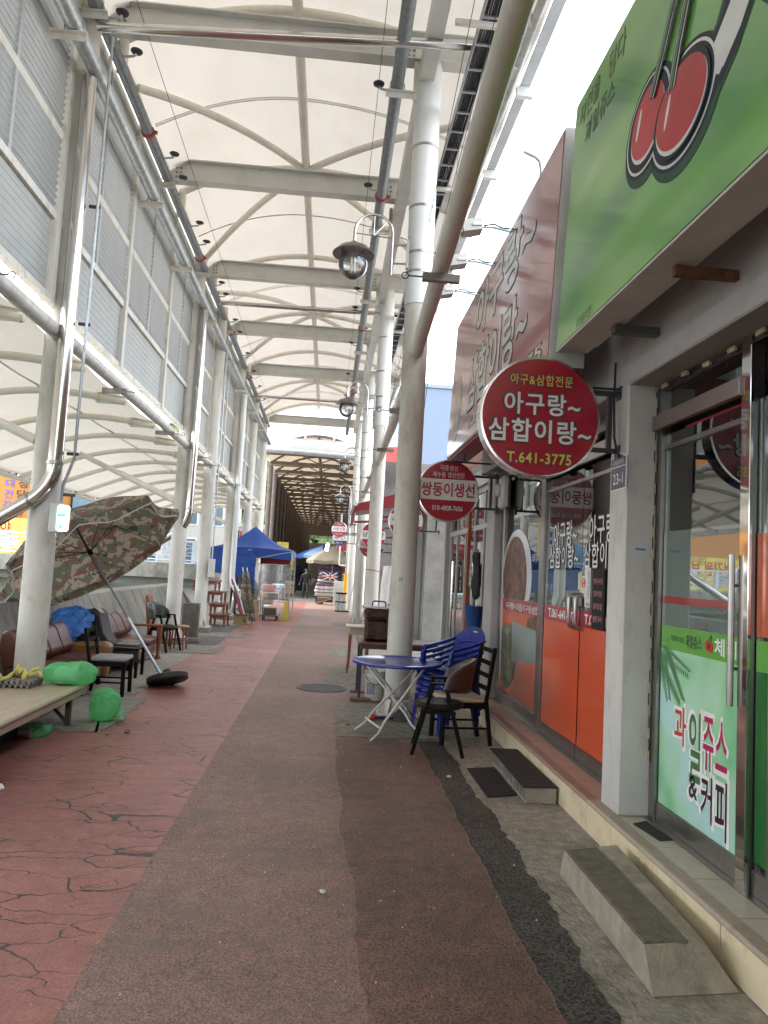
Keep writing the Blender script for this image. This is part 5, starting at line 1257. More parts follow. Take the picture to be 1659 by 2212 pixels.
# ================================================================ FISH SELLER FRONT AND BEYOND
fs = thing('fish_shop_facade', 'aluminium framed sliding glass front of the fish seller with an orange post', 'shop front', (2.3,11.8,.2))
M_alu = mat('aluminium', (.46,.46,.45), .4, metal=.6, var=.08)
fr = MB()
for y in (9.66,10.45,10.75,11.45,12.2,13.0,13.7): fr.box((2.26,y-.03,.22),(2.31,y+.03,3.0))
fr.box((2.255,9.63,.15),(2.315,13.8,.22)); fr.box((2.255,9.63,2.42),(2.315,13.8,2.5)); fr.box((2.255,9.63,2.98),(2.315,13.8,3.06))
part(fs, 'frame', fr, M_alu)
for y0,y1 in ((9.69,10.42),(10.48,10.72),(10.78,11.42),(11.48,12.17),(12.23,12.97),(13.03,13.67)):
    part(fs, 'pane', MB().box((2.28,y0,.221),(2.286,y1,2.419)), G_clear); part(fs, 'upper_pane', MB().box((2.28,y0,2.501),(2.286,y1,2.979)), G_clear)
part(fs, 'orange_post', MB().box((2.2,11.66,.16),(2.25,11.74,2.95)), mat('orange_post', (.34,.08,.035), .5)); part(fs, 'grab_pole', MB().tube([(2.12,12.5,.5),(2.12,12.5,1.95)],.02,10), M_inox)
text(fs, 'lettering', '싱싱한 활어', (2.278,10.1,1.55), (0,0,1), (0,1,0), (.9,.10), mat('print_blue',(.08,.12,.4),.4), gap=.002); text(fs, 'lettering', '전복 해삼', (2.278,9.95,1.6), (0,0,1), (0,1,0), (.8,.09), T_red, gap=.002)
text(fs, 'lettering', '회 전문', (2.278,12.6,1.5), (0,0,1), (0,1,0), (.8,.10), T_wh, gap=.002)
cb_ = thing('fish_shop_building', 'rendered fish shop with orange tiled upper wall and shutter box', 'building', (3,12,.0))
part(cb_, 'shutter_box', MB().box((2.2,9.63,3.062),(2.6,13.9,3.30)), M_grey_steel); part(cb_, 'floor_sill', MB().box((1.95,9.9,.0),(2.6,13.9,.149)), M_conc); part(cb_, 'back_wall', MB().box((4.5,9.6,0),(4.7,14,3.3)), mat('interior_wall', (.32,.31,.28), .8)); part(cb_, 'interior_floor', MB().box((2.601,9.63,.0),(4.5,13.9,.15)), M_conc)
part(cb_, 'side_wall', MB().box((2.2,13.9,.0),(4.7,14.1,3.3)), M_wall)
part(cb_, 'roof_slab', MB().box((2.2,9.62,3.301),(6,14.1,3.4)), M_wall)
part(cb_, 'upper_wall', MB().box((2.42,11.2,3.401),(6,14.1,5.25)), mat('tile_joint', (.3,.2,.15), .8))
M_otile = mat('orange_wall_tile', (.45,.17,.08), .45, var=.2, vscale=6)
for i in range(11):
    for j in range(9):
        part(cb_, 'wall_tile', MB().box((2.40,11.21+i*.262,3.42+j*.202),(2.419,11.46+i*.262,3.61+j*.202)), M_otile)
for j in range(9):
    for i in range(5): part(cb_, 'wall_tile', MB().box((2.425+i*.3,11.18,3.42+j*.202),(2.715+i*.3,11.199,3.61+j*.202)), M_otile)
part(cb_, 'roof_pipe', MB().tube([(2.36,11.22,3.4),(2.36,11.22,5.3),(2.36,11.6,5.3)],.02,8), mat('rust_pipe', (.3,.13,.07), .6))
pl2 = thing('address_plate', 'pale house number plate reading 23 on the fish seller frame', 'plate', (2.2,11.3,1.72))
part(pl2, 'face', MB().prism([(2.2,11.4,1.55),(2.2,11.2,1.55),(2.2,11.2,1.84),(2.2,11.3,1.93),(2.2,11.4,1.84)],(-.006,0,0)), mat('plate_green_grey', (.10,.16,.15), .4))
text(pl2, 'lettering', '23', (2.193,11.3,1.64), RT, UP, (.12,.11), T_wh); text(pl2, 'lettering', '교동길', (2.193,11.3,1.79), RT, UP, (.13,.05), T_wh)
bl_ = thing('hanging_bucket', 'blue plastic bucket hung on the fish seller door by column 26', 'bucket', (2.08,10.35,1.0))
part(bl_, 'pail', MB().lathe((2.08,10.35,.98), [(.001,0),(.10,0),(.14,.30),(.147,.31),(.14,.32),(.1,.02),(.001,.02)], 22), mat('bucket_blue', (.03,.09,.26), .35), smooth=True); part(bl_, 'handle', MB().tube([(2.08+.02*0,10.35-.14*math.cos(k*math.pi/8),1.29+.16*math.sin(k*math.pi/8)) for k in range(9)],.006,6), M_white2)
jk = thing('hanging_jacket', 'dark jacket hung above the blue bucket on the fish seller door', 'jacket', (2.1,10.3,1.5))
jm = MB().grid(lambda u,w: (2.10-.05*math.sin(math.pi*u)*(1+.3*math.sin(9*w)), 10.12+.40*u*(1-.35*w)+.07*w, 1.45+.60*w-.06*math.sin(7*u)*(1-w)), 12, 12)
solidify(part(jk, 'cloth', jm, mat('black_cloth',(.02,.02,.022),.9,bump=.3,bscale=40), True), .03); part(jk, 'hanger', MB().tube([(2.1,10.25,2.04),(2.1,10.3,2.10),(2.1,10.35,2.04)],.006,6), M_red_clamp)
# red awning over the next stalls
aw = thing('red_awning', 'dark red roll out shop awning past the fish seller', 'awning', (1.2,19.5,3.3))
M_aw = mat('awning_red', (.20,.012,.015), .7, var=.1)
part(aw, 'cloth', MB().prism([(.62,18.6,3.36),(2.4,18.6,3.92),(2.4,18.6,3.935),(.62,18.6,3.375)],(0,3.2,0)), M_aw); part(aw, 'front_valance', MB().prism([(.605,18.6,3.36),(.62,18.6,3.36),(.60,18.6,2.95),(.585,18.6,2.95)],(0,3.2,0)), M_aw)
part(aw, 'side_valance', MB().prism([(.62,18.59,3.36),(2.4,18.59,3.91),(2.4,18.59,3.45),(.62,18.59,3.17)],(0,.008,0)), M_aw, label='dark red side flap with grey lower band'); part(aw, 'grey_band', MB().prism([(.62,18.58,3.19),(2.4,18.58,3.47),(2.4,18.58,3.36),(.62,18.58,3.08)],(0,.006,0)), mat('awning_grey',(.14,.09,.09),.7))
part(aw, 'front_tube', MB().tube([(.61,18.55,3.38),(.61,21.9,3.38)],.055,14), M_white2); part(aw, 'lower_bar', MB().bar((.6,18.6,2.92),(2.3,18.6,3.05),.03,.06), M_aw); part(aw, 'folding_arm', MB().bar((.62,18.7,3.3),(1.4,18.9,3.1),.03,.04).bar((1.4,18.9,3.1),(2.3,18.7,3.5),.03,.04), M_dark)
# hinge shops further on the right side
M_shopd = mat('far_shop_wall', (.26,.25,.23), .8, var=.2, dirt=.4)
fsb = thing('far_shop', 'plain pale shop block behind the red awning', 'building', (4,20,0)); part(fsb, 'wall', MB().box((2.41,18.3,0),(6,24.5,3.6)), M_shopd); part(fsb, 'shutter', MB().box((2.38,18.8,.05),(2.405,21.5,2.8)), M_galv_dark); part(fsb, 'roof_edge', MB().box((2.3,18.2,3.601),(6.1,24.6,3.75)), M_white2); part(fsb,'orange_post',MB().box((2.0,18.9,0),(2.1,19.0,3.0)),mat('orange_post', (.34,.08,.035), .5))
def far_round(c, r, label, top, midt, bot, col=(.38,.018,.035)):
    round_sign(c, r, label, [(-.11*r/.385,.145*r/.385,F_white)], [(top,0,r*.63,r*.6,r*.17,T_wh,0,False),(midt,0,.02,r*1.6,r*.45,mat('print_crimson',(.42,.015,.04),.35) if '남' not in midt else T_dk,.02,False),(bot,0,-r*.6,r*.9,r*.15,T_wh,0,False)], th=.1, col=col, bracket_to=c[0]+r+.35)
far_round((1.12,19.0,2.62), .33, 'round red and white sign half hidden behind the string tied column', '낙지 해산물', '남면수산', '641-3030')
far_round((1.15,19.9,2.42), .36, 'round pale rimmed red and white sign below and behind the half hidden one', '활어', '최고수산', '643-1212')
far_round((1.55,15.2,2.78), .36, 'round red and white sign behind the fish seller sign', '횟감', '수산물', '010-1515')
far_round((.36,28.4,3.24), .30, 'round red and white shoe shop sign far down the lane', '신발일체', '서울신발', '남면 운동화')
far_round((.42,29.6,2.95), .30, 'round navy sign with gold lettering under the shoe shop sign', '이불', '포근', '침구', col=(.02,.03,.10))
bb_ = thing('blue_board_sign', 'navy rooftop board sign with white letters behind column 26', 'sign', (4.6,31,5.2)); part(bb_, 'board', MB().box((2.8,31,5.15),(6.5,31.1,6.0)), mat('board_navy',(.02,.035,.14),.4)); text(bb_, 'lettering', '의원순천', (4.6,30.99,5.57), (1,0,0), (0,0,1), (2.8,.6), T_wh, bold=.03, gap=.004)
part(bb_, 'lower_board', MB().box((2.8,31,4.3),(6.5,31.1,5.1)), mat('board_red',(.35,.03,.03),.4)); part(bb_, 'post', MB().box((2.9,31.11,0),(3.05,31.2,6.0)).box((6.2,31.11,0),(6.35,31.2,6.0)), M_grey_steel)
tb = thing('office_block', 'tall plain blue grey office block behind the shops', 'building', (11,75,0)); part(tb, 'wall', MB().box((7.2,75,0),(18,90,21)), mat('block_blue_grey',(.17,.22,.31),.7,var=.04)); part(tb, 'roof_edge', MB().box((7.0,74.8,21.0),(18.2,90.2,21.4)), mat('block_blue_grey2',(.22,.27,.35),.7))
rb = thing('red_sign_building', 'far building with a red panel and white fascia behind the columns', 'building', (6,45,0)); part(rb, 'wall', MB().box((2.95,45,0),(4.3,52,7.8)), mat('far_white',(.55,.58,.6),.7)); part(rb, 'red_panel', MB().box((2.9,44.9,7.9),(4.35,44.99,9.4)), mat('panel_red',(.40,.05,.04),.5)); part(rb, 'blue_strip', MB().box((2.9,44.9,5.2),(4.35,44.99,5.5)), mat('strip_blue',(.03,.12,.35),.5))
vn = thing('white_van', 'white delivery van parked behind the columns past the awning', 'van', (3.2,26.5,0))
part(vn, 'body', MB().prism([(2.2,26,.35),(4.0,26,.35),(4.0,26,1.2),(3.92,26,1.95),(2.28,26,1.95),(2.2,26,1.2)],(0,4.2,0)), mat('van_white',(.68,.7,.72),.25,coat=.5)); part(vn, 'windscreen', MB().prism([(2.3,25.99,1.22),(3.9,25.99,1.22),(3.85,25.99,1.85),(2.35,25.99,1.85)],(0,-.004,0)), mat('van_glass',(.03,.035,.04),.05)); part(vn,'bumper',MB().bbox((2.18,25.9,.35),(4.02,25.999,.62),.03),M_black)
for x in (2.35,3.85): part(vn, 'wheel', MB().lathe((x-.1,26.7,.32),[(.2,0),(.32,.02),(.32,.18),(.2,.2)],20,axis=(1,0,0)), M_rubber)
for x in (2.42,3.78): part(vn, 'headlight', MB().bbox((x-.14,25.96,.75),(x+.14,25.998,.95),.02), mat('headlight',(.6,.62,.62),.15))
# bent street light pipe above the red sign
sl = thing('bent_pipe', 'bent grey metal pipe standing up behind the red sign', 'pipe', (2.45,9.0,5.0)); part(sl, 'pipe', MB().tube([(2.44,9.0,5.0),(2.44,9.0,6.98),(2.42,9.0,7.08),(2.36,9.0,7.14),(2.2,9.0,7.2)],.026,10), M_galv, smooth=True)

# ================================================================ CANAL SIDE
pw = thing('parapet_wall', 'sloping weathered concrete parapet wall along the canal', 'wall', (-4.1,8,0))
part(pw, 'wall', MB().prism([(-3.72,-45,0),(-4.22,-45,1.03),(-4.62,-45,1.05),(-4.62,-45,0)],(0,66.8,0)), M_conc_d)
part(pw, 'end_slab', MB().prism([(-3.5,21.81,0),(-4.22,21.81,1.03),(-4.62,21.81,1.05),(-4.62,21.81,0)],(0,.18,0)), M_conc)
sb = thing('stone_slab', 'upright dark stone slab beside the armchair column', 'slab', (-2.95,16.3,0.009)); part(sb, 'slab', MB().bbox((-3.02,16.2,.009),(-2.68,16.36,.82),.01), mat('dark_stone',(.13,.11,.10),.7,var=.3,vscale=8)); part(sb, 'base_block', MB().bbox((-3.0,16.0,.01),(-2.6,16.19,.10),.01), M_conc_l)

# bench platform
bn = thing('wooden_bench', 'low wide resting platform with pale vinyl top beside the near column', 'bench', (-3.1,6.5,0))
M_vinyl = mat('vinyl_wood_floor', (.42,.35,.24), .32, var=.12, vscale=2.5, dirt=.2, dscale=4, stretch=(6,1,1))
bm = MB(); top = [(-2.42,4.4),(-2.40,7.95),(-2.50,8.06),(-4.1,8.0),(-4.1,4.4)]
part(bn, 'deck', MB().prism([(x,y,.30) for x,y in top],(0,0,.105)), M_vinyl)
part(bn, 'edge_band', MB().tube([(-2.425,4.4,.385),(-2.405,7.94,.385),(-2.50,8.055,.385),(-4.1,7.995,.385)],.028,10), mat('vinyl_edge',(.50,.44,.33),.35), smooth=True)
for y in (4.8,7.75): part(bn, 'leg_frame', MB().box((-2.52,y-.02,.003),(-2.47,y+.03,.30)).box((-3.5,y-.02,.003),(-3.45,y+.03,.30)).bar((-2.5,y,.04),(-2.75,y,.29),.03).box((-3.5,y-.015,.27),(-2.48,y+.02,.299)), mat('rusty_angle',(.10,.06,.045),.7,var=.3))
solo('cup_roll', MB().tube([(-2.78,7.25,.05),(-2.62,7.2,.05)],.045,14), mat('roll_grey',(.4,.38,.34),.6), 'short grey tube lying under the bench platform', 'tube', (-2.7,7.22,.005), smooth=True)
for i,(x,y) in enumerate(((-3.0,6.9),(-3.2,6.0))):
    t = thing('storage_box', ['dark storage box under the bench platform near its far leg','dark storage box pushed deep under the bench platform'][i], 'box', (x,y,.004)); part(t, 'box', MB().bbox((x-.25,y-.3,.004),(x+.25,y+.3,.24),.01), M_black); part(t, 'lid', MB().bbox((x-.26,y-.31,.241),(x+.26,y+.31,.27),.008), M_dark)
# egg trays
M_pulp = mat('egg_tray_pulp', (.24,.215,.19), .95, var=.15, bump=.4, bscale=90)
def egg_tray(z, dx, label):
    c = (-2.93+dx,7.6,z); t = thing('egg_tray', label, 'egg tray', c, 'egg trays on the platform')
    def f(u, w):
        return (c[0]-.16+.32*u, c[1]-.16+.32*w, z+.028+.024*math.cos(u*6*2*math.pi)*math.cos(w*6*2*math.pi)+ (-.015 if min(u,w,1-u,1-w)<.02 else 0))
    solidify(part(t, 'tray', MB().grid(f, 48, 48), M_pulp, True), .003); return t
egg_tray(.407,0,'grey pulp egg tray at the bottom of the small pile on the platform'); egg_tray(.44,.012,'grey pulp egg tray on top of the pile under the yellow strap')
ys_ = thing('yellow_strap', 'tangled pale yellow cloth strap lying over the egg trays', 'strap', (-2.93,7.6,.5)); M_yst = mat('strap_yellow',(.55,.50,.14),.8)
for k in range(6):
    a0 = k*1.05; p = [(-2.93+.20*math.cos(a0)*(1-t/4.),7.6+.17*math.sin(a0)*(1-t/4.)+.05*math.sin(t*2+k),.50+.035*math.sin(t*1.4+k)+.02*(k%3)) for t in range(6)]
    part(ys_, 'loop', MB().tube(p,[.017,.02,.018,.02,.018,.012],6), M_yst, smooth=True)
# translucent green bags
G_bag = bpy.data.materials.new('green_bag_film'); MATS['green_bag_film'] = G_bag; G_bag.use_nodes = True
def bagmat(m):
    n,l = m.node_tree.nodes, m.node_tree.links; b = n['Principled BSDF']; b.inputs['Base Color'].default_value = (.32,.80,.44,1); b.inputs['Roughness'].default_value = .16
    tr = n.new('ShaderNodeBsdfTransparent'); tr.inputs[0].default_value = (.55,.95,.62,1); tl = n.new('ShaderNodeBsdfTranslucent'); tl.inputs[0].default_value = (.24,.78,.36,1)
    m1 = n.new('ShaderNodeMixShader'); m1.inputs[0].default_value = .5; m2 = n.new('ShaderNodeMixShader'); m2.inputs[0].default_value = .5
    l.new(b.outputs[0],m1.inputs[1]); l.new(tl.outputs[0],m1.inputs[2]); l.new(m1.outputs[0],m2.inputs[1]); l.new(tr.outputs[0],m2.inputs[2]); l.new(m2.outputs[0],n['Material Output'].inputs[0])
bagmat(G_bag)
from mathutils import noise as mnoise
def crumple(mb, amp, sc, seed=0):
    for v in mb.v:
        d = mnoise.noise_vector(v*sc+V((seed,seed*2,0))); e_ = mnoise.noise_vector(v*sc*3.1+V((seed*3,1,seed)))
        v += d*amp+e_*amp*.4
    return mb
def bag(c, sx, sy, sz, label, seed, n=36, neck=True):
    mb = MB(); prof = []
    c = V(c)
    for i in range(n+1):
        th = math.pi*i/n
        for j in range(n*2):
            ph = math.pi*j/n
            x, y, z = math.sin(th)*math.cos(ph), math.sin(th)*math.sin(ph), math.cos(th)
            sgn = lambda q,p: math.copysign(abs(q)**p,q)
            mb.v.append(c+V((sgn(x,.7)*sx, sgn(y,.7)*sy, (sgn(z,.6)*.5+.5)*sz)))
    m_ = n*2
    for i in range(n):
        for j in range(m_): mb.f.append((i*m_+j,(i+1)*m_+j,(i+1)*m_+(j+1)%m_,i*m_+(j+1)%m_)); mb.mi.append(0)
    base = c.z; crumple(mb, .03, 6, seed); crumple(mb, .016, 19, seed+5)
    for v in mb.v: v.z = max(v.z, base+.003+random.uniform(0,.003))
    t = thing('plastic_bag', label, 'bag', tuple(c)); part(t, 'film', mb, G_bag, True); return t
b1 = bag((-2.52,7.80,.408), .26, .14, .21, 'filled translucent green plastic bag on the end of the platform', 3)
part(b1, 'contents', crumple(MB().lathe((-2.56,7.80,.42),[(.001,0),(.12,.01),(.14,.08),(.09,.15),(.001,.16)],18), .02, 9, 5), mat('white_contents',(.6,.62,.6),.7))
b2 = bag((-2.22,8.05,.009), .15, .13, .31, 'translucent green plastic bag standing on the ground by the platform end', 8); 
part(b2, 'loose_end', crumple(MB().grid(lambda u,w:(-2.20+.20*u,7.98+.16*w-.05*u,.03+.05*math.sin(u*3)+.04*w),10,8), .02, 9, 2), G_bag)
bag((-2.62,7.3,.006), .10, .12, .10, 'small dark green bag under the platform', 12)
# grey containers at the far left on the platform
gc = thing('gas_canister', 'white cylinder canister standing on the platform before the near column', 'canister', (-3.35,7.75,.406)); part(gc, 'tank', MB().lathe((-3.36,7.75,.407),[(.001,0),(.11,0),(.115,.02),(.115,.26),(.10,.31),(.05,.33),(.001,.335)],24), mat('tank_white',(.55,.55,.52),.4,dirt=.25), smooth=True)
cl = thing('red_lid_cooler', 'white cooler box with a red lid on the platform', 'cooler', (-3.35,7.35,.406)); part(cl, 'box', MB().bbox((-3.62,7.15,.407),(-3.26,7.55,.78),.03), mat('cooler_white',(.55,.56,.54),.4), smooth=True); part(cl, 'lid', MB().prism([(-3.64,7.14,.781),(-3.24,7.14,.781),(-3.27,7.14,.86),(-3.61,7.14,.86)],(0,.42,0)), mat('cooler_red',(.45,.05,.05),.35)); part(cl, 'spout', MB().tube([(-3.26,7.35,.74),(-3.18,7.35,.75),(-3.14,7.35,.71)],.03,10), M_black)

# sofas
M_sofa = mat('brown_leather', (.115,.035,.024), .32, var=.18, vscale=4, bump=.12, bscale=60, dirt=.15)
def cushion(a, b, r): return MB().bbox(a, b, r)
def sofa(y0, y1, x0, label, arm_far=True, wood_arm=False, ht=.82):
    t = thing('leather_sofa', label, 'sofa', (x0+.4,(y0+y1)/2,0)); xf = x0+.72
    subsurf(part(t, 'base', cushion((x0+.08,y0,.07),(xf-.02,y1,.30),.04), M_sofa, True), 1)
    n = 2; L = (y1-y0)/n
    for i in range(n):
        subsurf(part(t, 'seat_cushion', cushion((x0+.16,y0+i*L+.005,.29),(xf,y0+(i+1)*L-.005,.43),.05), M_sofa, True), 2)
        m_ = MB(); prof = [(x0+.20,.40),(x0+.27,.50),(x0+.22,.60),(x0+.16,ht-.08),(x0+.08,ht),(x0-.01,ht-.03),(x0-.03,ht-.2),(x0+.03,.38)]
        m_.prism([(x,y0+i*L+.006,z) for x,z in prof],(0,L-.012,0)); o = part(t, 'back_cushion', m_, M_sofa, True)
        bv = o.modifiers.new('bevel','BEVEL'); bv.width = .035; bv.segments = 3
        part(t, 'seam', MB().tube([(x+.004 if k<5 else x,y0+(i+.5)*L,z+.003) for k,(x,z) in enumerate(prof[1:6])],.006,6), M_sofa)
    part(t, 'piping', MB().tube([(x0+.205,y0,.435),(x0+.205,y1,.435)],.012,8), mat('piping_tan',(.25,.11,.06),.4))
    for ye in ((y1,) if arm_far else ()):
        if wood_arm:
            part(t, 'armrest', MB().bbox((x0+.05,ye-.03,.55),(xf+.05,ye+.05,.59),.012), mat('cherry_wood', (.22,.06,.03), .4)); part(t, 'arm_post', MB().lathe((xf,ye+.01,.0),[(.05,0),(.055,.03),(.03,.08),(.045,.3),(.05,.55)],14), mat('cherry_wood', (.22,.06,.03), .4), smooth=True)
        else:
            o = part(t, 'armrest', MB().prism([(x0+.05,ye,.07),(xf-.02,ye,.07),(xf+.02,ye,.50),(xf-.06,ye,.545),(x0+.1,ye,.52)],(0,.22,0)), mat('tan_leather',(.22,.105,.035),.35,var=.25,vscale=4), True); bv = o.modifiers.new('bevel','BEVEL'); bv.width = .04; bv.segments = 3
    for y in (y0+.1,y1-.1): part(t, 'foot', MB().lathe((xf-.08,y,.004),[(.035,0),(.04,.02),(.03,.075)],12), M_blackwood)
    return t
sofa(8.75,10.45,-3.62,'brown leather sofa with a tan armrest behind the near column'); sofa(11.55,13.2,-3.55,'brown leather sofa with wooden arm posts beyond the dark upholstered chair',wood_arm=True,ht=.80)
# blue tarpaulin heap
tp = thing('blue_tarpaulin', 'crumpled blue tarpaulin heaped on the parapet side behind the first sofa', 'tarpaulin', (-3.5,11.2,.3))
tm = MB().grid(lambda u,w: (-3.85+.62*u, 10.55+1.15*w, .35+.62*math.sin(math.pi*min(1,.15+.75*w))*(.55+.45*math.sin(math.pi*(.25+.5*u)))), 26, 30); crumple(tm,.11,3.2,4); crumple(tm,.03,11,9)
solidify(part(tp, 'sheet', tm, mat('tarp_blue',(.03,.14,.42),.45,var=.12,vscale=3), False), .004)
tm = MB().grid(lambda u,w: (-3.86+.5*u, 10.40+.35*w, .30+.42*w+.10*u), 12, 12); crumple(tm,.08,5,14); part(tp, 'fold', tm, mat('tarp_blue',(.03,.14,.42),.45))
part(tp, 'stuffing', crumple(MB().lathe((-3.5,11.15,.02),[(.3,0),(.34,.2),(.3,.5),(.12,.72),(.001,.75)],18),.05,3,2), M_black)
# black ladder chair and others
ladder_chair((-2.63,9.62,0.006), R(2), 'black painted chair with a pale grey seat facing the lane before the sofa', M_blackwood, mat('grey_pad',(.30,.28,.30),.6), h=.82, w=.40, d=.42, slats=3)
uc = thing('upholstered_chair', 'dark upholstered dining chair with a high curved back between the two sofas', 'chair', (-2.95,11.2,0.004)); M_dkf = mat('dark_upholstery',(.022,.018,.018),.6,var=.2)
o = part(uc, 'shell', MB().prism([(-3.36,10.98,.93),(-3.30,10.98,.95),(-3.22,10.98,.90),(-3.14,10.98,.62),(-3.05,10.98,.50),(-2.90,10.98,.46),(-2.62,10.98,.45),(-2.62,10.98,.40),(-3.1,10.98,.38),(-3.2,10.98,.45),(-3.28,10.98,.65)],(0,.42,0)), M_dkf, True); bv = o.modifiers.new('bevel','BEVEL'); bv.width=.018; bv.segments=2
part(uc, 'side_panel', MB().prism([(-3.2,10.978,.44),(-3.1,10.978,.37),(-2.62,10.978,.39),(-2.64,10.978,.22),(-3.15,10.978,.22)],(0,.008,0)), M_dkf)
part(uc, 'piping', MB().tube([(-3.36,10.975,.93),(-3.28,10.975,.65),(-3.17,10.975,.50),(-3.05,10.975,.435),(-2.62,10.975,.425)],.007,6), mat('piping_grey',(.25,.22,.2),.5))
for (x,y) in ((-2.65,11.0),(-2.65,11.37),(-3.12,11.0),(-3.12,11.37)): part(uc, 'leg', MB().bar((x,y,.0),(x,y,.40),.04), M_blackwood)
part(uc, 'seat_pad', MB().bbox((-3.0,11.0,.452),(-2.66,11.38,.475),.01), mat('pad_worn',(.2,.17,.16),.6,var=.4,vscale=9)); part(uc, 'cloth_rag', crumple(MB().grid(lambda u,w:(-3.36+.16*u,11.0+.2*w,.958-.12*max(0,u-.5)),8,8),.015,12), mat('rag_pale',(.42,.36,.32),.9))
a_chair((-3.0,14.35,0.009), R(160), 'dark green armchair with bent arms at the foot of the canal side column', M_blackwood, M_leather_b, mat('green_leather',(.045,.055,.045),.35))
wc = thing('wooden_chair', 'brown wooden chair with a tall rounded back behind the green armchair', 'chair', (-3.25,14.9,0.009)); M_cw = mat('cherry_wood', (.22,.06,.03), .4)
o = part(wc, 'backrest', MB().prism([(-3.42,14.75,.45),(-3.36,14.75,.45),(-3.40,14.75,.92),(-3.44,14.75,1.02),(-3.48,14.75,.98)],(0,.34,0)), M_cw, True); part(wc, 'seat', MB().bbox((-3.4,14.72,.42),(-2.98,15.1,.455),.012), M_cw)
for (x,y) in ((-3.02,14.76),(-3.02,15.06),(-3.38,14.76),(-3.38,15.06)): part(wc, 'leg', MB().bar((x,y,0.0),(x,y,.42),.035), M_cw)
so = thing('wooden_stool', 'small light wood topped stool beside the green armchair', 'stool', (-2.78,14.75,0.009)); part(so, 'top', MB().lathe((-2.78,14.75,.43),[(.17,0),(.18,.01),(.18,.025),(.17,.035),(.001,.035)],20), mat('light_wood',(.36,.22,.08),.45))
for k in range(4): a=k*math.pi/2+.7; part(so, 'leg', MB().tube([(-2.78+.17*math.cos(a),14.75+.17*math.sin(a),.009),(-2.78+.14*math.cos(a),14.75+.14*math.sin(a),.43)],.017,8), M_cw)
part(so, 'ring', MB().tube([(-2.78+.155*math.cos(k*math.pi/8),14.75+.155*math.sin(k*math.pi/8),.2) for k in range(17)],.01,6), M_cw)

# camouflage parasol leaning on the parapet
ps = thing('camouflage_parasol', 'large camouflage parasol tipped over against the parapet wall', 'parasol', (-2.1,10.4,0.004))
def camo_mat():
    m = bpy.data.materials.new('camouflage_cloth'); MATS['camo'] = m; m.use_nodes = True; n,l = m.node_tree.nodes, m.node_tree.links; b = n['Principled BSDF']; b.inputs['Roughness'].default_value = .8
    tc = n.new('ShaderNodeTexCoord'); mp = n.new('ShaderNodeMapping'); mp.inputs['Scale'].default_value = (1,1,1.3); l.new(tc.outputs['Object'],mp.inputs['Vector'])
    prev = (.37,.31,.23,1); cur = None
    for i,(col,th,sc) in enumerate((((.145,.16,.11,1),.50,5.2),((.20,.11,.08,1),.545,6),((.06,.06,.05,1),.63,7))):
        no = n.new('ShaderNodeTexNoise'); no.noise_dimensions = '4D'; no.inputs['W'].default_value = i*7.3; no.inputs['Scale'].default_value = sc; no.inputs['Detail'].default_value = 2.2; no.inputs['Distortion'].default_value = .9
        l.new(mp.outputs['Vector'],no.inputs['Vector']); gt = n.new('ShaderNodeMath'); gt.operation = 'GREATER_THAN'; gt.inputs[1].default_value = th; l.new(no.outputs['Fac'],gt.inputs[0])
        mx = n.new('ShaderNodeMix'); mx.data_type='RGBA'; l.new(gt.outputs[0],mx.inputs[0])
        if cur is None: mx.inputs[6].default_value = prev
        else: l.new(cur,mx.inputs[6])
        mx.inputs[7].default_value = col; cur = mx.outputs[2]
    l.new(cur,b.inputs['Base Color']); tr = n.new('ShaderNodeBsdfTranslucent'); l.new(cur,tr.inputs[0]); ms = n.new('ShaderNodeMixShader'); ms.inputs[0].default_value=.4; l.new(b.outputs[0],ms.inputs[1]); l.new(tr.outputs[0],ms.inputs[2]); l.new(ms.outputs[0],n['Material Output'].inputs[0]); return m
M_camo = camo_mat()
pb = V((-2.13,10.42,.09)); pa = V((-1.30,.42,1.75)).normalized()
pe1 = pa.cross(V((0,0,1))).normalized(); pe2 = pe1.cross(pa).normalized()
hub, apex = pb+pa*2.12, pb+pa*2.62
PR = 1.36
def rim(k, rr=PR, dp=0.0): a = k*math.pi/4+.25; return apex-pa*(.52+dp)+(pe1*math.cos(a)+pe2*math.sin(a))*rr
for k in range(8):
    def pan(u, w, k=k):
        e0, e1 = rim(k), rim(k+1); edge = e0*(1-u)+e1*u
        p = apex*(1-w)+edge*w; bul = math.sin(math.pi*w**.8)*.20; sagm = math.sin(math.pi*u)*.10*w*w
        return p + pa*(bul) - (edge-(apex-pa*.52)).normalized()*sagm*.9
    part(ps, 'canopy_panel', MB().grid(pan, 8, 12), M_camo, True)
    def val(u, w, k=k):
        p = pan(u, 1.0); return p - pa*(.14*w*(.75+.25*math.sin(math.pi*u))) - (p-(apex-pa*.52)).normalized()*.03*w + V((0,0,.01*math.sin(u*9)))
    part(ps, 'valance', MB().grid(val, 10, 3), M_camo, True); part(ps, 'valance_trim', MB().tube([val(i/10,1.0) for i in range(11)],.007,5), mat('trim_white',(.55,.53,.48),.7))
    part(ps, 'rib', MB().tube([apex-pa*.03, rim(k)*.25+apex*.75+pa*.13, rim(k)*.5+apex*.5+pa*.165, rim(k)*.75+apex*.25+pa*.11, rim(k)],.007,6), M_dark)
    part(ps, 'stretcher', MB().tube([hub, rim(k)*.52+apex*.48+pa*.15],.006,6), M_dark)
part(ps, 'pole', MB().tube([pb, pb+pa*1.0],.021,12), M_galv, smooth=True); part(ps, 'pole_upper', MB().tube([pb+pa*.98, apex+pa*.06],.017,12), mat('pole_grey',(.16,.16,.155),.5,metal=.4), smooth=True)
part(ps, 'runner', MB().lathe(hub,[(.02,-.05),(.035,-.04),(.035,.03),(.02,.04)],14,axis=tuple(pa)), M_black)
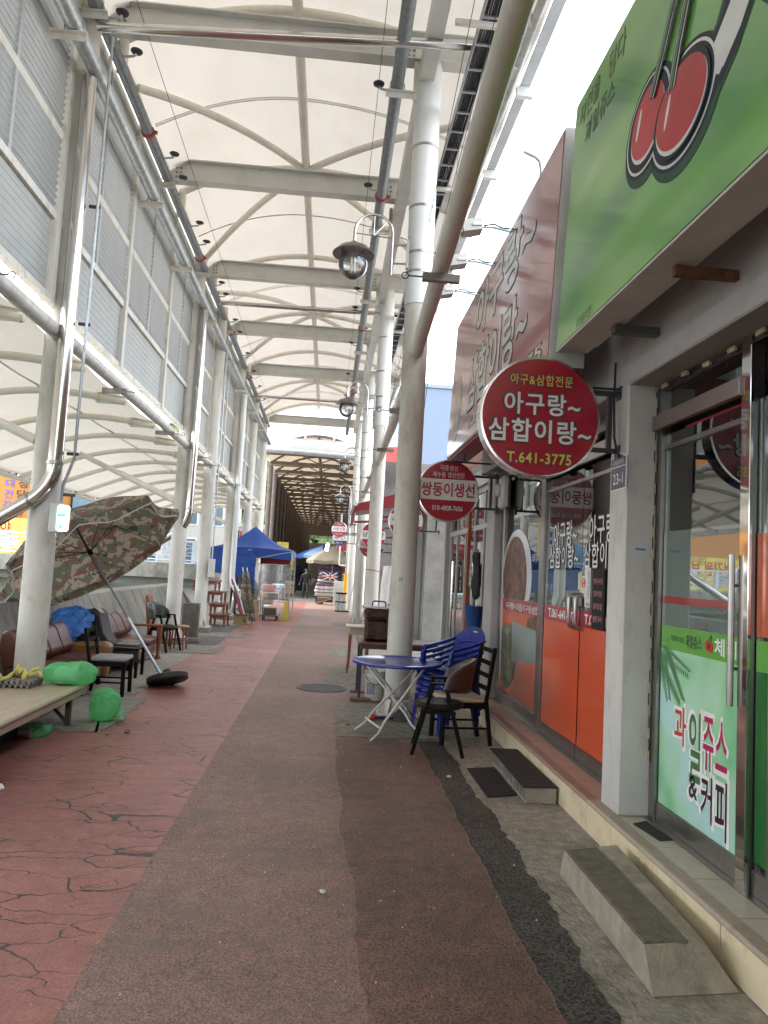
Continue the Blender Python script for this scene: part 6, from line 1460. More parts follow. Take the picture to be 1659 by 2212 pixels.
bax = V((-.22,.30,.93)).normalized()
part(ps, 'base_disc', MB().lathe(V((-2.06,10.33,.115)),[(.001,-.045),(.25,-.045),(.275,-.03),(.275,.03),(.24,.045),(.06,.05),(.05,.12),(.03,.13),(.001,.13)],36,axis=tuple(bax)), mat('base_rubber',(.025,.025,.027),.55,dirt=.3), smooth=True)

# stacked low tables, bundles, box
M_lt = mat('red_brown_wood', (.17,.055,.03), .45, var=.2, vscale=6, stretch=(1,6,1))
zs = [.005,.335,.62,.94]; ox = [(-3.1,-2.62),(-3.12,-2.66),(-3.2,-2.74),(-3.62,-2.92)]
for i,(z,(x0,x1)) in enumerate(zip(zs,ox)):
    h = [.325,.28,.315,.29][i]
    t = thing('low_table', 'red brown low wooden table '+['at the bottom of the stack','second in the stack','third in the stack','on top of the stack'][i]+' past the footing column', 'table', ((x0+x1)/2,20.7,z), 'stacked low tables')
    part(t, 'table_top', MB().bbox((x0,20.3,z+h-.035),(x1,21.2,z+h),.006), M_lt); part(t, 'apron', MB().box((x0+.03,20.34,z+h-.09),(x1-.03,20.37,z+h-.036)), M_lt)
    for xx in (x0+.06,x1-.06):
        for yy in (20.36,21.12): part(t, 'leg', MB().lathe((xx,yy,z),[(.03,0),(.022,.05),(.035,h*.4),(.03,h-.04)],10), M_lt, smooth=True)
sp = thing('rainbow_parasol', 'folded rainbow striped parasol leaning by the low tables', 'parasol', (-2.35,21.5,0)); cols = [(.35,.02,.03),(.1,.2,.04),(.05,.04,.25),(.3,.05,.02),(.5,.5,.48)]
for k,c_ in enumerate(cols): part(sp, 'stripe', MB().tube([(-2.28+k*.014-.03,21.5+.01*k,.1),(-2.50+k*.02-.03,21.55,.75),(-2.66+k*.004,21.6,1.15)],[.04,.035,.012],8), mat('stripe_%d'%k,c_,.7), smooth=True)
part(sp, 'tip', MB().tube([(-2.66,21.6,1.12),(-2.72,21.62,1.28)],[.05,.02],8), M_red_clamp)
for i,(x,lean) in enumerate(((-2.22,.25),(-2.05,.30))):
    t = thing('folded_parasol', ['folded camouflage parasol leaning next to the rainbow one','second folded camouflage parasol leaning nearer the tent'][i], 'parasol', (x,22.0,0)); part(t, 'cloth', crumple(MB().tube([(x,22,.08),(x-lean*.4,22.1,.5),(x-lean*.75,22.2,1.0),(x-lean,22.25,1.5)],[.07,.10,.09,.03],12),.02,6,i), M_camo); part(t, 'pole', MB().tube([(x+.02,22,.0),(x-lean-.03,22.27,1.62)],.014,8), M_galv)
cbx = thing('cardboard_box', 'open printed cardboard box on the lane edge before the folded parasols', 'box', (-2.35,21.55,0)); M_cb = mat('cardboard',(.30,.22,.11),.85,var=.1)
cbm = MB(); cbm.box((-2.56,21.45,.006),(-2.18,21.47,.27)); cbm.box((-2.56,21.73,.006),(-2.18,21.75,.27)); cbm.box((-2.56,21.471,.006),(-2.54,21.729,.27)); cbm.box((-2.2,21.471,.006),(-2.18,21.729,.27)); cbm.box((-2.54,21.471,.006),(-2.2,21.729,.02))
part(cbx, 'carton', cbm, M_cb); part(cbx, 'flap', MB().prism([(-2.56,21.45,.271),(-2.18,21.45,.271),(-2.16,21.36,.30),(-2.58,21.36,.30)],(0,0,.004)), M_cb); part(cbx,'flap',MB().prism([(-2.18,21.47,.271),(-2.18,21.73,.271),(-2.08,21.75,.31),(-2.08,21.45,.31)],(0,0,.004)),M_cb)
part(cbx, 'print', MB().box((-2.3,21.4485,.06),(-2.22,21.4495,.18)), mat('carton_print',(.08,.14,.06),.8,var=.6,vscale=30))
cb2 = thing('cardboard_box', 'brown cardboard carton standing inside the blue tent', 'box', (-2.3,25.2,0)); part(cb2, 'carton', MB().bbox((-2.6,24.9,.006),(-2.22,25.3,.55),.006), M_cb)

# ================================================================ BLUE TENT AND STALLS
tn = thing('blue_tent', 'blue pop up canopy tent over the stall on the canal side', 'tent', (-2.55,26.6,0))
M_tent = mat('tent_blue',(.010,.055,.27),.6,var=.12,vscale=2,trans=.15)
tx0,tx1,ty0,ty1 = -3.95,-1.22,25.2,28.0; pk = V((-2.62,26.6,3.08)); ez = 2.24
cor = [V((tx0,ty0,ez)),V((tx1,ty0,ez)),V((tx1,ty1,ez)),V((tx0,ty1,ez))]
for k in range(4):
    a,b_ = cor[k],cor[(k+1)%4]
    def tp_(u,w,a=a,b_=b_):
        e_ = a*(1-u)+b_*u; p = e_*(1-w)+pk*w; return p+V((0,0,-.16*math.sin(math.pi*w)*(1-.3*w)+.05*math.sin(math.pi*u)*(1-w)))
    part(tn, 'roof_panel', MB().grid(tp_,14,12), M_tent, True)
    def vl(u,w,a=a,b_=b_): e_ = a*(1-u)+b_*u; return e_+V((0.02*math.sin(u*20)*w,.02*math.cos(u*17)*w,.05*math.sin(math.pi*u)-.32*w))
    part(tn, 'valance', MB().grid(vl,16,3), M_tent, True)
    part(tn, 'leg', MB().box((a.x-.02,a.y-.02,.004),(a.x+.02,a.y+.02,ez)), M_galv)
    part(tn, 'truss_bar', MB().bar(tuple(a+V((0,0,-.35))),tuple((a+b_)/2+V((0,0,-.02))),.02).bar(tuple((a+b_)/2+V((0,0,-.35))),tuple(b_+V((0,0,-.02))),.02), M_galv)
part(tn, 'red_lining', MB().box((-2.3,25.6,1.75),(-1.3,25.62,2.0)), mat('lining_red',(.30,.02,.03),.7))
pv = thing('plastic_curtain', 'hanging clear plastic wind curtain on the front of the blue tent', 'curtain', (-1.8,25.1,.5)); G_pv = glass_mat('pvc_film',(.86,.86,.85),.06,.12,film=.25,filmcol=(.6,.6,.58))
part(pv, 'sheet', MB().grid(lambda u,w:(-2.40+1.16*u, 25.1+.05*math.sin(u*14)*(1-.4*w), .47+1.28*w),40,6), G_pv, True); part(pv, 'top_bar', MB().tube([(-2.42,25.1,1.76),(-1.22,25.1,1.76)],.012,8), M_galv)
yt = thing('yellow_cloth', 'yellow cloth strip tied at the tent corner', 'cloth', (-1.2,25.2,1.6)); part(yt, 'cloth', crumple(MB().grid(lambda u,w:(-1.24+.10*u,25.15,1.62+.40*w),4,8),.02,9), mat('cloth_yellow',(.5,.45,.10),.8))
bl2 = thing('rear_blue_sheet', 'blue tarpaulin sheet hung behind the tent on the canal side', 'tarpaulin', (-3.6,24.6,1.5)); part(bl2, 'sheet', crumple(MB().grid(lambda u,w:(-4.3+1.9*u,24.9+.2*u,1.45+.75*w-.2*u*(1-w)),14,8),.03,4), M_tent)
tr_ = thing('platform_trolley', 'platform trolley with white push handle before the plastic curtain', 'trolley', (-1.7,23.8,0)); 
part(tr_, 'deck', MB().bbox((-2.0,23.5,.13),(-1.45,24.3,.17),.01), mat('deck_green',(.06,.09,.07),.6)); part(tr_, 'handle', MB().tube([(-1.98,23.55,.17),(-1.98,23.55,.82),(-1.94,23.55,.87),(-1.51,23.55,.87),(-1.47,23.55,.82),(-1.47,23.55,.17)],.016,8).tube([(-1.98,23.55,.5),(-1.47,23.55,.5)],.012,8), M_white2, smooth=True)
for (x,y) in ((-1.93,23.6),(-1.52,23.6),(-1.93,24.2),(-1.52,24.2)): part(tr_, 'wheel', MB().lathe((x-.02,y,.065),[(.02,0),(.06,.004),(.06,.036),(.02,.04)],14,axis=(1,0,0)), M_rubber)
for (a,b_,mt_,lab,nm) in (((-1.93,23.75,.171),(-1.55,24.1,.36),mat('carton_dark',(.10,.08,.06),.8),'dark open carton on the trolley deck','carton'),((-1.92,25.3,.62),(-1.55,25.6,.80),mat('pack_red_white',(.45,.12,.10),.5,var=.7,vscale=8),'red and white packet box on the stall behind the curtain','packet_box'),((-1.50,25.3,.62),(-1.38,25.5,.98),mat('abs_white', (.6,.59,.55), .45),'white bottle crate on the stall behind the curtain','crate')):
    t = thing(nm, lab, 'box', (a[0],a[1],a[2])); part(t, 'box', MB().bbox(a,b_,.01), mt_); part(t, 'lid', MB().box((a[0]-.005,a[1]-.005,b_[2]+.001),(b_[0]+.005,b_[1]+.005,b_[2]+.012)), mt_)
stl = thing('stall_table', 'low stall table behind the plastic curtain', 'table', (-1.75,25.6,0)); part(stl, 'table_top', MB().bbox((-2.2,25.25,.58),(-1.25,26.1,.615),.005), M_lt)
for x in (-2.15,-1.3):
    for y in (25.3,26.05): part(stl, 'leg', MB().box((x-.02,y-.02,.004),(x+.02,y+.02,.58)), M_dark)
wf = thing('wet_floor_sign', 'yellow folding warning stand beside the tent leg', 'sign', (-1.25,23.9,0)); part(wf, 'panel', MB().prism([(-1.35,23.9,.005),(-1.15,23.9,.005),(-1.2,24.0,.62),(-1.3,24.0,.62)],(0,.012,0)), mat('warn_yellow',(.60,.52,.06),.45)); part(wf, 'panel', MB().prism([(-1.35,24.14,.005),(-1.15,24.14,.005),(-1.2,24.02,.62),(-1.3,24.02,.62)],(0,.012,0)), mat('warn_yellow',(.60,.52,.06),.45))

# ================================================================ PEOPLE
def person(loc, rz, h, cols, label, walk=0.0, bend_=0.0, arms=((.1,0),( -.1,0)), cap=None, coat_len=.0):
    t = thing('person', label, 'person', loc, None, rz); s = h/1.7      # faces local -y
    J = {'pel':(0,0,.92),'sp':(0,-.02*bend_*3,1.12),'ch':(0,-.10*bend_*3,1.34),'nk':(0,-.13*bend_*3,1.47),'hd':(0,-.02-.17*bend_*3,1.60),'ht':(0,-.01-.17*bend_*3,1.67)}
    for sd,k in (('l',1),('r',-1)):
        w = walk*k; J['hip'+sd]=(k*.09,0,.90); J['kn'+sd]=(k*.10,-.16*w-.03,.49); J['an'+sd]=(k*.10,-.28*w+.04+(.05 if w<0 else 0),.09); J['to'+sd]=(k*.11,-.28*w-.12,.04)
        ax,ay = arms[0 if k>0 else 1]; sh = J['ch']; J['sh'+sd]=(k*.185,sh[1],1.38); J['el'+sd]=(k*(.225+.08*abs(ax)),sh[1]-.12*ay+.02,1.10); J['wr'+sd]=(k*(.22+.25*ax),sh[1]-.34*ay-.02,.86+.25*max(0,ay)); J['ha'+sd]=(k*(.215+.28*ax),sh[1]-.40*ay-.03,.77+.27*max(0,ay))
    E_ = [('pel','sp'),('sp','ch'),('ch','nk'),('nk','hd'),('hd','ht')]
    for sd in 'lr': E_ += [('pel','hip'+sd),('hip'+sd,'kn'+sd),('kn'+sd,'an'+sd),('an'+sd,'to'+sd),('ch','sh'+sd),('sh'+sd,'el'+sd),('el'+sd,'wr'+sd),('wr'+sd,'ha'+sd)]
    rad = {'pel':(.15,.12),'sp':(.15,.11),'ch':(.17,.12),'nk':(.055,.06),'hd':(.085,.10),'ht':(.07,.085)}
    for sd in 'lr': rad.update({'hip'+sd:(.10,.10),'kn'+sd:(.065,.065),'an'+sd:(.045,.05),'to'+sd:(.04,.03),'sh'+sd:(.075,.075),'el'+sd:(.052,.052),'wr'+sd:(.035,.032),'ha'+sd:(.035,.03)})
    names = list(J); me = bpy.data.meshes.new('body'); me.from_pydata([tuple(c*s for c in J[n]) for n in names],[(names.index(a),names.index(b)) for a,b in E_],[])
    tmp = bpy.data.objects.new('tmp',me); COL.objects.link(tmp); tmp.modifiers.new('skin','SKIN'); 
    for i,n in enumerate(names):
        sv = me.skin_vertices[0].data[i]; sv.radius = tuple(r*s for r in rad[n]); sv.use_root = (n=='pel')
    ss = tmp.modifiers.new('ss','SUBSURF'); ss.levels = 2; ss.render_levels = 2
    bpy.context.view_layer.update(); dg = bpy.context.evaluated_depsgraph_get(); bm_ = bpy.data.meshes.new_from_object(tmp.evaluated_get(dg)); COL.objects.unlink(tmp); bpy.data.objects.remove(tmp)
    bm_.materials.clear()
    for m_ in cols: bm_.materials.append(m_)   # skin, top, trousers, shoes
    for p in bm_.polygons:
        c = p.center/s; lat = abs(c.x) > .205
        p.material_index = 0 if c.z > 1.47 or (lat and c.z < .875) else (1 if c.z > .93-coat_len or (lat and c.z > .8) else (2 if c.z > .11 else 3)); p.use_smooth = True
    o = bpy.data.objects.new('body',bm_); COL.objects.link(o); o.parent = t
    hd = V(J['hd'])*s; hr = MB().lathe((hd.x,hd.y+.012,hd.z-.02),[(.098*s,0),(.108*s,.05*s),(.098*s,.10*s),(.06*s,.135*s),(.001,.145*s)],18); part(t,'hair',hr,mat('hair_dark',(.015,.013,.012),.6),True,local=True)
    if cap: part(t,'cap',MB().lathe((hd.x,hd.y,hd.z+.05*s),[(.105*s,0),(.112*s,.02),(.10*s,.08*s),(.001,.11*s)],16).box((hd.x-.07,hd.y-.21,hd.z+.055*s),(hd.x+.07,hd.y-.08,hd.z+.067*s)),cap,local=True)
    part(t,'nose',MB().lathe((hd.x,hd.y-.115*s,hd.z-.01),[(.014,0),(.018,.02),(.008,.045),(.001,.05)],8),cols[0],True,local=True)
    return t
SK = mat('skin',(.38,.22,.15),.55)
person((-1.14,41.2,.004),R(4),1.63,(SK,mat('cloth_black',(.02,.022,.025),.8),mat('camo_trousers',(.06,.06,.05),.85,var=.8,vscale=14),M_black),'person in a dark jacket and patterned trousers walking towards us pulling a hand cart',walk=.7,arms=((.25,.1),(.55,-.2)))
person((-2.45,26.0,.004),R(250),1.62,(SK,mat('jacket_blue',(.03,.08,.25),.7),M_black,M_black),'person in a blue jacket bending over the stall behind the plastic curtain',bend_=.9,arms=((.0,1.0),(.0,.8)),walk=.15)
person((-2.85,26.9,.004),R(200),1.66,(SK,mat('jacket_green',(.07,.10,.04),.8),M_black,M_black),'person in a green jacket standing inside the blue tent',arms=((.05,.2),(.05,.1)))
person((-3.15,25.6,.004),R(160),1.66,(SK,mat('jacket_mauve',(.12,.09,.13),.8,var=.4,vscale=10),M_dark,M_black),'person in a dark cap and patterned top by the folded parasols',cap=M_black,arms=((.05,.1),(.05,.2)))
hc = thing('hand_cart', 'two wheeled hand cart with tan baskets pulled along the far lane', 'cart', (-2.0,41.4,0)); part(hc,'frame',MB().tube([(-2.3,41.3,.2),(-2.3,41.2,1.0),(-1.75,41.2,1.0),(-1.75,41.3,.2)],.015,8),M_dark)
for k in range(3): part(hc,'basket',MB().bbox((-2.32,41.28,.22+k*.24),(-1.73,41.6,.44+k*.24),.03),mat('basket_tan',(.32,.22,.13),.8,var=.3,vscale=12))
for x in (-2.25,-1.8): part(hc,'wheel',MB().lathe((x-.02,41.4,.12),[(.03,0),(.115,.005),(.115,.035),(.03,.04)],14,axis=(1,0,0)),M_rubber)

# ================================================================ OLD DARK ARCADE BEYOND
oa = thing('old_arcade_roof', 'older brown stained arcade roof with many trusses further down the lane', 'roof', (-.8,70,6))
M_old = mat('old_roof_skin',(.36,.29,.205),.8,var=.15,dirt=.5,trans=.34); M_olds = mat('old_steel',(.16,.13,.105),.7,var=.2,dirt=.4)
OZ = 7.2
def oz(x): u=(x+.8)/2.6; return OZ+1.0*(1-u*u)
part(oa,'membrane_panel',MB().grid(lambda u,w:(-3.4+5.2*u,36.2+90*w,oz(-3.4+5.2*u)+.06),18,40),M_old,True)
for k in range(26):
    y = 36.3+k*3.45
    part(oa,'arch_tube',MB().tube([(-3.4+5.2*i/18,y,oz(-3.4+5.2*i/18)) for i in range(19)],.06,8),M_olds); part(oa,'cross_beam',MB().box((-3.4,y-.06,OZ-.05),(1.8,y+.06,OZ+.13)),M_olds)
    part(oa,'tie_rod',MB().tube([(-3.3,y+1.7,OZ-.35),(1.7,y+1.7,OZ-.30)],.035,8),M_olds); part(oa,'strut',MB().bar((-.8,y,OZ+.1),(-.8,y,OZ+.98),.05),M_olds)
    for s in (-1,1): part(oa,'diagonal_brace',MB().bar((-.8,y,OZ+.12),(-.8+s*1.4,y,OZ+.68),.05),M_olds)
part(oa,'ridge_tube',MB().tube([(-.8,36.2,OZ+1.0),(-.8,126,OZ+1.0)],.06,8),M_olds)
part(oa,'front_gable_beam',MB().box((-3.4,35.9,OZ+.2),(1.8,36.1,OZ+.75)),M_grey_steel); part(oa,'front_gable_pipe',MB().tube([(-3.4,35.8,OZ+.1),(1.8,35.8,OZ+.0)],.14,12),M_galv)
for k in range(4): part(oa,'front_stub',MB().box((-2.9+k*1.4,35.85,OZ+.75),(-2.8+k*1.4,35.95,OZ+1.15)),M_white)
for s,x in ((-1,-3.35),(1,1.75)):
    for k in range(27):
        y = 36.4+k*3.4
        t = thing('old_arcade_post','dim grey arcade post on the '+('canal' if s<0 else 'shop')+' side of the old dark arcade','post',(x,y,0),'old arcade posts on the %s side'%('canal' if s<0 else 'shop')); part(t,'shaft',MB().tube([(x,y,.02),(x,y,OZ+.1)],.12,12),M_olds if k else M_rib,True); part(t,'base',MB().box((x-.2,y-.2,.002),(x+.2,y+.2,.06)),M_conc)
ow = thing('old_side_wall','dark corrugated side wall high along the canal side of the old arcade','wall',(-3.5,80,3)); 
part(ow,'wall_sheet',MB().box((-3.62,44,2.4),(-3.5,126,OZ+.3)),mat('old_sheet',(.10,.09,.08),.8,var=.3,stretch=(1,8,.3))); part(ow,'lower_screen',MB().box((-3.9,41,0),(-3.8,126,2.35)),M_shopd)
rw = thing('old_shop_row','dark row of shops on the right side of the old arcade','building',(3,80,0)); part(rw,'wall',MB().box((1.95,36.5,0),(6,126,OZ)),mat('old_shop',(.12,.11,.10),.8,var=.5,vscale=.7)); part(rw,'white_panel',MB().box((1.0,35.4,.0),(1.5,35.7,5.6)),M_white2); part(rw,'fascia',MB().box((1.9,36.5,2.6),(1.949,126,3.2)),mat('old_fascia',(.25,.08,.06),.6,var=.8,vscale=.6))
part(rw,'end_wall',MB().box((-6,126.2,0),(6,127,OZ-1.2)),M_conc)
# stalls on the far right
bd_ = thing('bedding_stall','stall piled with folded quilts and cushions in the far lane','stall',(.0,37.6,0)); part(bd_,'table',MB().bbox((-.55,37.2,.35),(.55,38.8,.5),.02),mat('stall_pale',(.42,.38,.30),.7)); part(bd_,'under_box',MB().box((-.5,37.3,.01),(.5,38.7,.345)),M_dark)
for k,(c_,nm) in enumerate((((.45,.42,.42),'a'),((.55,.5,.48),'b'),((.16,.12,.15),'c'),((.6,.56,.52),'d'),((.25,.10,.12),'e'),((.42,.3,.36),'f'))):
    q = thing('folded_quilt',['grey folded quilt lowest in the bedding pile','cream folded quilt in the bedding pile','dark patterned folded quilt in the bedding pile','white folded quilt in the bedding pile','maroon folded quilt in the bedding pile','pink striped folded quilt on top of the bedding pile'][k],'quilt',(0,38,.5+k*.17)); o = part(q,'cloth',crumple(MB().bbox((-.6+.04*k,37.25,.502+k*.172),(.5,38.4,.668+k*.172),.06),.03,4,k),mat('quilt_'+nm,c_,.9,var=.5,vscale=9),True)
uf = thing('union_flag_cushion','cushion with a blue flag with red and white crosses on the bedding stall','cushion',(.15,37.15,1.2)); part(uf,'pad',MB().bbox((-.25,37.05,1.15),(.55,37.2,1.55),.06),mat('flag_blue',(.03,.04,.10),.8)); part(uf,'white_cross',MB().box((.11,37.045,1.15),(.21,37.049,1.55)).box((-.25,37.045,1.31),(.55,37.049,1.39)).prism([(-.25,37.046,1.55),(-.17,37.046,1.55),(.55,37.046,1.15),(.47,37.046,1.15)],(0,.002,0)).prism([(.47,37.046,1.55),(.55,37.046,1.55),(-.17,37.046,1.15),(-.25,37.046,1.15)],(0,.002,0)),F_white); part(uf,'red_cross',MB().box((.13,37.04,1.15),(.19,37.044,1.55)).box((-.25,37.04,1.33),(.55,37.044,1.37)),T_red)
bs_ = thing('striped_quilt_rack','rack of purple striped quilts behind the bedding pile','rack',(.1,39.2,0)); part(bs_,'rack_frame',MB().box((-.5,39.3,.01),(-.45,39.5,1.9)).box((.75,39.3,.01),(.8,39.5,1.9)),M_dark)
for k in range(4): part(bs_,'quilt_roll',MB().tube([(-.48,39.2,1.2+k*.2),(.8,39.2,1.2+k*.2)],.10,12),mat('quilt_purple',(.16,.11,.17),.9,var=.9,vscale=12),True)
def stall_umbrella(c, r, z, h, mts, label):
    t = thing('stall_umbrella',label,'umbrella',(c[0],c[1],0)); n=8
    for k in range(n):
        a0,a1 = 2*math.pi*k/n,2*math.pi*(k+1)/n; ap = V((c[0],c[1],z+h)); e0=V((c[0]+r*math.cos(a0),c[1]+r*math.sin(a0),z)); e1=V((c[0]+r*math.cos(a1),c[1]+r*math.sin(a1),z))
        part(t,'canopy_panel',MB().grid(lambda u,w:(ap*(1-w)+(e0*(1-u)+e1*u)*w)+V((0,0,.06*math.sin(math.pi*w)-.04*math.sin(math.pi*u)*w)),4,5),mts[k%len(mts)],True)
        part(t,'valance',MB().grid(lambda u,w:(e0*(1-u)+e1*u)+V((0,0,-.04*math.sin(math.pi*u)-.16*w)),4,1),mts[k%len(mts)])
    part(t,'pole',MB().tube([(c[0],c[1],.02),(c[0],c[1],z+h+.06)],.02,8),M_galv); part(t,'foot',MB().lathe((c[0],c[1],.004),[(.25,0),(.25,.06),(.03,.08)],16),M_conc)
stall_umbrella((.25,38.2),1.35,2.15,.75,[mat('umb_beige',(.36,.32,.24),.8,trans=.3,dirt=.4),mat('umb_khaki',(.24,.20,.14),.8,trans=.3)],'faded beige stall umbrella over the bedding')
stall_umbrella((-.35,43.5),1.5,2.45,.6,[mat('umb_blue',(.03,.10,.35),.7,trans=.3),mat('umb_sky',(.25,.40,.60),.7,trans=.3)],'blue and white striped stall umbrella far down the lane')
stall_umbrella((-3.0,31.2),1.3,2.35,.65,[mat('umb_teal',(.02,.10,.16),.7,trans=.3),mat('umb_ochre',(.45,.25,.05),.7,trans=.3)],'teal and ochre stall umbrella behind the blue tent')
yp = thing('yellow_post','yellow painted guard round a pipe at the far column','post',(.85,33.0,0)); part(yp,'sleeve',MB().tube([(.85,33,.3),(.85,33,1.55)],.10,16),mat('post_yellow',(.70,.40,.02),.45),True); part(yp,'pipe',MB().tube([(.85,33,0.01),(.85,33,5.0)],.06,12),M_galv,True); part(yp,'elbow',MB().tube([(.85,33,1.9),(.55,33,1.9),(.5,33,1.95),(.5,33,4.2)],.035,8),M_white2)
mr = thing('mat_roll_stand','bundle of pale rolled mats standing upright on the lane edge','rolls',(.6,30.5,0))
for k in range(5): part(mr,'roll',MB().tube([(.45+k*.085,30.5+.03*(k%2),.03),(.45+k*.085,30.5+.03*(k%2),.78)],.042,10),mat('roll_pale',(.5,.5,.44),.7),True)
part(mr,'strap',MB().box((.40,30.45,.38),(.85,30.58,.42)),M_black); part(mr,'strap',MB().box((.40,30.45,.72),(.85,30.58,.78)),M_black); part(mr,'foot',MB().box((.40,30.44,.01),(.85,30.59,.05)),M_black)
pcb = thing('grey_cabinet','pale grey cabinet with panelled front beside the bedding stall','cabinet',(.55,35.4,0)); part(pcb,'carcass',MB().bbox((.35,35.3,.01),(.95,35.9,1.15),.01),mat('cab_grey',(.42,.41,.38),.6)); part(pcb,'door',MB().bbox((.40,35.27,.2),(.9,35.298,.85),.008),mat('cab_grey2',(.36,.35,.32),.6)); part(pcb,'plinth',MB().box((.33,35.28,.0),(.97,35.299,.12)),mat('cab_grey',(.42,.41,.38),.6))
bch = thing('broken_chair','old wooden furniture frame piled before the bedding stall','furniture',(-.2,35.9,0)); part(bch,'board',MB().bar((-.45,35.8,.05),(.3,36.0,.28),.25,.03),M_lt); part(bch,'block',MB().bbox((-.4,36.1,.01),(.25,36.6,.34),.02),mat('old_wood', (.16,.12,.08), .8)); part(bch,'plank',MB().bbox((-.1,35.2,.01),(.35,35.5,.12),.01),mat('plank_pale',(.35,.32,.27),.7))
lb = thing('leaning_pole','long pole leaning against the pale panel by the far columns','pole',(1.0,30.6,0)); part(lb,'pole',MB().tube([(.9,30.4,.01),(1.28,31.2,1.9)],.018,8),M_galv_dark); part(lb,'head',MB().box((.82,30.3,.01),(.98,30.5,.06)),M_dark)
for i,(x,z) in enumerate(((-.05,2.72),(-.08,2.55))):
    t = thing('hanging_bulb',['lit bare bulb upper of the pair under the round navy sign','lit bare bulb lower of the pair under the round navy sign'][i],'bulb',(x,32,z)); part(t,'bulb',MB().lathe((x,32,z),[(.001,-.09),(.06,-.06),(.08,0),(.06,.06),(.03,.1),(.001,.1)],14),mat('bulb_lit',(.9,.9,.85),.4,emit=(1,.96,.88,6)),True); part(t,'cord',MB().tube([(x,32,z+.1),(x,32,z+.5)],.006,5),M_rubber)

# clutter along the far lane
CL = [(-2.6,33.5,.7,.5,.9,'stack of brown cartons','cartons',(.28,.2,.12)),(-2.9,36.5,.6,.8,1.5,'rack of dark coats','rack',(.03,.03,.035)),(-2.5,39.0,.8,.7,.8,'table heaped with pale shoes','stall',(.42,.40,.38)),(-2.6,43.5,.9,.9,1.3,'row of dark folded bundles','bundles',(.05,.05,.06)),(-2.3,47.0,.7,.8,1.7,'pile of tan sacks','sacks',(.25,.19,.12)),(-2.4,51.5,.8,.9,1.9,'tall dark clothing rail','rack',(.04,.035,.035)),
 (.9,40.5,.7,.8,1.5,'rack of pale rolled cloth','rack',(.5,.42,.32)),(.95,43.5,.8,.9,1.9,'rack of red blankets','rack',(.3,.08,.06)),(.8,47.0,.8,.8,1.2,'stack of white foam boxes','boxes',(.6,.6,.58)),(.8,51.0,.9,.9,1.8,'rail of mixed clothing','rack',(.2,.12,.12)),(-1.9,56,.9,.9,2.0,'dark tarpaulin covered stall','stall',(.03,.05,.07)),(.4,57,.9,.9,2.1,'brown covered stall','stall',(.12,.08,.05))]
for i,(x,y,w,d,h,lab,cat,c_) in enumerate(CL):
    t = thing(cat.rstrip('s')+'_pile' if cat not in ('stall','rack') else 'far_'+cat, lab+' far down the old arcade lane', cat, (x,y,.004)); nn = 3
    for k in range(nn): part(t,'layer',crumple(MB().bbox((x-w/2+random.uniform(0,.08),y-d/2,.006+h*k/nn),(x+w/2-random.uniform(0,.08),y+d/2,h*(k+1)/nn-.004),.05),.03,3,i+k),mat('clutter_%d_%d'%(i,k),[min(1,q*random.uniform(.6,1.5)) for q in c_],.85,var=.5,vscale=5))
    part(t,'base',MB().box((x-w/2+.05,y-d/2+.05,.0),(x+w/2-.05,y+d/2-.05,.005)),M_dark)
hs = [(.75,37.2,2.9,'red hanging shop board','board',(.35,.04,.04)),(.7,40,2.7,'white hanging shop board','board',(.6,.6,.58)),(.8,45,3.0,'blue hanging shop board','board',(.04,.1,.3)),(-2.7,44,2.9,'yellow hanging shop board','board',(.5,.4,.06))]
for (x,y,z,lab,cat,c_) in hs:
    t = thing('hanging_board',lab+' over the far stalls','sign',(x,y,z)); part(t,'panel',MB().bbox((x-.35,y-.04,z-.25),(x+.35,y+.04,z+.25),.02),mat('hb_'+lab[:4],c_,.5,var=.3,vscale=6)); part(t,'hanger',MB().tube([(x,y,z+.25),(x,y,OZ-.05)],.012,6),M_dark)
# ================================================================ ACROSS THE CANAL
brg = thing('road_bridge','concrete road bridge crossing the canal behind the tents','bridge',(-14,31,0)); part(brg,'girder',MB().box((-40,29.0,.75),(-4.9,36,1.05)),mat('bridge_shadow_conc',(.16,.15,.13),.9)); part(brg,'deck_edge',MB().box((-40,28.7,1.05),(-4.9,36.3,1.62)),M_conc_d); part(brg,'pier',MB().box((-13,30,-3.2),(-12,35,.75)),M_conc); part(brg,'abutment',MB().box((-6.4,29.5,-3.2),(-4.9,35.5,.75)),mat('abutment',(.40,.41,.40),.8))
rg_ = thing('bridge_railing','white decorated metal railing on the road bridge','railing',(-14,28.9,1.62)); M_rw = mat('railing_white',(.62,.67,.74),.45)
for k in range(17): part(rg_,'post',MB().box((-38+k*2.05,28.8,1.621),(-37.86+k*2.05,28.94,2.42)),M_rw)
part(rg_,'top_rail',MB().box((-38,28.8,2.421),(-5,28.94,2.5)),M_rw); part(rg_,'bottom_rail',MB().box((-38,28.82,1.72),(-5,28.92,1.77)),M_rw)
for k in range(16):
    x0 = -37.86+k*2.05; mb = MB(); cx = x0+.95
    for j in range(11):
        a = math.pi*(j+.5)/11; mb.tube([(cx+.12*math.cos(a),28.87,1.80+.1*math.sin(a)),(cx+.85*math.cos(a),28.87,1.80+min(.60,.85*math.sin(a)))],.012,5)
    for j in range(4): mb.tube([(x0+.05+i*.185,28.87,1.95+j*.11+.05*math.sin(i*1.1+j*1.5)) for i in range(11)],.011,5)
    part(rg_,'ornament_panel',mb,M_rw)
    if k%3==2: part(rg_,'picture_panel',MB().box((x0+.1,28.89,1.8),(x0+1.8,28.91,2.38)),mat('panel_art',(.42,.16,.09),.6,var=.6,vscale=5))
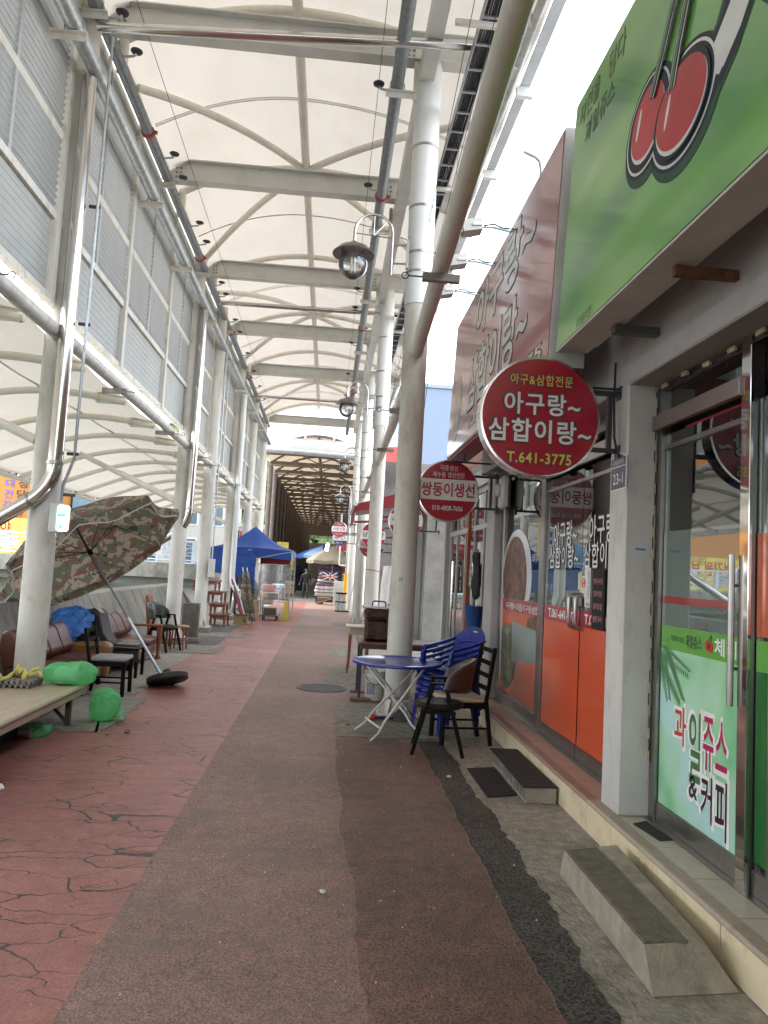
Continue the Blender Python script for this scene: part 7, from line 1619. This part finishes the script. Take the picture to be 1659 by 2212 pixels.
# buildings across
def building(name,label,a,b_,mt,wins,roof=True,glass=None):
    t = thing(name,label,'building',((a[0]+b_[0])/2,a[1],a[2])); part(t,'wall',MB().box(a,b_),mt)
    for (x0,x1,z0,z1) in wins:
        w = part(t,'window',MB().box((x0,a[1]-.06,z0),(x1,a[1]-.005,z1)),M_rw); part(w,'pane',MB().box((x0+.12,a[1]-.09,z0+.12),((x0+x1)/2-.05,a[1]-.061,z1-.12)).box(((x0+x1)/2+.05,a[1]-.09,z0+.12),(x1-.12,a[1]-.061,z1-.12)),mat('far_glass',(.06,.09,.11),.15))
    if roof: part(t,'parapet',MB().box((a[0]-.15,a[1]-.15,b_[2]),(b_[0]+.15,b_[1]+.15,b_[2]+.4)),mt)
    return t
ob = building('orange_shop_block','tall orange shop building with vertical Korean lettering across the canal',(-60,58,0),(-22.6,70,16),mat('wall_orange',(.50,.20,.04),.6,var=.05),[])
for k,c_ in enumerate('현대건강원'): text(ob,'lettering',c_,(-24.35-.05*k,57.95,7.75-k*.82),(1,0,0),(0,0,1),(.62,.62),mat('letter_blue',(.10,.12,.45),.5),bold=.02,gap=.01)
for k,c_ in enumerate('우성당한약방'): text(ob,'lettering',c_,(-23.4-.05*k,57.95,7.75-k*.82),(1,0,0),(0,0,1),(.66,.66),mat('letter_black',(.03,.03,.03),.5) if k<3 else mat('letter_red',(.5,.03,.02),.5),bold=.02,gap=.01)
part(ob,'yellow_board',MB().box((-40,57.8,1.6),(-22.7,57.9,4.3)),mat('board_yellow',(.65,.52,.10),.6,var=.5,vscale=2)); text(ob,'lettering','흑염소 건강원 보약',(-27.5,57.79,3.4),(1,0,0),(0,0,1),(7,1.2),mat('letter_red',(.5,.03,.02),.5),bold=.02,gap=.01)
vs_ = thing('vertical_sign','narrow blade sign with navy and green boxes on the orange building corner','sign',(-22.2,57,3)); part(vs_,'navy_box',MB().box((-22.5,57,6.6),(-21.2,57.2,10.2)),mat('box_navy',(.06,.02,.14),.5)); text(vs_,'lettering','한\n의\n원',(-21.85,56.99,8.4),(1,0,0),(0,0,1),(.8,3.0),mat('letter_pink',(.6,.3,.4),.5),gap=.01); part(vs_,'white_box',MB().box((-22.5,57,4.4),(-21.2,57.2,6.55)),M_rw); part(vs_,'green_box',MB().box((-22.5,57,2.6),(-21.2,57.2,4.35)),mat('box_green',(.03,.25,.10),.5)); text(vs_,'lettering','약국',(-21.85,56.99,3.5),(1,0,0),(0,0,1),(1.0,.7),T_wh,gap=.01); part(vs_,'pole',MB().tube([(-21.1,57.1,.1),(-21.1,57.1,10.4)],.09,8),M_rw)
building('pale_brick_block','pale brick office building with dark windows across the canal',(-19,72,0),(-9.5,80,10.6),mat('wall_pale_brick',(.42,.40,.36),.8,var=.2,vscale=9,stretch=(1,1,4)),[(-17.8,-16.2,5.2,7.4),(-14.6,-12.6,5.2,7.4),(-12,-10.2,5.2,7.4),(-17.8,-16.2,1.5,4),(-14.6,-12.6,1.5,4)])
building('sky_blue_block','small sky blue building before the pale brick block',(-22.4,66,0),(-18.2,71,8.4),mat('wall_sky',(.18,.33,.46),.7),[(-20.6,-19.0,4.6,6.8)])
building('grey_low_block','low grey building beside the bridge head',(-60,95,0),(-25,110,14),mat('wall_grey_far',(.42,.42,.41),.8),[(-34,-31,8,10),(-30,-27,8,10)])
building('white_low_block','low white building with a red board beyond the bridge',(-9.4,78,0),(-4.6,86,5.6),mat('wall_white_far',(.6,.6,.58),.8),[(-8.8,-7.2,2.2,4),(-6.8,-5.2,2.2,4)])
rbx = thing('red_far_board','red shop board on the white building beyond the bridge','sign',(-7,77.8,4.2)); part(rbx,'board',MB().box((-9.3,77.75,4.3),(-4.7,77.9,5.4)),mat('panel_red',(.40,.05,.04),.5)); text(rbx,'lettering','철물 건재',(-7,77.7,4.85),(1,0,0),(0,0,1),(3.4,.75),T_wh,gap=.02)
# cars on the bridge
def car(x,y,col,label):
    t = thing('parked_car',label,'car',(x,y,1.62)); b = part(t,'body',MB().prism([(x-2.1,y,1.92),(x+2.1,y,1.92),(x+2.15,y,2.4),(x+1.3,y,2.55),(x+.7,y,3.05),(x-1.2,y,3.05),(x-1.9,y,2.55),(x-2.15,y,2.45)],(0,1.7,0)),col)
    part(t,'side_window',MB().prism([(x-1.65,y-.005,2.58),(x+1.1,y-.005,2.58),(x+.6,y-.005,2.97),(x-1.15,y-.005,2.97)],(0,.004,0)),mat('van_glass',(.03,.035,.04),.05))
    for dx in (-1.35,1.35): part(t,'wheel',MB().lathe((x+dx,y-.01,1.95),[(.15,0),(.32,.01),(.32,.2),(.15,.21)],16,axis=(0,1,0)),M_rubber)
car(-9.2,30.6,mat('car_white',(.65,.69,.75),.2,coat=.6),'white car on the bridge behind the railing'); car(-15.5,31.2,mat('car_silver',(.45,.48,.52),.25,coat=.6),'silver car on the bridge further from the lane')
# hill with woods
hm = MB().grid(lambda u,w:(-130+190*u,190+140*w,-3+ (46*math.exp(-((u-.42)/.30)**2)*math.sin(math.pi*min(1,.12+.8*w))) + 5*mnoise.noise(V((u*9,w*7,1.3)))),60,40)
struct('hill',hm,mat('hill_green',(.07,.11,.035),.9,var=.7,vscale=.12,dirt=.5,dscale=.3,dirtcol=(.22,.22,.10)),smooth=True)
wd = MB()
for k in range(2600):
    u,w = random.random(),random.random()*.55; x,y = -130+190*u,190+140*w; z = -3+46*math.exp(-((u-.42)/.30)**2)*math.sin(math.pi*min(1,.12+.8*w))+5*mnoise.noise(V((u*9,w*7,1.3))); r = random.uniform(1.2,2.8)
    o = len(wd.v)
    for q in range(6): a=q*math.pi/3; wd.v.append(V((x+r*math.cos(a)*random.uniform(.7,1.2),y+r*math.sin(a),z+r*random.uniform(.2,.9))))
    wd.v.append(V((x+random.uniform(-.4,.4)*r,y,z+r*random.uniform(1.3,2.3)))); wd.f += [(o+q,o+(q+1)%6,o+6) for q in range(6)]; wd.mi += [random.choice((0,0,1,2))]*6
wo = struct('hillside_wood',wd,[mat('wood_green',(.05,.085,.025),.9),mat('wood_olive',(.12,.13,.04),.9),mat('wood_dark',(.03,.055,.02),.9)],kind='stuff'); wo['label']='wooded green hillside far behind the tents'; wo['category']='wood'
# utility poles and lines across the canal
for i,(x,y) in enumerate(((-16.5,62),(-7.2,70))):
    t = thing('utility_pole',['concrete utility pole before the pale brick block','concrete utility pole near the white building beyond the bridge'][i],'pole',(x,y,0)); part(t,'shaft',MB().tube([(x,y,.1),(x,y,9.5)],[.17,.11],10),M_conc,True); part(t,'cross_arm',MB().box((x-.9,y-.05,8.7),(x+.9,y+.05,8.82)),M_dark)
